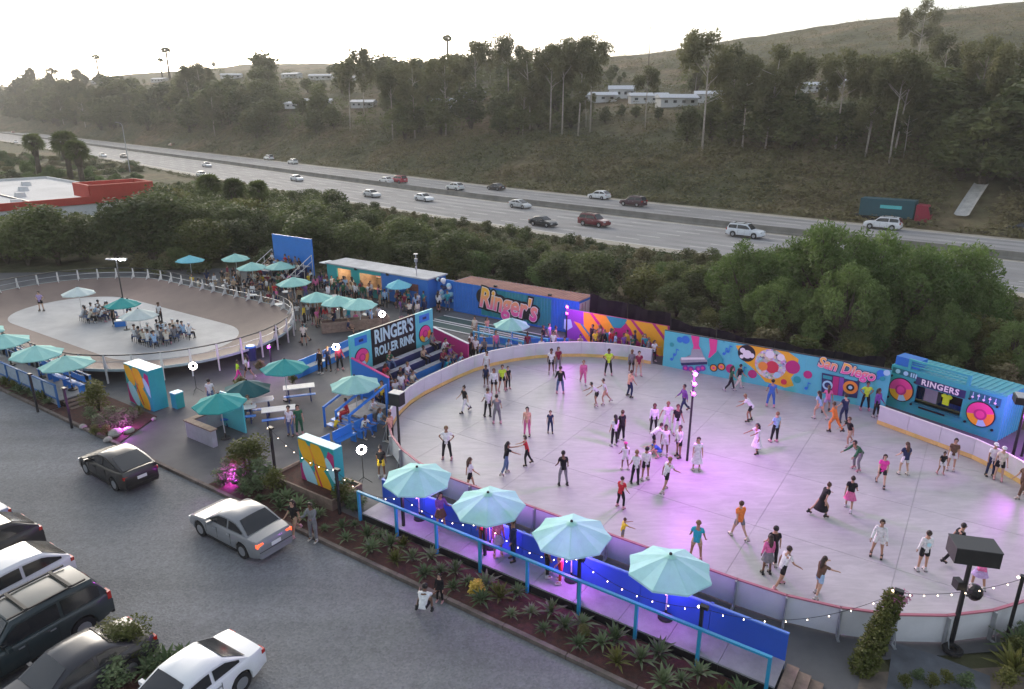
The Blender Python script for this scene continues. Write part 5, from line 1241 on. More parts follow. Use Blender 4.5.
for (u, n, c_, lb, r_) in ((-31.2, 19.4, TE, 'teal umbrella at the corner counter by the lot', 1.35), (-32.7, 24.6, TE, 'teal umbrella over the picnic tables', 1.4), (-27.3, 25.1, AQ, 'pale aqua umbrella over the blue stairs by the bleachers', 1.4), (-61.2, 26.8, PA, 'white umbrella on the track infield by the seated crew', 1.3), (-54.6, 26.9, TE, 'teal umbrella in the middle of the track infield', 1.3), (-50.6, 25.9, PA, 'white umbrella beside the larger seated crew on the infield', 1.35),
                           (-66, 39.8, SKY, 'sky blue umbrella furthest back behind the track', 1.4), (-63, 43, AQ, 'aqua umbrella at the rear beside the back bleachers', 1.4), (-57.9, 41.2, AQ, 'left of two touching aqua umbrellas before the back bleachers', 1.45), (-55.9, 42.9, AQ, 'right of two touching aqua umbrellas before the back bleachers', 1.5), (-49.4, 39.2, AQ, 'aqua umbrella among the crowd between the track and the shop', 1.5), (-43.6, 36.7, AQ, 'left of three overlapping aqua umbrellas in the plaza', 1.35), (-41.3, 36.9, AQ, 'middle of three overlapping aqua umbrellas in the plaza', 1.4), (-39.4, 37.2, AQ, 'right of three overlapping aqua umbrellas in the plaza', 1.4), (-41.25, 43.7, SKY, 'sky blue umbrella at the shop counter', 1.15), (-26.6, 39.3, AQ, 'pale aqua umbrella above the blue rails by the game court', 1.3)):
    umbrella(UN(u, n), c_, lb, r_, 2.6)
t = umbrella(UN(-33.6, 22.6), (.012, .10, .11), 'dark green umbrella sagging low over a picnic table', 1.35, 1.75)

# ------------------------------------------------------------------ plaza furniture
m_tabtop = mat('table_white', (.60, .60, .58), .6, var=.08)
def picnic(label, loc, rz, name='picnic_table'):
    t = thing(name, label, 'picnic table', loc, rz, 'picnic tables in the plaza')
    for k in range(3): MB().box(0, -.25+.25*k, .74, 1.8, .24, .04).build('top_plank', m_tabtop, t)
    for s_ in (-1, 1):
        MB().box(0, s_*.68, .44, 1.8, .26, .04).build('bench_plank', m_bluep, t)
        lg = MB(); lg.tube((s_*.62, -.75, 0), (s_*.62, -.2, .72), .04, n=5); lg.tube((s_*.62, .75, 0), (s_*.62, .2, .72), .04, n=5); lg.tube((s_*.62, -.75, .4), (s_*.62, .75, .4), .035, n=5); lg.build('leg_frame', m_navy, t)
    return t
for k, (px, py, lb) in enumerate(((258, 412, 'picnic table with white top under the dark green umbrella'), (300, 398, 'picnic table with white top furthest right in the plaza'), (280, 421, 'picnic table with white top and a black bowl nearest the lot'), (240, 420, 'picnic table with white top beside the corner counter'))):
    picnic(lb, G(px, py), R(18))
def lounge(label, a, b, m):
    d_ = b-a; t = thing('long_bench', label, 'bench', a, math.atan2(d_.y, d_.x), 'long blue benches'); L_ = d_.length
    MB().box(L_/2, 0, .45, L_, .45, .06).build('seat', m_tabtop, t); MB().box(L_/2, .26, .72, L_, .06, .5).build('backrest', m, t); MB().box(L_/2, -.2, .21, L_, .04, .40).build('front_panel', m, t)
    for x in (.1, L_-.1): MB().box(x, .02, .21, .08, .38, .4).build('leg', m, t)
lounge('long blue bench running towards the big name board, left half', G(296, 378), G(324, 366), m_bluep); lounge('long blue bench running towards the big name board, right half', G(327, 364.5), G(354, 352), m_bluep)
lounge('blue bench behind the rink boards beside the court rail', UN(-28.6, 38.2), UN(-26.2, 39.6), m_bluep); lounge('blue bench behind the rink boards near the aqua umbrella', UN(-25.8, 39.9), UN(-23.2, 41.6), m_bluep)
kt = thing('corner_counter', 'L shaped counter with brown ledge and teal panels under an umbrella', 'counter', UN(-32.9, 18.5), RA)
for (x, y, sx, sy) in ((1.0, 0, 2.4, .38), (-.03, 1.25, .38, 2.1)):
    MB().box(x, y, .95, sx, sy, .07).build('ledge', m_tim, kt); MB().box(x, y, .46, sx-.1, sy-.12, .92).build('panel', m_grey, kt)
MB().box(1.1, 1.9, 1.0, 1.9, .08, 2.0).build('screen_panel', m_cyan, kt)
wp = thing('wooden_planter_box', 'long weathered wooden planter beside the three plaza umbrellas', 'planter', UN(-41.4, 35.0), R(20))
for k in range(3): MB().box(2.6, -.45, .16+.28*k, 5.2, .06, .26).build('plank', m_tim, wp); MB().box(2.6, .45, .16+.28*k, 5.2, .06, .26).build('plank', m_tim, wp)
for x in (0, 5.2): MB().box(x, 0, .44, .07, .9, .82).build('end_board', m_tim, wp)
MB().box(2.6, 0, .78, 5.1, .84, .06).build('soil', m_mulch, wp)
bn = thing('rubbish_bin', 'navy blue rubbish bin beside the banked track', 'bin', G(252, 360)); mb = MB(); mb.tube((0, 0, 0), (0, 0, .95), .30, .36, 12); mb.build('body', m_navy, bn); MB().tube((0, 0, .95), (0, 0, 1.05), .38, .30, 12).build('lid', m_bluep, bn)
bn = thing('teal_bin', 'small teal bin against the painted block by the track', 'bin', UN(-37.1, 20.4)); MB().box(0, 0, .45, .5, .5, .9, RA).build('body', m_tealp, bn); MB().box(0, 0, .93, .54, .54, .06, RA).build('lid', m_lblue, bn)
ds = thing('timber_steps', 'low timber steps at the right hand end of the fence deck', 'steps', UN(-2.75, 17.9), RA)
for k in range(3): MB().box(.2+.36*k, .6, .30-.10*k-.06, .35, 1.2, .08).build('tread', m_tim, ds); MB().box(.03+.36*k, .6, .14-.05*k, .03, 1.2, .26-.1*k).build('riser', m_tim, ds)
# blue stairs beside the bleachers
sr = thing('blue_stairs', 'short blue stairs with slanting rails under the pale umbrella', 'stairs', UN(-28.0, 23.2), RA)
for k in range(3): MB().box(1.0, .3+.34*k, .12+.17*k, 1.9, .34, .06).build('tread', m_bluep, sr)
MB().box(1.0, 2.1, .62, 1.9, 2.0, .06).build('landing', m_deck, sr)
for x in (.03, .98, 1.97):
    mb = MB(); mb.box(x, .1, .55, .09, .09, 1.1); mb.box(x, 2.9, .95, .09, .09, 1.9); mb.add([(x-.05, .05, 1.08), (x+.05, .05, 1.08), (x+.05, 2.95, 1.88), (x-.05, 2.95, 1.88), (x-.05, .05, 1.2), (x+.05, .05, 1.2), (x+.05, 2.95, 2.0), (x-.05, 2.95, 2.0)], [(3, 2, 1, 0), (4, 5, 6, 7), (0, 1, 5, 4), (1, 2, 6, 5), (2, 3, 7, 6), (3, 0, 4, 7)]); mb.build('slanting_rail', m_bluep, sr)
for k in range(3):
    b = thing('blue_bench', ('left', 'middle', 'right')[k]+' of the blue benches between the stairs and the rink', 'bench', UN(-25.4, 20.3+1.5*k), RA+R(90), 'benches beside the rink end')
    MB().box(.6, 0, .44, 1.3, .4, .05).build('seat', m_bluep, b); MB().box(.6, .22, .7, 1.3, .05, .45).build('backrest', m_bluep, b)
    for x in (.08, 1.12): MB().box(x, 0, .21, .07, .36, .42).build('leg', m_bluep, b)
# merchandise stall tables at the back plaza (round tables)
for k in range(9):
    u, n = [(-47, 41.5), (-45.2, 39.4), (-48.8, 36.9), (-51.8, 40.2), (-53.4, 37.6), (-58.5, 38.6), (-61.5, 39.2), (-43.2, 38.6), (-40.3, 38.9)][k]
    t = thing('cafe_table', 'small round cafe table among the plaza crowd', 'table', UN(u, n), 0, 'cafe tables'); MB().tube((0, 0, .72), (0, 0, .76), .45, n=14).build('top', m_tabtop, t); MB().tube((0, 0, .03), (0, 0, .72), .04, n=6).build('stem', m_trim, t); MB().tube((0, 0, 0), (0, 0, .03), .25, n=10).build('foot', m_trim, t)

# ------------------------------------------------------------------ lamps, poles, string lights
m_bulb = mat('bulb_glow', (1, .8, .6), emit=(1, .78, .55), estr=6); m_ring = mat('ring_glow', (1, 1, 1), emit=(1, .93, .86), estr=16); m_mag_l = mat('magenta_glow', (1, .2, 1), emit=(.80, .08, 1.0), estr=1.1); m_floodg = mat('flood_glow', (1, 1, 1), emit=(.95, .98, 1), estr=14)
def lamp(name, parent, loc, energy, color, kind='POINT', size=.12, rot=None, blend=.6, ang=100):
    l = bpy.data.lights.new(name, kind); l.energy = energy; l.color = color; l.shadow_soft_size = size
    o = obj(name, l, parent, loc)
    if kind == 'SPOT': l.spot_size = R(ang); l.spot_blend = blend
    if rot is not None: o.rotation_euler = rot
    return o
MGC = (.72, .12, 1.0)
def ringlight(label, loc, h=1.75, energy=26):
    t = thing('ring_light', label, 'ring light', loc, R(20), 'ring lights in the plaza')
    mb = MB(); mb.tube((0, 0, .3), (0, 0, h-.24), .02, n=6)
    for a in range(3): mb.tube((0, 0, .35), (.38*math.cos(a*2.094), .38*math.sin(a*2.094), .02), .014, n=5)
    mb.build('tripod', m_blackst, t); rg = MB(); n = 18
    rg.path([(.18*math.cos(2*math.pi*i/n), 0, h+.18*math.sin(2*math.pi*i/n)) for i in range(n+1)], .05, 8); rg.build('ring', m_ring, t); lamp('ring_lamp', t, (0, -.2, h), energy, (1, .92, .84), size=.2)
ringlight('ring light on a tripod beside the teal block by the track', G(197, 393)); ringlight('ring light on a tripod behind the painted block in the planter', G(364, 484)); ringlight('ring light at the left end of the long blue bench', G(338, 372)); ringlight('bright ring light behind the big name board', G(384, 344), 2.3); 
def ledpole(label, loc, h, heads, energy, name='led_pole', rz=0, color=MGC, gm=None, arm=0):
    t = thing(name, label, 'light pole', loc, rz, 'coloured light poles'); MB().tube((0, 0, 0), (0, 0, h), .06, .05, 8).build('pole', m_blackst, t)
    for z in heads:
        hd = MB(); hd.tube((arm, -.10, z), (arm, .16, z), .11, n=10); hd.build('lamp_head', m_black, t); MB().ball((arm, -.13, z), .10, 10, 6).build('lens', gm or m_mag_l, t)
    lamp('led_lamp', t, (arm, -.4, heads[0]), energy, color, size=.5)
    return t
ledpole('black pole with three magenta lights standing in the middle of the rink', G(687, 461), 4.75, (4.6, 4.1, 3.6), 620)
ledpole('light stand with a magenta lamp beside the banked track', G(272, 370), 1.75, (1.65,), 60, 'light_stand')
ledpole('black pole with magenta lights at the end of the yellow striped mural', UN(-24.2, 43.0), 3.0, (2.9, 2.4), 180, 'light_stand')
ledpole('black stand with magenta lights beside the boombox booth', UN(3.4, 40.3), 3.0, (2.5, 2.1), 320, 'light_stand')
def uplight(label, loc, energy):
    t = thing('ground_spotlight', label, 'spotlight', loc, 0, 'magenta spotlights in the beds'); MB().tube((0, 0, 0), (0, 0, .16), .09, .12, 10).build('housing', m_black, t); MB().tube((0, 0, .16), (0, 0, .175), .09, n=10).build('lens', m_mag_l, t); lamp('spot_lamp', t, (0, 0, .42), energy, (.80, .08, 1.0), size=.1)
uplight('magenta spotlight lighting the shrub beside the corner counter', G(236, 484), 70); uplight('magenta spotlight lighting the shrub in the bed by the track steps', G(125, 432), 45)
def downlight(label, loc, energy):
    t = thing('under_umbrella_light', label, 'lamp', loc, 0, 'lamps under the fence umbrellas'); MB().tube((0, 0, 0), (0, 0, .5), .03, n=8).build('tube', mat('violet_tube', (1, .6, 1), emit=(.6, .2, 1), estr=1.6), t); MB().tube((0, 0, .5), (0, 0, .56), .045, n=8).build('cap', m_black, t); lamp('tube_lamp', t, (.0, -.25, .25), energy, (.62, .16, 1.0), size=.15)
for k, u in enumerate((-17.3, -13.72, -10.15, -6.58)): downlight('violet tube light on the pole of the '+('leftmost', 'second', 'third', 'nearest')[k]+' fence umbrella', UN(u, 18.72, DZ+1.0), (20, 62, 52, 22)[k])
# flood-lit mast in the infield
t = thing('floodlight_mast', 'slim mast with white floodlights in the middle of the track infield', 'light pole', G(123, 299)); MB().tube((0, 0, 0), (0, 0, 3.6), .06, .05, 8).build('pole', m_blackst, t); MB().tube((-.75, 0, 3.6), (.85, 0, 3.6), .035, n=6).build('cross_arm', m_blackst, t)
for k, x in enumerate((-.7, -.35, .0, .45, .65, .85)): MB().box(x, -.05, 3.72, .28, .30, .10).build('flood_head', m_grey, t); 
for k, x in enumerate((.45, .65, .85)): MB().box(x, -.22, 3.70, .18, .03, .16).build('flood_lens', m_floodg, t)
lamp('flood_lamp', t, (.6, -.5, 3.6), 90, (.95, .97, 1))
# big loudspeaker at the near right corner
t = thing('loudspeaker_pole', 'black pole carrying a big box loudspeaker at the near corner of the rink', 'loudspeaker', G(951, 643)); MB().tube((0, 0, 0), (0, 0, 3.0), .08, .07, 8).build('pole', m_blackst, t)
sp = MB().box(.1, .1, 3.38, 1.25, .8, .52, R(-14)).build('cabinet', mat('speaker_black', (.02, .02, .021), .55, var=.2), t); MB().box(.1, .1, 3.655, 1.27, .82, .03, R(-14)).build('lid', mat('speaker_lid', (.045, .045, .047), .5), t)
ld = MB(); ld.tube((.25, .15, 1.7), (.55, .3, 1.7), .03, n=6); ld.ball((.62, .33, 1.7), .24, 10, 6, 1.2); ld.build('round_lamp', m_black, t); MB().box(-.15, .1, 2.2, .2, .3, .3).build('bracket', m_black, t)
t = thing('loudspeaker_pole', 'black pole with a pale topped loudspeaker between the bleachers and the rink', 'loudspeaker', G(400, 456)); MB().tube((0, 0, 0), (0, 0, 2.9), .07, .06, 8).build('pole', m_blackst, t); MB().box(0, 0, 3.1, .62, .48, .62, R(-25)).build('cabinet', m_black, t); MB().box(0, 0, 3.425, .64, .50, .03, R(-25)).build('lid', m_grey, t)
t = thing('loudspeaker_pole', 'grey topped loudspeaker on a pole at the right end of the booth', 'loudspeaker', UN(3.0, 39.6)); MB().tube((0, 0, 0), (0, 0, 3.0), .07, .06, 8).build('pole', m_blackst, t); MB().box(.1, -.1, 3.2, 1.3, .8, .34, R(-25)).build('cabinet', m_black, t); MB().box(.2, -.1, 3.385, 1.32, .82, .03, R(-25)).build('lid', m_grey, t)
# posts with string lights
POSTS = {}
for k, (px, py, h, lb) in enumerate(((404, 533, 1.75, 'black post with a bulb beside the leftmost fence umbrella'), (485, 563, 1.8, 'black post with a bulb below the second fence umbrella'), (578, 607, 1.95, 'black post with a bulb below the third fence umbrella'), (697, 660, 2.0, 'black post with a bulb below the nearest fence umbrella'), (340, 515, 2.15, 'black post in front of the painted block in the planter'), (884, 655, 2.4, 'black post wrapped by the vine at the near rink corner'), (1006, 640, 2.4, 'black post at the right edge behind the loudspeaker pole'), (38, 412, 2.3, 'black post in the bed along the track deck'), (72, 428, 2.3, 'black post at the foot of the track deck steps'), (275, 470, 2.2, 'black post among the lit shrubs by the corner counter'))):
    p = G(px, py); t = thing('light_post', lb, 'post', p, RA, 'black posts for the string lights'); MB().box(0, 0, h/2, .10, .10, h).build('shaft', m_blackst, t); MB().box(.06, 0, h+.02, .26, .16, .10).build('cap', m_black, t); MB().ball((-.11, -.03, h-.02), .038, 8, 5).build('bulb', m_bulb, t); POSTS[k] = p+Vector((0, 0, h-.05))
def string(label, a, b, sag, n=8):
    t = thing('string_lights', label, 'string lights', (0, 0, 0), 0, 'strings of warm bulbs'); pts = [a.lerp(b, i/16)+Vector((0, 0, -sag*4*(i/16)*(1-i/16))) for i in range(17)]
    MB().path(pts, .009, 4).build('wire', m_trim, t)
    for i in range(1, n): f = i/n; q = a.lerp(b, f)+Vector((0, 0, -sag*4*f*(1-f)-.06)); MB().ball(q, .017, 6, 4).build('bulb', m_bulb, t)
string('string of bulbs between the painted block and the leftmost fence post', POSTS[4], POSTS[0], .5); string('string of bulbs under the second fence umbrella', POSTS[0], POSTS[1], .45); string('string of bulbs under the third fence umbrella', POSTS[1], POSTS[2], .45); string('string of bulbs under the nearest fence umbrella', POSTS[2], POSTS[3], .45); string('string of bulbs from the last fence post to the near rink corner', POSTS[3], POSTS[5], .7, 9); string('string of bulbs across the near right corner of the rink', POSTS[5], POSTS[6], .25, 9)
string('string of bulbs above the lit shrubs by the corner counter', POSTS[9], POSTS[4], .4)
# freeway lamp and utility pole
t = thing('freeway_lamp', 'tall thin lamp post at the near edge of the freeway behind the red building', 'street lamp', G(130, 172)); 
mb = MB(); mb.tube((0, 0, 0), (0, 0, 12.5), .14, .08, 8); mb.path([(0, 0, 12.5), (-.6, .5, 13.1), (-2.6, 2, 13.4)], .05, 6); mb.build('pole', m_alu, t); MB().box(-2.7, 2.1, 13.38, .7, .3, .12, -.6).build('lamp_head', m_grey, t)
p = HIT(648, 75); t = thing('utility_pole', 'thin utility pole with a cross arm on the brown ridge', 'utility pole', p); hh = 46*PX(p)[2]/FPX; MB().tube((0, 0, -1), (0, 0, hh), .22, .14, 6).build('pole', m_bark, t); MB().box(0, 0, hh*.93, 3.6, .18, .22).build('cross_arm', m_bark, t)
dr = DR0; d2 = DR1; dd = d2-dr
t = thing('concrete_drain', 'pale concrete drain chute running down the bank to the freeway', 'drain', dr); mb = MB(); K_ = 8
for i in range(K_+1):
    f = i/K_; q = dr.lerp(d2, f); zt = float(hgt(q.x, q.y))+.12-dr.z; sw = Vector((dd.y, -dd.x, 0)).normalized(); c_ = q-dr
    for s_, z_ in ((-1.0, .2), (-.6, .0), (.6, .0), (1.0, .2)): mb.v.append((c_.x+sw.x*s_, c_.y+sw.y*s_, zt+.55+z_))
for i in range(K_):
    for j in range(3): mb.f.append((i*4+j, i*4+j+1, i*4+5+j, i*4+4+j)); mb.m.append(0)
mb.build('chute', mat('drain_concrete', (.40, .39, .37), .85, var=.2, scale=1), t)

# ------------------------------------------------------------------ plants of the beds
def agave(seed, n=26, L_=.62, m=None, up_=.5):
    q = random.Random(seed); mb = MB()
    for i in range(n):
        a = i*2.4+q.uniform(-.2, .2); el = .12+1.25*(i/n)*up_*1.6; l = L_*q.uniform(.75, 1.1)*(1-.25*i/n); w = l*.085; d_ = Vector((math.cos(a)*math.cos(el), math.sin(a)*math.cos(el), math.sin(el))); s_ = Vector((-math.sin(a), math.cos(a), 0)); nz = d_.cross(s_); b0 = Vector((0, 0, .12))
        p1 = b0+d_*l*.5+Vector((0, 0, .04)); p2 = b0+d_*l-Vector((0, 0, .10*l))
        mb.add([b0-s_*w*.7, b0+s_*w*.7, p1+s_*w, p1-s_*w, p2, p1-nz*w*.5], [(0, 1, 2, 5), (1, 0, 5), (0, 5, 3), (5, 2, 4), (3, 5, 4)])
    return mb.mesh('leaves', m or F_agave)
AG = [agave(201, 26, .66), agave(202, 22, .72), agave(203, 30, .56)]; AGG = [agave(204, 30, .8, F_lime, .9), agave(205, 34, .7, F_agave, 1.0)]
STEM = MB().tube((0, 0, -.05), (0, 0, .18), .07, .05, 7).mesh('stem', m_bark)
def plant(mesh, name, label, loc, s_, group, cat='plant'):
    t = thing(name, label, cat, loc, rnd.uniform(0, 6.28), group); t.scale = (s_,)*3; obj('stem', STEM, t); obj('leaves', mesh, t); return t
for k in range(58):
    u = -26.9+25.6*(k+rnd.uniform(-.3, .3))/58; n = 16.35+(.0, .55, .95)[k % 3]*rnd.uniform(.7, 1.1)
    if -21.0 < u < -19.5 and n > 17.2: continue
    r_ = rnd.random()
    if r_ < .72: plant(rnd.choice(AG), 'agave_plant', 'grey green agave in the red mulch bed along the deck', UN(u, n, .04), rnd.uniform(.65, 1.15), 'agaves in the long bed')
    else: plant(rnd.choice(AGG), 'spiky_plant', 'upright yellow green spiky plant in the red mulch bed along the deck', UN(u, n, .04), rnd.uniform(.7, 1.15), 'spiky plants in the long bed')
for k in range(26): plant(rnd.choice(AG+AGG), 'agave_plant', 'green strappy plant in the narrow bed along the track deck', UN(-60+17*k/26, 16.1+rnd.uniform(0, .3), .03), rnd.uniform(.7, 1.1), 'plants along the track deck')
SM = [bushy(301, 1.0, .62, 900, .10, F_agave, 6, 0), bushy(302, 1.0, .62, 900, .10, F_lime, 6, 0), bushy(303, 2.2, 1.15, 3000, .13, F_lime, 8, .3), bushy(304, 1.1, .7, 900, .13, mat('flowering', (.55, .40, .06), .8), 6, 0)]
for k, (px, py, h, v, lb) in enumerate(((478, 597, .75, 3, 'small yellow flowering bush in the long agave bed'), (583, 640, .6, 1, 'small olive bush in the long agave bed'), (250, 480, 2.3, 2, 'leafy young tree beside the corner counter'), (228, 478, 1.1, 0, 'grey shrub lit magenta beside the corner counter'), (242, 486, 1.0, 0, 'grey shrub at the front of the lit bed'), (262, 488, 1.5, 0, 'tall grey green shrub beside the lit shrub'), (278, 492, 1.3, 1, 'olive shrub beside the timber planter'), (100, 412, 2.0, 2, 'leafy young tree by the track deck steps'), (124, 424, 1.0, 0, 'grey shrub lit magenta in the bed by the track steps'), (100, 428, .9, 0, 'grey shrub in the bed by the track steps'), (108, 436, .7, 1, 'low olive shrub at the tip of the bed by the steps'), (92, 420, .9, 0, 'grey shrub beside the track deck steps'), (112, 424, 1.1, 0, 'tall grey shrub behind the magenta spotlight'), (134, 420, .8, 0, 'grey shrub at the back of the bed by the steps'), (140, 416, .7, 1, 'low olive shrub beside the teal block'), (96, 436, .7, 1, 'low olive shrub at the kerb by the steps'), (346, 505, 1.4, 1, 'olive shrub between the painted block and the deck'), (357, 512, 1.1, 0, 'grey shrub at the left end of the deck'), (262, 372, .9, 1, 'potted green shrub beside the picnic tables'), (243, 390, 1.0, 1, 'dark shrub beside the ring light and picnic tables'), (293, 385, .8, 1, 'small shrub at the foot of the teal umbrella'))):
    SM[v].place('garden_shrub', lb, G(px, py), h, group='shrubs in the beds', cat='shrub')
# boulders of the bed
for k, (px, py, s_) in enumerate(((116, 435, .34), (129, 432, .26), (108, 441, .22), (154, 420, .16), (83, 428, .22))):
    mb = MB(); mb.ball((0, 0, s_*.4), s_, 9, 6, .65)
    mb.v = [(x*(1+.18*math.sin(7*y+k)), y*(1+.2*math.cos(5*x+k)), z) for x, y, z in mb.v]
    tag(mb.build('boulder', mat('boulder_stone', (.36, .33, .30), .9, var=.3, scale=4), None, G(px, py, .03), rnd.uniform(0, 6)), ('large pale boulder in the bed by the track steps', 'rounded boulder beside the magenta spotlight', 'flat boulder at the front of the bed by the steps', 'small boulder at the corner of the bed by the steps', 'boulder beside the track deck steps')[k], 'boulder', 'boulders in the bed')
# vine on the post, near right corner, and the plants beyond it
p = G(862, 672); cl = [((.18*i*.9, .12*i, .25+.30*i), (.43-.02*i, .38, .40)) for i in range(7)]
t = thing('flowering_vine', 'tall yellow green vine climbing the post at the near rink corner', 'vine', p); obj('foliage', leafmesh('foliage', cl, 7000, .11, 77, F_lime), t); obj('blossoms', leafmesh('blossoms', [((1.15, .75, 2.15), (.35, .3, .3))], 260, .09, 78, mat('blossom', (.45, .16, .26), .7)), t); MB().path([(0, 0, 0), (.5, .35, 1.0), (1.0, .7, 2.1)], [.05, .04, .02], 6).build('stem', m_bark, t)
for k, (px, py, h, v, lb) in enumerate(((945, 684, .5, 1, 'low olive plant on the path right of the vine'), (918, 680, .45, 0, 'low grey plant on the path right of the vine'), (1002, 690, .8, 1, 'olive bush in the bottom right corner'), (1022, 640, .7, 0, 'grey bush beside the right hand black post'), (930, 692, .55, 1, 'low olive ground plant at the bottom edge right of the vine'), (965, 694, .6, 0, 'low grey ground plant at the bottom edge'), (905, 694, .5, 1, 'low olive plant at the foot of the path'), (1015, 660, .9, 1, 'bushy plant at the right edge of the yard'))): SM[v].place('ground_plant', lb, G(px, min(py, 688)), h, group='plants in the yard', cat='plant')
plant(AGG[0], 'spiky_plant', 'large yellow green spiky plant in the bottom right corner', G(1012, 678), 1.5, 'spiky plants in the yard'); plant(AGG[1], 'spiky_plant', 'tall strappy plant beside the right hand black post', G(1018, 655), 1.5, 'spiky plants in the yard')
tr_ = thing('car_tyre', 'old tyre lying on the dirt beside the rink corner', 'tyre', G(952, 652)); n = 16; MB().path([(.22*math.cos(2*math.pi*i/n), .22*math.sin(2*math.pi*i/n), .09) for i in range(n+1)], .09, 8).build('tread', m_tyre, tr_); MB().tube((0, 0, .02), (0, 0, .05), .14, n=12).build('hub', m_black, tr_)
# island with shrubs between the parked cars
ip = [G(128, 668), G(205, 655), G(180, 705), G(60, 735)]
struct(MB().prism([(q.x, q.y) for q in ip[::-1]], -.02, .10).build('shrub_island', m_mulch))
for k, (px, py, h, v, lb) in enumerate(((130, 668, 1.75, 2, 'leafy shrub hiding the black sedan'), (108, 664, 1.5, 2, 'olive shrub behind the black sedan'), (118, 690, 1.2, 0, 'grey shrub at the bottom of the island'), (150, 665, 1.0, 0, 'grey leafed shrub at the tip of the island'))): SM[v].place('island_shrub', lb, G(px, py), h, group='shrubs of the island', cat='shrub')
for k, (px, py) in enumerate(((150, 676), (168, 668), (184, 660))): plant(AG[k], 'agave_plant', ('left', 'middle', 'right')[k]+' agave on the shrub island between the parked cars', G(px, py, .05), 1.15, 'agaves on the island')
# ------------------------------------------------------------------ people
m_skin = mat('skin', objcol=True, rough=.55, spec=.3); m_cloth = mat('cloth', objcol=True, rough=.85, var=.22, scale=9, spec=.2, bump=.9, bscale=14); m_hair = mat('hair', objcol=True, rough=.6); m_boot = mat('boot', objcol=True, rough=.5)
m_eye = mat('eye_dark', (.02, .015, .012), .3); m_lip = mat('lip', (.35, .10, .09), .5)
def rot(v, axis, a): return Matrix.Rotation(a, 3, axis) @ Vector(v)
def skel(lean=0, hipL=(0, 4), hipR=(0, 4), kneeL=0, kneeR=0, shL=(5, 8), shR=(5, 8), elL=12, elR=12, seat=None, nod=0, twist=0, fo=.6):
    """joint positions of a 1.72 m figure that faces +y; angles in degrees, hip/shoulder = (forward, outward)"""
    J = {}
    P = Vector((0, 0, 0)); J['pelvis'] = P
    up_ = rot((0, 0, 1), 'X', R(-lean)); J['spine'] = P+up_*.16; J['chest'] = P+up_*.34; J['neck'] = P+up_*.49; hd = rot((0, 0, 1), 'X', R(-lean*.45-nod)); J['head0'] = J['neck']+hd*.09; J['head1'] = J['neck']+hd*.17; J['head2'] = J['neck']+hd*.245
    for s_, k in ((-1, 'L'), (1, 'R')):
        f, o = (hipL if k == 'L' else hipR); kn = kneeL if k == 'L' else kneeR
        h = Vector((s_*.095, 0, -.04)); J['hip'+k] = h
        d_ = rot(rot((0, 0, -1), 'Y', R(-s_*o)), 'X', R(f)); J['knee'+k] = h+d_*.42; J['thigh'+k] = h+d_*.24
        d2_ = rot(rot((0, 0, -1), 'Y', R(-s_*o*.8)), 'X', R(f-kn)); J['ankle'+k] = J['knee'+k]+d2_*.40
        toe = rot((0, 1, 0), 'X', R((f-kn)*.55)); J['toe'+k] = J['ankle'+k]+toe*.15+Vector((0, 0, -.05))
        f, o = (shL if k == 'L' else shR); e_ = elL if k == 'L' else elR
        sh = J['chest']+up_*.075+rot((s_*.165, 0, 0), 'Z', R(twist)); J['sh'+k] = sh
        d_ = rot(rot((0, 0, -1), 'Y', R(-s_*o)), 'X', R(f)); J['el'+k] = sh+d_*.28; J['ua'+k] = sh+d_*.17
        d2_ = rot(rot((0, 0, -1), 'Y', R(-s_*(o*fo))), 'X', R(f+e_)); J['wr'+k] = J['el'+k]+d2_*.24; J['hand'+k] = J['wr'+k]+d2_*.075; J['hd'+k] = d2_
    lowest = min(min(J['ankle'+k].z-.10, J['toe'+k].z-.055) for k in 'LR')
    dz = -lowest if seat is None else seat
    for k in J:
        if not k.startswith('hd'): J[k] = J[k]+Vector((0, 0, dz))
    return J
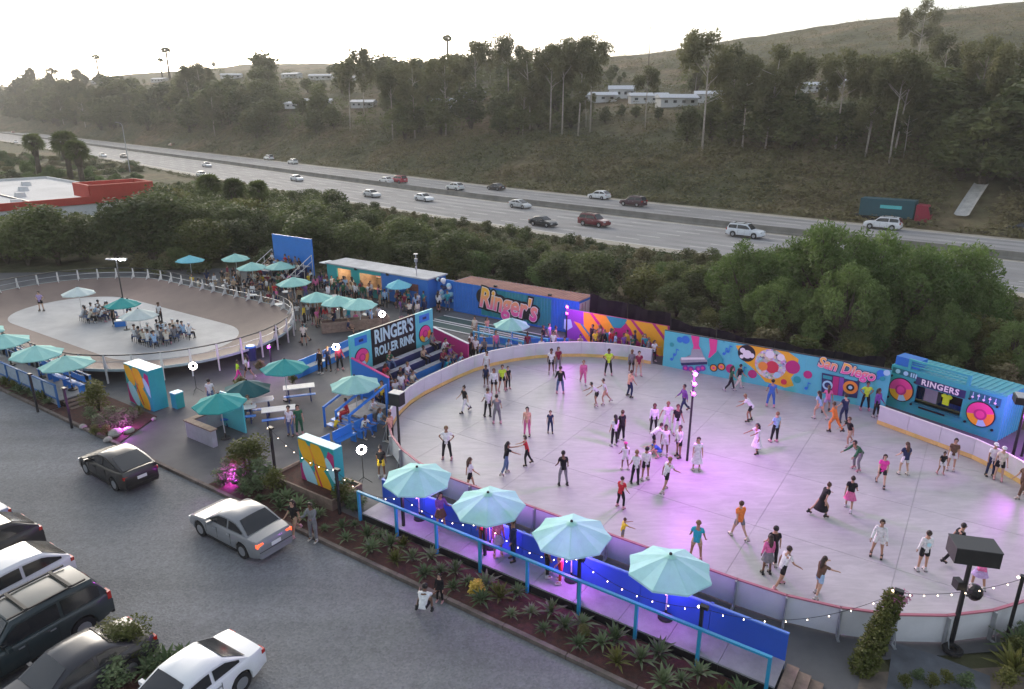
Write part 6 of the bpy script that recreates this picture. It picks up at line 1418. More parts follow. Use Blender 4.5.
POSES = dict(stand=dict(), stand2=dict(hipL=(4, 6), hipR=(-3, 3), shL=(10, 10), shR=(-4, 10), elL=35), walk=dict(lean=4, hipL=(22, 3), hipR=(-18, 3), kneeL=8, kneeR=22, shL=(-22, 8), shR=(24, 8), elL=18, elR=25),
    glide=dict(lean=18, hipL=(28, 5), hipR=(-22, 12), kneeL=38, kneeR=16, shL=(-25, 13), shR=(30, 14), elL=25, elR=30), glide2=dict(lean=24, hipL=(-24, 13), hipR=(34, 5), kneeL=14, kneeR=46, shL=(38, 16), shR=(-32, 14), elL=34, elR=24),
    roll=dict(lean=10, hipL=(14, 7), hipR=(10, 8), kneeL=26, kneeR=24, shL=(10, 14), shR=(6, 15), elL=38, elR=30), armsout=dict(lean=8, hipL=(12, 9), hipR=(6, 9), kneeL=20, kneeR=16, shL=(10, 50), shR=(14, 38), elL=8, elR=8),
    hips=dict(hipL=(4, 10), hipR=(-2, 8), shL=(-16, 42), shR=(-16, 42), elL=34, elR=34, fo=-1.0), bend=dict(lean=46, hipL=(24, 6), hipR=(14, 8), kneeL=36, kneeR=30, shL=(40, 15), shR=(46, 15), elL=20, elR=20), reach=dict(lean=12, hipL=(16, 5), hipR=(-14, 8), kneeL=22, kneeR=14, shL=(72, 14), shR=(60, 14), elL=12, elR=10),
    sit=dict(lean=8, hipL=(82, 8), hipR=(82, 8), kneeL=84, kneeR=84, shL=(30, 8), shR=(30, 8), elL=40, elR=40, seat=.56), sit2=dict(lean=24, hipL=(80, 14), hipR=(84, 10), kneeL=78, kneeR=92, shL=(42, 12), shR=(48, 10), elL=60, elR=50, seat=.56),
    crouch=dict(lean=40, hipL=(112, 14), hipR=(112, 14), kneeL=140, kneeR=140, shL=(55, 20), shR=(55, 20), elL=25, elR=25), phone=dict(hipL=(3, 5), hipR=(-2, 5), shL=(35, 12), shR=(38, 10), elL=75, elR=70, nod=14))
PEND = []; PM = {}
def pend(key, verts, edges, rad, m, extra=None):
    me = bpy.data.meshes.new('skeleton'); me.from_pydata([tuple(v) for v in verts], edges, []); o = bpy.data.objects.new('skeleton', me); COL.objects.link(o)
    sk = o.modifiers.new('skin', 'SKIN'); sk.use_smooth_shade = True; ss = o.modifiers.new('sub', 'SUBSURF'); ss.levels = 1; ss.render_levels = 1
    L_ = me.skin_vertices[0].data
    for i, r_ in enumerate(rad): L_[i].radius = (r_, r_) if not isinstance(r_, tuple) else r_
    L_[0].use_root = True; PEND.append((key, o, m, extra))
def chain(J, spec):
    """spec: list of (joint, parent index, radius) -> verts, edges, radii"""
    return [J[s_[0]] for s_ in spec], [(i, s_[1]) for i, s_ in enumerate(spec) if s_[1] is not None], [s_[2] for s_ in spec]
SKEL = {}; HEM = {}
for pn, kw in POSES.items():
    J = skel(**kw); SKEL[pn] = J
    spec = [('pelvis', None, (.135, .10)), ('spine', 0, (.115, .085)), ('chest', 1, (.14, .095)), ('neck', 2, .055), ('head0', 3, .068), ('head1', 4, .095), ('head2', 5, .075)]
    for k in 'LR':
        b0 = len(spec); spec += [('hip'+k, 0, .085), ('thigh'+k, b0, .083), ('knee'+k, b0+1, .056), ('ankle'+k, b0+2, .040), ('toe'+k, b0+3, .038)]
        b0 = len(spec); spec += [('sh'+k, 2, .058), ('ua'+k, b0, .046), ('el'+k, b0+1, .037), ('wr'+k, b0+2, .027), ('hand'+k, b0+3, (.038, .02))]
    def extra(mb, J=J):
        for k, s_ in (('L', -1), ('R', 1)):                    # five fingers on each hand
            d_ = J['hd'+k]; side = d_.cross(Vector((0, 0, 1))) if abs(d_.z) < .9 else Vector((0, 1, 0)); side.normalize(); pal = d_.cross(side).normalized()
            for q in range(4):
                a = J['hand'+k]+d_*.01+side*(.024-.016*q); l = (.062, .072, .068, .052)[q]; mb.path([a, a+d_*l*.55, a+d_*l*.9+pal*.018], [.0088, .008, .006], 5)
            a = J['wr'+k]+d_*.03+side*.03; mb.path([a, a+d_*.03+side*.028, a+d_*.06+side*.032], [.010, .009, .007], 5)
        h1 = J['head1']; fw = Vector((0, 1, 0)); mb.cm = 0
        mb.path([h1+fw*.085+Vector((0, 0, .02)), h1+fw*.115+Vector((0, 0, -.02))], [.010, .016], 5)
        for s_ in (-1, 1): mb.ball(h1+Vector((s_*.092, 0, -.005)), .022, 6, 4)
        mb.cm = 1
        for s_ in (-1, 1): mb.ball(h1+Vector((s_*.034, .082, .02)), .012, 6, 4)
        mb.cm = 2; mb.path([h1+Vector((-.026, .080, -.05)), h1+Vector((0, .09, -.052)), h1+Vector((.026, .080, -.05))], .007, 5); mb.cm = 0
    v, e_, r_ = chain(J, spec); pend((pn, 'body'), v, e_, r_, [m_skin, m_eye, m_lip], extra)
    up_ = (J['chest']-J['pelvis']).normalized(); J2 = dict(J); J2['hem'] = J['pelvis']-up_*.22; HEM[pn] = (J['pelvis'], up_); J2['collar'] = J['neck']-up_*.03
    J2['hem2'] = J['pelvis']-up_*.02; base = [('hem', None, (.165, .130)), ('hem2', 0, (.160, .126)), ('chest', 1, (.158, .118)), ('collar', 2, .075)]
    tee = list(base)
    for k in 'LR': b0 = len(tee); tee += [('sh'+k, 2, .075), ('ua'+k, b0, .064)]
    v, e_, r_ = chain(J2, tee); pend((pn, 'tee'), v, e_, r_, [m_cloth])
    lng = list(base)
    for k in 'LR': b0 = len(lng); lng += [('sh'+k, 2, .076), ('ua'+k, b0, .062), ('el'+k, b0+1, .052), ('wr'+k, b0+2, .040)]
    v, e_, r_ = chain(J2, lng); pend((pn, 'long'), v, e_, r_, [m_cloth])
    J2['waist'] = J['pelvis']+up_*.13; tr_ = [('waist', None, (.142, .11)), ('pelvis', 0, (.148, .115))]
    sh_ = list(tr_)
    for k in 'LR': b0 = len(tr_); tr_ += [('hip'+k, 1, .098), ('thigh'+k, b0, .096), ('knee'+k, b0+1, .070), ('ankle'+k, b0+2, .060)]
    for k in 'LR': J2['sk'+k] = J['thigh'+k].lerp(J['knee'+k], .35); b0 = len(sh_); sh_ += [('hip'+k, 1, .10), ('sk'+k, b0, .098)]
    v, e_, r_ = chain(J2, tr_); pend((pn, 'trousers'), v, e_, r_, [m_cloth]); v, e_, r_ = chain(J2, sh_); pend((pn, 'shorts'), v, e_, r_, [m_cloth])
dg = bpy.context.evaluated_depsgraph_get()
for key, o, m, extra in PEND:
    me = bpy.data.meshes.new_from_object(o.evaluated_get(dg))
    if extra:
        mb = MB(); mb.v = [tuple(v.co) for v in me.vertices]; mb.f = [tuple(p.vertices) for p in me.polygons]; mb.m = [0]*len(mb.f); extra(mb); me2 = mb.mesh('body', m, True); bpy.data.meshes.remove(me); me = me2
    else:
        me.materials.clear(); me.materials.append(m[0])
        if key[1] in ('tee', 'long'):                          # straight hem
            p0, u0 = HEM[key[0]]
            for v in me.vertices:
                t_ = (v.co-p0).dot(u0)
                if t_ < -.115: v.co -= u0*(t_+.115)
    PM[key] = me
for key, o, m, extra in PEND:
    d_ = o.data; bpy.data.objects.remove(o); bpy.data.meshes.remove(d_)
for pn, J in SKEL.items():                                    # hair, hats, skirts and boots, built straight on the joints
    h1, h2 = J['head1'], J['head2']; ax = (h2-J['head0']).normalized(); back = Vector((0, -1, 0))
    mb = MB(); mb.ball(h1+ax*.025+back*.016, .104, 10, 7, 1.08); mb.v = [v if (Vector(v)-h1).dot(Vector((0, 1, 0))) < .062 or v[2] > h1.z+.055 else tuple(Vector(v)-Vector((0, .05, 0))) for v in mb.v]; PM[(pn, 'short')] = mb.mesh('hair', m_hair, True)
    mb2 = MB(); mb2.v, mb2.f, mb2.m = list(mb.v), list(mb.f), list(mb.m); mb2.path([h1+back*.06+ax*.02, h1+back*.105-ax*.08, J['neck']+back*.11-Vector((0, 0, .10)), J['chest']+back*.125-Vector((0, 0, .04))], [.085, .085, .075, .035], 8); PM[(pn, 'longhair')] = mb2.mesh('hair', m_hair, True)
    mb3 = MB(); mb3.v, mb3.f, mb3.m = list(mb.v), list(mb.f), list(mb.m); mb3.ball(h2+back*.05+ax*.05, .05, 8, 5); PM[(pn, 'bun')] = mb3.mesh('hair', m_hair, True)
    mb4 = MB(); mb4.ball(h1+ax*.04, .112, 10, 6, .85); mb4.v = [(x, y, max(z, h1.z+.015)) for x, y, z in mb4.v]; mb4.box(h1.x, h1.y+.13, h1.z+.035, .15, .11, .015); PM[(pn, 'cap')] = mb4.mesh('cap', m_hair, True)
    for nm, ln, fl in (('skirt', .40, 1.75), ('dress', .62, 1.95)):
        c0 = J['pelvis']+(J['chest']-J['pelvis'])*.18; kn = (J['thighL']+J['thighR'])/2; kn = c0+(kn-c0).normalized()*ln; dd = (kn-c0); ex_ = max(.0, (J['kneeL']-J['kneeR']).length-.2)*.25
        mb = MB(); n = 16; rings = []
        for i, (t_, rr) in enumerate(((0, .135), (.35, .185), (1.0, .135*fl+ex_))):
            for a in range(n): w_ = 1+(.06*math.sin(a*2.36*2) if i == 2 else 0); rings.append(tuple(c0+dd*t_+Vector((rr*w_*math.cos(2*math.pi*a/n), rr*w_*.85*math.sin(2*math.pi*a/n), 0))))
        mb.add(rings, [(i*n+a, i*n+(a+1) % n, (i+1)*n+(a+1) % n, (i+1)*n+a) for i in range(2) for a in range(n)]); PM[(pn, nm)] = mb.mesh(nm, m_cloth, True)
    for k in 'LR':
        a, t_ = J['ankle'+k], J['toe'+k]; f_ = (t_-a); f_.z = 0; f_ = f_.normalized() if f_.length > 1e-3 else Vector((0, 1, 0)); f3 = (t_+Vector((0, 0, .05))-a).normalized(); dn = Vector((1, 0, 0)).cross(f3).normalized(); dn = dn if dn.z < 0 else -dn
        mb = MB(); mb.path([a-f3*.075+dn*.045, a+f3*.03+dn*.042, a+f3*.17+dn*.05], [.048, .050, .036], 7); mb.path([a+Vector((0, 0, .09)), a+dn*.02], [.055, .052], 7); PM[(pn, 'shoe'+k)] = mb.mesh('shoe', m_boot, True)
        mb.cm = 1
        for q in (-.055, .125):
            for s_ in (-.035, .035): c_ = a+f3*q+dn*.078+Vector((s_, 0, 0)); mb.tube(c_-Vector((.014, 0, 0)), c_+Vector((.014, 0, 0)), .026, n=8)
        PM[(pn, 'skate'+k)] = mb.mesh('skate', [m_boot, m_tyre], True)
SKINS = [(.42, .25, .17), (.30, .165, .105), (.50, .32, .23), (.16, .085, .055), (.36, .21, .14)]
HAIRS = [(.012, .009, .008), (.03, .018, .012), (.07, .035, .018), (.20, .12, .05), (.015, .012, .012)]
CW = dict(white=(.66, .66, .66), black=(.014, .014, .016), grey=(.18, .18, .19), navy=(.02, .03, .08), red=(.45, .03, .04), pink=(.60, .14, .30), hotpink=(.75, .06, .35), blue=(.05, .14, .42), jeans=(.09, .14, .25), paleblue=(.30, .45, .62), teal=(.02, .30, .36), green=(.03, .12, .06), neon=(.48, .70, .05), yellow=(.70, .50, .04), orange=(.70, .20, .05), purple=(.18, .07, .28), brown=(.12, .07, .045), tan=(.40, .29, .19), cream=(.60, .54, .44), maroon=(.20, .02, .05), lilac=(.42, .32, .55), peach=(.65, .35, .26))
def person(label, loc, face, pose='stand', top='white', kind='tee', low='black', lowkind='trousers', hair=None, hk=None, h=1.72, skin=None, feet='skate', fc=None, group=None):
    """face: degrees, 0 looks away from the camera, 90 to the left, -90 to the right"""
    sc_ = skin or rnd.choice(SKINS); hc = CW[hair] if hair in CW else (hair or rnd.choice(HAIRS)); hk = hk or rnd.choice(('short', 'short', 'longhair', 'bun')); k = h/1.74
    o = obj('person', PM[(pose, 'body')], None, loc, R(face), sc_); o.scale = (k*rnd.uniform(.95, 1.08), k*rnd.uniform(.95, 1.05), k); tag(o, label, 'person', group)
    obj('shirt', PM[(pose, kind)], o, color=CW[top]); lk = lowkind
    obj(lk, PM[(pose, lk)], o, color=CW[low]); obj('hair' if hk != 'cap' else 'cap', PM[(pose, hk)], o, color=hc)
    if hk == 'cap': pass
    fc = fc or rnd.choice(((.5, .5, .5), (.02, .02, .02), (.55, .5, .45), (.02, .02, .02), (.6, .3, .35)))
    for q in 'LR': obj(feet, PM[(pose, feet+q)], o, color=fc)
    return o
RZ = .022
RK = [  # skaters on the rink: foot px, py, facing, pose, top, sleeve, bottoms, kind, hair kind, height, words
 (447, 459, 175, 'hips', 'white', 'tee', 'black', 'trousers', 'short', 1.78, 'man in a white tee with hands on hips'),
 (465, 412, 120, 'walk', 'black', 'tee', 'white', 'trousers', 'bun', 1.66, 'woman in a black top and white trousers near the curved boards'),
 (488, 417, 20, 'stand2', 'white', 'tee', 'black', 'trousers', 'short', 1.75, 'skater in white tee and black trousers beside one in grey'),
 (497, 424, 10, 'roll', 'grey', 'tee', 'grey', 'trousers', 'short', 1.72, 'skater dressed all in grey near the curved boards'),
 (494, 394, 170, 'stand', 'white', 'long', 'black', 'shorts', 'longhair', 1.65, 'woman in a white shirt and black shorts before the neon vest'),
 (486, 387, 160, 'stand2', 'navy', 'tee', 'black', 'shorts', 'short', 1.45, 'dark clad child by the curved boards'),
 (502, 391, -160, 'roll', 'neon', 'tee', 'black', 'shorts', 'short', 1.75, 'rink marshal in a neon vest by the curved boards'),
 (508, 389, -150, 'stand', 'black', 'tee', 'black', 'trousers', 'short', 1.5, 'dark clad skater right of the neon vest'),
 (487, 376, 150, 'stand', 'white', 'tee', 'white', 'trousers', 'short', 1.7, 'skater all in white leaning at the curved boards'),
 (551, 374, 175, 'stand2', 'white', 'tee', 'black', 'shorts', 'short', 1.75, 'man in white tee at the far boards'),
 (558, 371, -170, 'stand', 'maroon', 'tee', 'grey', 'trousers', 'longhair', 1.68, 'woman in maroon at the far boards'),
 (560, 394, 0, 'roll', 'black', 'long', 'jeans', 'trousers', 'short', 1.78, 'man in black hoodie and jeans in the far part of the rink'),
 (583, 384, 180, 'walk', 'pink', 'long', 'pink', 'trousers', 'bun', 1.62, 'girl all in pink by the far boards'),
 (608, 375, 180, 'hips', 'neon', 'tee', 'black', 'trousers', 'short', 1.8, 'rink marshal in a neon shirt at the far boards'),
 (631, 374, 175, 'stand', 'grey', 'long', 'black', 'shorts', 'longhair', 1.68, 'woman in grey patterned shirt at the far gate'),
 (638, 376, -170, 'stand2', 'maroon', 'tee', 'tan', 'shorts', 'short', 1.7, 'man in maroon shirt and tan shorts at the far gate'),
 (597, 406, 100, 'bend', 'white', 'tee', 'black', 'shorts', 'short', 1.68, 'left of two white shirted skaters leaning together'),
 (605, 404, 90, 'glide', 'white', 'tee', 'peach', 'shorts', 'short', 1.66, 'right of two white shirted skaters leaning together'),
 (629, 397, -60, 'roll', 'peach', 'tee', 'navy', 'trousers', 'short', 1.72, 'skater in peach top and navy trousers near the far gate'),
 (527, 436, 170, 'stand', 'peach', 'tee', 'pink', 'trousers', 'longhair', 1.66, 'woman in peach top and pink trousers in the left half of the rink'),
 (550, 433, 180, 'stand2', 'navy', 'tee', 'navy', 'trousers', 'short', 1.3, 'small dark clad child alone in the rink'),
 (527, 465, 90, 'reach', 'red', 'tee', 'black', 'trousers', 'bun', 1.55, 'girl in red and black holding hands with a friend'),
 (506, 474, -75, 'reach', 'black', 'tee', 'jeans', 'trousers', 'longhair', 1.70, 'woman in black top and jeans reaching to a girl in red'),
 (563, 486, 10, 'roll', 'black', 'tee', 'grey', 'trousers', 'short', 1.76, 'man in black tee and grey trousers alone in mid rink'),
 (470, 490, -70, 'walk', 'white', 'tee', 'black', 'shorts', 'longhair', 1.68, 'woman in white tee and black shorts above the fence umbrellas'),
 (614, 446, 20, 'stand', 'white', 'tee', 'black', 'trousers', 'longhair', 1.75, 'skater in white jersey and black trousers left of the group'),
 (621, 441, 30, 'stand2', 'black', 'tee', 'black', 'trousers', 'short', 1.75, 'skater in black beside a white jersey'),
 (625, 470, 10, 'roll', 'white', 'tee', 'white', 'shorts', 'cap', 1.45, 'child in white with a hot pink helmet'),
 (635, 484, 5, 'stand2', 'white', 'tee', 'black', 'trousers', 'short', 1.74, 'skater in white jersey seen from behind at the front of the group'),
 (645, 480, 15, 'stand', 'white', 'long', 'black', 'shorts', 'short', 1.72, 'skater in loose white jersey and black shorts in the group'),
 (620, 508, -40, 'roll', 'red', 'tee', 'black', 'trousers', 'short', 1.5, 'child in a red tee in front of the group'),
 (653, 433, 170, 'stand', 'white', 'long', 'black', 'trousers', 'longhair', 1.7, 'woman in open white jacket at the back of the group'),
 (666, 431, 180, 'armsout', 'white', 'tee', 'white', 'trousers', 'short', 1.75, 'pale clad skater at the back of the group'),
 (676, 435, -170, 'stand2', 'black', 'tee', 'white', 'trousers', 'short', 1.75, 'skater in black tee and white trousers behind the rink pole'),
 (652, 450, -90, 'bend', 'white', 'tee', 'black', 'shorts', 'short', 1.66, 'skater in white tee and black shorts bending in the group'),
 (664, 456, 170, 'stand', 'white', 'tee', 'white', 'shorts', 'longhair', 1.7, 'woman in white in the middle of the group'),
 (659, 456, 100, 'crouch', 'blue', 'tee', 'blue', 'shorts', 'short', 1.5, 'child in blue crouching in the group'),
 (678, 457, 120, 'stand2', 'white', 'long', 'black', 'shorts', 'short', 1.72, 'skater in white shirt just left of the rink pole'),
 (696, 470, 175, 'stand', 'white', 'tee', 'white', 'dress', 'longhair', 1.72, 'woman in a long white tee right of the rink pole'),
 (665, 491, -60, 'glide', 'white', 'tee', 'black', 'shorts', 'short', 1.74, 'skater in white tee and dark shorts striding below the group'),
 (683, 412, 100, 'walk', 'purple', 'long', 'navy', 'trousers', 'short', 1.74, 'skater in purple and navy behind the magenta lights'),
 (730, 391, -100, 'walk', 'green', 'tee', 'black', 'trousers', 'longhair', 1.7, 'woman in dark green beside the mirror ball mural'),
 (738, 389, -80, 'walk', 'black', 'tee', 'cream', 'trousers', 'short', 1.68, 'skater in black and cream close to the mural'),
 (750, 422, 60, 'bend', 'white', 'tee', 'black', 'shorts', 'short', 1.76, 'man in white tee and black shorts leaning into a turn'),
 (756, 453, 110, 'reach', 'white', 'tee', 'white', 'dress', 'longhair', 1.66, 'woman in a white dress reaching to the left'),
 (770, 407, -20, 'roll', 'blue', 'tee', 'blue', 'trousers', 'short', 1.7, 'skater dressed in blue before the mural'),
 (774, 442, 20, 'stand2', 'paleblue', 'tee', 'black', 'trousers', 'short', 1.7, 'skater in pale blue tee and black trousers right of centre'),
 (818, 419, 30, 'glide', 'paleblue', 'tee', 'peach', 'shorts', 'longhair', 1.7, 'woman in pale blue top below the script lettering'),
 (826, 412, -20, 'glide2', 'pink', 'tee', 'lilac', 'shorts', 'longhair', 1.66, 'woman in pink top below the script lettering'),
 (833, 432, 40, 'glide', 'orange', 'long', 'orange', 'trousers', 'short', 1.76, 'skater in a bright orange outfit'),
 (843, 423, 10, 'roll', 'navy', 'tee', 'navy', 'trousers', 'bun', 1.7, 'skater in navy right of the orange outfit'),
 (864, 410, 170, 'hips', 'neon', 'tee', 'black', 'trousers', 'short', 1.74, 'rink marshal in a neon vest beside the boombox booth'),
 (875, 417, -150, 'stand2', 'purple', 'long', 'black', 'trousers', 'longhair', 1.72, 'woman in purple and black at the corner of the booth'),
 (857, 470, 110, 'bend', 'green', 'long', 'grey', 'trousers', 'short', 1.8, 'man in dark green hoodie skating bent low'),
 (848, 446, 100, 'glide', 'black', 'tee', 'tan', 'shorts', 'short', 1.7, 'skater in black and tan behind the green hoodie'),
 (903, 475, 0, 'roll', 'navy', 'tee', 'white', 'shorts', 'longhair', 1.68, 'woman in navy top and white shorts near the booth'),
 (880, 486, 160, 'walk', 'hotpink', 'tee', 'black', 'shorts', 'longhair', 1.66, 'woman in hot pink top and black shorts'),
 (940, 474, 170, 'roll', 'black', 'tee', 'white', 'shorts', 'bun', 1.2, 'small child in black near the booth boards'),
 (950, 470, 150, 'stand', 'brown', 'tee', 'white', 'shorts', 'longhair', 1.66, 'woman in brown top beside a small child'),
 (989, 476, 165, 'stand', 'white', 'tee', 'navy', 'trousers', 'cap', 1.72, 'left of two people in white leaning on the booth boards'),
 (997, 480, 150, 'stand2', 'cream', 'tee', 'black', 'shorts', 'cap', 1.72, 'right of two people in pale tops leaning on the booth boards'),
 (1020, 497, 100, 'walk', 'brown', 'tee', 'brown', 'trousers', 'short', 1.7, 'skater in brown at the right edge of the picture'),
 (848, 510, -30, 'walk', 'black', 'tee', 'pink', 'skirt', 'bun', 1.66, 'woman in black top and pink skirt'),
 (820, 516, -80, 'glide2', 'black', 'tee', 'black', 'dress', 'bun', 1.68, 'woman in a flared black dress'),
 (876, 557, 150, 'roll', 'white', 'long', 'white', 'shorts', 'short', 1.7, 'skater in an oversized white tee'),
 (921, 571, 0, 'stand', 'white', 'long', 'black', 'shorts', 'short', 1.74, 'skater in white hoodie with a pale blue back print'),
 (951, 561, -100, 'glide', 'black', 'tee', 'black', 'trousers', 'short', 1.74, 'skater in black behind the big loudspeaker'),
 (977, 590, -20, 'bend', 'pink', 'tee', 'lilac', 'skirt', 'cap', 1.66, 'woman in pink and lilac with a white cap near the loudspeaker'),
 (738, 538, 20, 'walk', 'orange', 'tee', 'grey', 'shorts', 'short', 1.72, 'man in orange tee and grey shorts'),
 (766, 574, 5, 'stand', 'pink', 'long', 'grey', 'skirt', 'longhair', 1.68, 'woman in pink top and grey skirt in the near part of the rink'),
 (771, 566, 0, 'stand2', 'black', 'tee', 'black', 'trousers', 'short', 1.74, 'skater in black beside the pink top and grey skirt'),
 (780, 587, -80, 'glide', 'white', 'tee', 'black', 'shorts', 'short', 1.76, 'man in white tee leaning forward near the red rail'),
 (817, 596, -70, 'reach', 'brown', 'tee', 'paleblue', 'shorts', 'longhair', 1.64, 'girl with long dark hair and denim shorts near the red rail'),
 (695, 560, -20, 'roll', 'teal', 'tee', 'tan', 'shorts', 'short', 1.7, 'skater in a teal tee above the nearest umbrella'),
 (622, 543, -80, 'reach', 'yellow', 'tee', 'grey', 'shorts', 'short', 1.15, 'small child in yellow above the third umbrella')]
PRK = []
for (px, py, fc_, ps, tp, kd, lw, lk, hk, hh, lb) in RK:
    hr = 'hotpink' if 'pink helmet' in lb else ('white' if hk == 'cap' else ('orange' if False else None))
    o = person(lb+' on the rink' if len(lb.split()) < 13 and 'rink' not in lb else lb, G(px, py, RZ), fc_, ps, tp, kd, lw, lk, hr, hk, hh, None, 'skate', group='skaters on the rink'); PRK.append(o)
    if 'back print' in lb:
        pr_ = MB(); pr_.disc(0, 1.22, .085, -.150, -.145, 16); pr_.build('back_print', m_lblue, o)
# people beyond the rink
def folk(px, py, fc_, ps, tp, kd, lw, lk, hk, hh, lb, z=0.0, grp='visitors around the site', feet='shoe', n=None):
    return person(lb, G(px, py, z), fc_, ps, tp, kd, lw, lk, None, hk, hh, None, feet, group=grp)
folk(441, 529, -150, 'phone', 'purple', 'long', 'brown', 'skirt', 'longhair', 1.68, 'woman in dark patterned dress on the deck under the leftmost fence umbrella', DZ)
folk(483, 548, 150, 'stand2', 'red', 'tee', 'brown', 'trousers', 'short', 1.72, 'person in red on the deck under the second umbrella', DZ); folk(498, 556, -160, 'stand', 'pink', 'long', 'lilac', 'skirt', 'longhair', 1.68, 'woman in pink on the deck lit by the violet light', DZ); folk(513, 560, 120, 'stand2', 'navy', 'long', 'navy', 'trousers', 'short', 1.74, 'person in navy on the deck beside the woman in pink', DZ)
folk(547, 576, -90, 'stand', 'maroon', 'tee', 'black', 'trousers', 'short', 1.74, 'person in maroon on the deck under the third umbrella', DZ); folk(560, 582, 100, 'stand2', 'peach', 'tee', 'red', 'trousers', 'longhair', 1.66, 'person in peach top on the deck under the third umbrella', DZ)
folk(382, 478, 0, 'stand', 'black', 'tee', 'yellow', 'shorts', 'bun', 1.70, 'woman in black top and yellow shorts facing the ring light')
folk(423, 615, -10, 'crouch', 'white', 'tee', 'black', 'shorts', 'short', 1.72, 'person in white tee crouching on the gravel lot'); folk(440, 602, 160, 'stand', 'black', 'long', 'black', 'trousers', 'short', 1.15, 'small child in black beside the crouching person')
folk(296, 535, 150, 'walk', 'black', 'tee', 'tan', 'shorts', 'longhair', 1.66, 'woman in black behind the silver sedan'); folk(314, 541, 160, 'phone', 'grey', 'long', 'grey', 'trousers', 'short', 1.76, 'man in dark grey holding a bright phone beside the silver sedan')
folk(212, 406, 10, 'stand', 'white', 'tee', 'jeans', 'trousers', 'short', 1.7, 'person in white tee behind the teal corner umbrella'); folk(291, 436, 170, 'stand2', 'white', 'tee', 'jeans', 'trousers', 'short', 1.74, 'man in white tee and jeans at the nearest picnic table'); folk(300, 434, -150, 'stand', 'green', 'tee', 'green', 'trousers', 'longhair', 1.68, 'woman in dark green beside the nearest picnic table'); folk(250, 416, -170, 'sit', 'cream', 'tee', 'grey', 'trousers', 'short', 1.7, 'person in cream sitting at the picnic table')
folk(239, 381, -60, 'walk', 'neon', 'tee', 'hotpink', 'trousers', 'short', 1.45, 'child in neon and hot pink walking past the banked track'); folk(249, 379, 80, 'walk', 'white', 'tee', 'black', 'shorts', 'longhair', 1.68, 'woman in white and black walking past the banked track')
for k, (px, py) in enumerate(((321, 374), (329, 371), (340, 370))): folk(px, py, (150, 180, -140)[k], ('stand', 'phone', 'stand2')[k], ('black', 'navy', 'maroon')[k], 'long', 'black', 'trousers', 'short', 1.74, ('left person in black', 'middle person in navy', 'right person in maroon')[k]+' standing at the long blue bench')
for (px, py, fc_, ps, tp, lw, lb, z) in ((348, 420, 100, 'sit', 'red', 'red', 'person in red sitting on the blue stairs', .3), (383, 408, 170, 'stand', 'yellow', 'black', 'woman in yellow top beside the bleacher wall', 0), (371, 418, -120, 'sit2', 'white', 'grey', 'person in white sitting by the blue stairs', .1), (364, 436, -130, 'sit2', 'white', 'blue', 'person in white sitting nearest the painted block', 0), (380, 430, -100, 'sit', 'paleblue', 'jeans', 'person in pale blue on the blue bench by the rink', 0), (391, 442, 60, 'stand2', 'peach', 'black', 'person in peach top standing beside the rink end', 0), (376, 405, -120, 'sit', 'tan', 'navy', 'person in tan on the blue bench by the bleachers', 0), (402, 398, 0, 'stand', 'white', 'lilac', 'woman in white and lilac behind the loudspeaker pole', 0), (336, 436, -20, 'bend', 'yellow', 'tan', 'child in yellow playing at the foot of the blue stairs', 0)): folk(px, py, fc_, ps, tp, 'tee', lw, 'trousers', None, 1.7 if 'child' not in lb else 1.1, lb, z)
# seated rows: bleachers by the rink (local x along the row, row number)
TOPS = ['white', 'black', 'grey', 'navy', 'red', 'pink', 'white', 'green', 'paleblue', 'tan', 'cream', 'maroon', 'yellow', 'black', 'white', 'teal', 'purple']; LOWS = ['black', 'jeans', 'navy', 'grey', 'tan', 'black', 'brown']
ORD = ['first', 'second', 'third', 'fourth', 'fifth', 'sixth', 'seventh', 'eighth', 'ninth', 'tenth']
for k, (x, r_) in enumerate(((.8, 0), (1.5, 0), (2.3, 0), (5.6, 0), (6.3, 0), (6.9, 0), (.9, 1), (1.9, 1), (2.6, 1), (6.0, 1), (6.8, 1), (1.3, 2), (4.9, 2), (7.0, 2), (6.6, 3), (2.4, 3))):
    y = -2.75+.68*r_+.1; z = .44+.33*r_; q = UN(-30.2, 27.6)+Matrix.Rotation(RBl, 3, 'Z') @ Vector((x, y, 0)); tp = TOPS[(k*5) % 17]
    person(f'person in {tp} sitting on the {("lowest", "second", "third", "top")[r_]} row of the rink bleachers', q+Vector((0, 0, z-.46)), math.degrees(RBl)+180+rnd.uniform(-25, 25), ('sit', 'sit2')[k % 2], tp, 'tee', LOWS[k % 7], 'trousers', None, None, rnd.uniform(1.6, 1.78), None, 'shoe', group='people on the rink bleachers')
for k in range(22):
    r_ = k % 5; x = .4+5.0*((k*.37) % 1.0); y = -.55-.66*r_; z = 2.0-.36*r_; q = UN(-59.6, 45.2)+Matrix.Rotation(RA, 3, 'Z') @ Vector((x, y, 0)); tp = TOPS[(k*7) % 17]
    person(f'person in {tp} sitting on the blue backed bleachers', q+Vector((0, 0, z-.46)), math.degrees(RA)+180+rnd.uniform(-25, 25), ('sit', 'sit2')[k % 2], tp, 'tee', LOWS[k % 7], 'trousers', None, None, rnd.uniform(1.6, 1.78), None, 'shoe', group='people on the back bleachers')
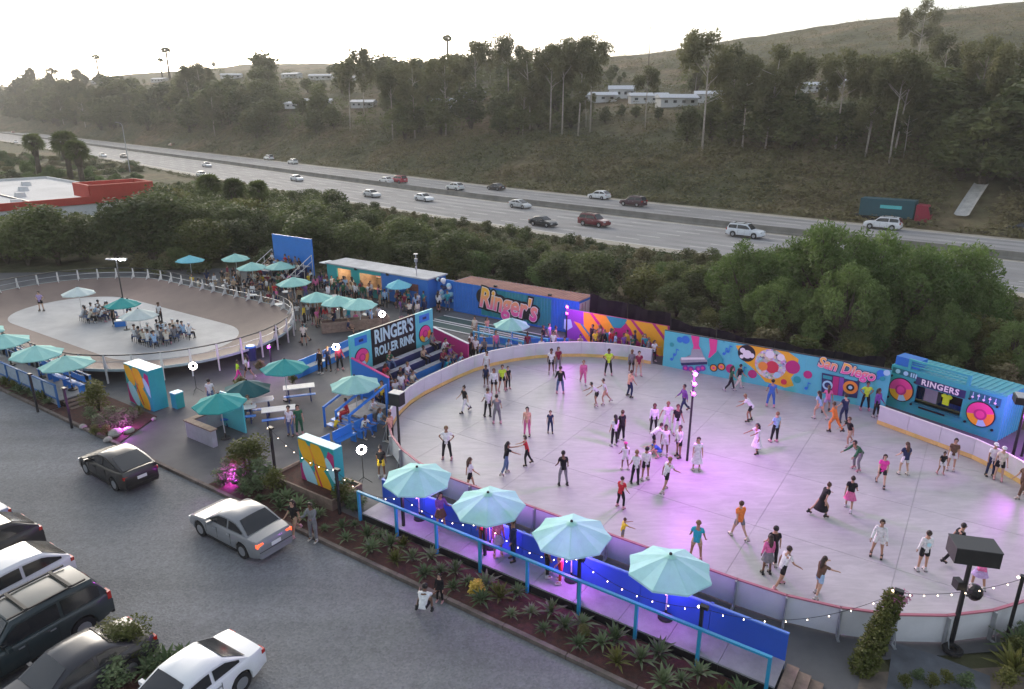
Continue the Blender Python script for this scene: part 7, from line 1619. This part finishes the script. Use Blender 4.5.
# people behind the rink boards on the benches, court players, crowd at the gate
for k, (u, n) in enumerate(((-27.9, 37.9), (-27.2, 38.3), (-26.5, 38.8), (-25.4, 39.6), (-24.6, 40.2), (-24.0, 40.8), (-23.4, 41.3), (-28.6, 37.3), (-22.6, 42.2), (-21.8, 42.9), (-28.9, 36.6))):
    tp = TOPS[(k*3+2) % 17]; person(f'person in {tp} at the blue benches behind the rink boards', UN(u, n), math.degrees(RA)-150+rnd.uniform(-30, 30), ('sit', 'stand', 'sit2', 'stand2')[k % 4], tp, 'tee', LOWS[k % 7], 'trousers', None, None, rnd.uniform(1.58, 1.78), None, 'shoe', group='people behind the rink boards')
for k, (px, py, tp, lw, lb) in enumerate(((475, 338, 'cream', 'tan', 'person in cream playing on the game court'), (487, 338, 'peach', 'white', 'person in peach playing on the game court'), (543, 348, 'black', 'jeans', 'person in black at the blue rail below the logo container'), (549, 346, 'lilac', 'jeans', 'person in lilac at the blue rail below the logo container'), (555, 348, 'tan', 'tan', 'person in tan at the blue rail below the logo container'), (470, 362, 'black', 'black', 'person in black at the end of the pink bleacher wall'), (476, 360, 'white', 'black', 'person in white at the end of the pink bleacher wall'))): folk(px, py, rnd.uniform(100, 260), ('stand', 'walk', 'stand2')[k % 3], tp, 'tee', lw, 'trousers', None, 1.72, lb)
for k in range(15):
    u = -22.4+5.2*(k/15)+rnd.uniform(-.2, .2); n = 43.0+rnd.uniform(.0, 1.0); tp = TOPS[(k*4+1) % 17]
    person(f'person in {tp} in the queue before the yellow striped mural', UN(u, n), rnd.uniform(90, 270), ('stand', 'stand2', 'phone', 'walk')[k % 4], tp, ('tee', 'long')[k % 2], LOWS[(k*3) % 7], ('trousers', 'shorts')[k % 2], None, None, rnd.uniform(1.5, 1.8), None, 'shoe', group='people before the striped mural')
# infield crew on stools
m_stool = mat('stool_blue', (.05, .10, .22), .6)
STL = MB(); STL.box(0, 0, .44, .36, .36, .04)
for a in ((-.14, -.14), (.14, -.14), (.14, .14), (-.14, .14)): STL.tube((a[0]*1.1, a[1]*1.1, 0), (a[0], a[1], .43), .018, n=5)
def crew(cx, cy, rows, cols, where, face):
    kk = 0
    for r_ in range(rows):
        for c_ in range(cols):
            if rnd.random() < .1: continue
            p = UN(cx+c_*.62+.3*(r_ % 2)+rnd.uniform(-.08, .08), cy+r_*.85+rnd.uniform(-.08, .08), .03); kk += 1
            s_ = thing('folding_stool', f'folding stool under the crew {where}', 'stool', p, RA, 'stools of the infield crews'); obj('seat', STOOLSEAT, s_); obj('legs', STOOLLEGS, s_)
            tp = ('white', 'white', 'grey', 'cream', 'white', 'paleblue')[kk % 6]
            person(f'person in {tp} sitting with the crew {where}', p, face+rnd.uniform(-30, 30), ('sit', 'sit2')[kk % 2], tp, 'tee', ('black', 'navy', 'jeans')[kk % 3], 'trousers', 'black' if kk % 3 else 'white', 'cap' if kk % 2 else 'short', 1.72, None, 'skate', group='crews sitting on the infield')
STOOLSEAT = MB().box(0, 0, .44, .36, .36, .04).mesh('seat', m_stool); _l = MB()
for a in ((-.14, -.14), (.14, -.14), (.14, .14), (-.14, .14)): _l.tube((a[0]*1.2, a[1]*1.2, 0), (a[0], a[1], .42), .018, n=5)
STOOLLEGS = _l.mesh('legs', m_blackst)
crew(-60.6, 26.2, 3, 4, 'left of the mast on the infield', -70); crew(-51.0, 25.6, 4, 5, 'right of the mast on the infield', 20)
for k, (px, py, tp, lb) in enumerate(((42, 311, 'lilac', 'lone skater in a pale shirt on the banked track'), (115, 326, 'black', 'person in black beside the infield cooler'), (161, 323, 'white', 'person in white standing behind the right infield crew'), (130, 318, 'white', 'person in white standing by the infield mast'))): folk(px, py, (180, 150, 170, -90)[k], ('hips', 'stand', 'stand2', 'walk')[k], tp, 'tee', ('black', 'black', 'black', 'navy')[k], ('shorts', 'trousers', 'trousers', 'shorts')[k], 'cap' if k == 2 else 'short', 1.74, lb, .05, 'skaters on the banked track', 'skate')
cb_ = thing('cool_box', 'blue and white cool box on the track infield', 'cool box', G(121, 326, .03), .4); MB().box(0, 0, .22, .8, .45, .42).build('box', m_bluep, cb_); MB().box(0, 0, .47, .84, .49, .08).build('lid', m_whitep, cb_)
# the plaza crowds
def crowd(poly, count, where, grp, poses=('stand', 'stand2', 'phone', 'sit', 'walk', 'stand')):
    pts = []; t_ = 0
    while len(pts) < count and t_ < 4000:
        t_ += 1; a, b = rnd.random(), rnd.random(); p0, p1, p2, p3 = poly
        u = (p0[0]*(1-a)+p1[0]*a)*(1-b)+(p3[0]*(1-a)+p2[0]*a)*b; n = (p0[1]*(1-a)+p1[1]*a)*(1-b)+(p3[1]*(1-a)+p2[1]*a)*b
        if all(math.dist((u, n), q) > .62 for q in pts): pts.append((u, n))
    for k, q in enumerate(pts):
        tp = TOPS[rnd.randrange(17)]; ps = poses[k % len(poses)]; kd = ('tee', 'long')[rnd.random() < .3]
        person(f'{"seated person" if "sit" in ps else "person"} in {tp} {"long sleeves" if kd == "long" else "top"} {where}', UN(*q), rnd.uniform(0, 360), ps, tp, kd, LOWS[rnd.randrange(7)], ('trousers', 'trousers', 'shorts', 'skirt')[k % 4], None, None, rnd.uniform(1.52, 1.82), None, 'shoe', group=grp)
crowd([(-51.5, 42.9), (-40.2, 42.9), (-40.2, 44.7), (-51.5, 44.7)], 34, 'before the container shop', 'crowd before the shop', ('stand', 'stand2', 'phone', 'walk', 'stand'))
crowd([(-62.5, 37.4), (-49, 37.4), (-47, 42), (-62.5, 42)], 46, 'at the tables between the track and the back bleachers', 'crowd at the rear tables')
crowd([(-46, 35.6), (-38.2, 35.6), (-38.2, 39.4), (-46, 39.4)], 20, 'around the three overlapping umbrellas', 'crowd under the plaza umbrellas')
crowd([(-53.5, 43.2), (-52, 43.2), (-51.8, 45.6), (-53.5, 45.6)], 7, 'beside the back bleachers and the shop', 'crowd beside the back bleachers', ('stand', 'stand2'))
crowd([(-39.6, 41.2), (-37.2, 41.2), (-37.2, 45.6), (-39.6, 45.6)], 10, 'at the blue gate between the containers', 'crowd at the blue gate', ('stand', 'phone', 'stand2'))
crowd([(-42, 30.6), (-39.6, 30.6), (-39.6, 34), (-42, 34)], 3, 'at the end of the banked track', 'people at the track end', ('stand', 'walk', 'phone'))
# ------------------------------------------------------------------ where alike things can be told apart by their place, the label says which
ONES = ['', 'first', 'second', 'third', 'fourth', 'fifth', 'sixth', 'seventh', 'eighth', 'ninth', 'tenth', 'eleventh', 'twelfth', 'thirteenth', 'fourteenth', 'fifteenth', 'sixteenth', 'seventeenth', 'eighteenth', 'nineteenth']
def nth(k):
    if k < 20: return ONES[k]
    t, o = divmod(k, 10); return ('twentieth', 'thirtieth', 'fortieth', 'fiftieth')[t-2] if o == 0 else ('twenty', 'thirty', 'forty', 'fifty')[t-2]+'-'+ONES[o]
ZONES = [(-60, 'beyond the left edge'), (45, 'left of the tallest fan palm'), (90, 'near the tallest fan palm'), (180, 'behind the left end of the track'), (225, 'behind the middle of the track'), (270, 'behind the right end of the track'), (330, 'behind the blue backed bleachers'), (450, 'behind the container shop'), (520, 'behind the logo on the container'), (600, 'behind the right end of the container'), (680, 'behind the striped mural'), (770, 'behind the mirror ball mural'), (880, 'behind the script lettering'), (9999, 'behind the boombox booth')]
HZ = [(60, 'at the far left'), (120, 'above the palms'), (190, 'above the red roofed building'), (260, 'left of the dome tree'), (330, 'right of the dome tree'), (400, 'above the crimson suv'), (480, 'above the white sedans'), (560, 'left of the tall eucalyptus row'), (640, 'around the tall eucalyptus row'), (720, 'around the row of homes'), (800, 'right of the row of homes'), (880, 'left of the truck'), (950, 'above the truck'), (9999, 'above the concrete drain')]
for o in S.objects:
    if o.parent is None and o.get('group') in ('oaks below the freeway', 'shrubs below the freeway', 'pale trees below the freeway', 'trees of the hillside wood', 'shrubs on the verge'):
        x = PX(o.location)[0]; hill = o['group'] == 'trees of the hillside wood'; zn = next(t for e_, t in (HZ if hill else ZONES) if x < e_)
        k_ = {'oaks below the freeway': 'dark rounded oak in the thicket', 'shrubs below the freeway': 'low scrubby shrub in the thicket', 'pale trees below the freeway': 'yellow green tree in the thicket', 'trees of the hillside wood': 'dark hillside tree', 'shrubs on the verge': 'low shrub on the freeway verge'}[o['group']]
        o['label'] = k_+' '+zn
same = {}
for o in S.objects:
    if o.parent is None and 'category' in o: same.setdefault(o['label'], []).append(o)
for lb, os_ in same.items():
    if 2 <= len(os_) <= 58:
        os_.sort(key=lambda o: PX(o.location)[0]); w = lb.split()
        for i, o in enumerate(os_):
            if len(w) <= 12: o['label'] = f'{lb}, {nth(i+1)} from the left'
            else: o['label'] = f'{lb}, {nth(i+1)} from left' if len(w) <= 12 else (f'{nth(i+1)} {lb}' if len(w) <= 15 else lb)
# ------------------------------------------------------------------ evening haze
hz = MB().box(-180, 620, 66, 2300, 1320, 136).build('haze', None)
hz.data.materials.clear(); hm = bpy.data.materials.new('haze_air'); hm.use_nodes = True; N, L = hm.node_tree.nodes, hm.node_tree.links
N.remove(N['Principled BSDF']); vo = N.new('ShaderNodeVolumePrincipled'); vo.inputs['Color'].default_value = (.98, .93, .86, 1); vo.inputs['Density'].default_value = .00034; vo.inputs['Anisotropy'].default_value = .1
L.new(vo.outputs[0], N['Material Output'].inputs['Volume']); hz.data.materials.append(hm); struct(hz, 'stuff')
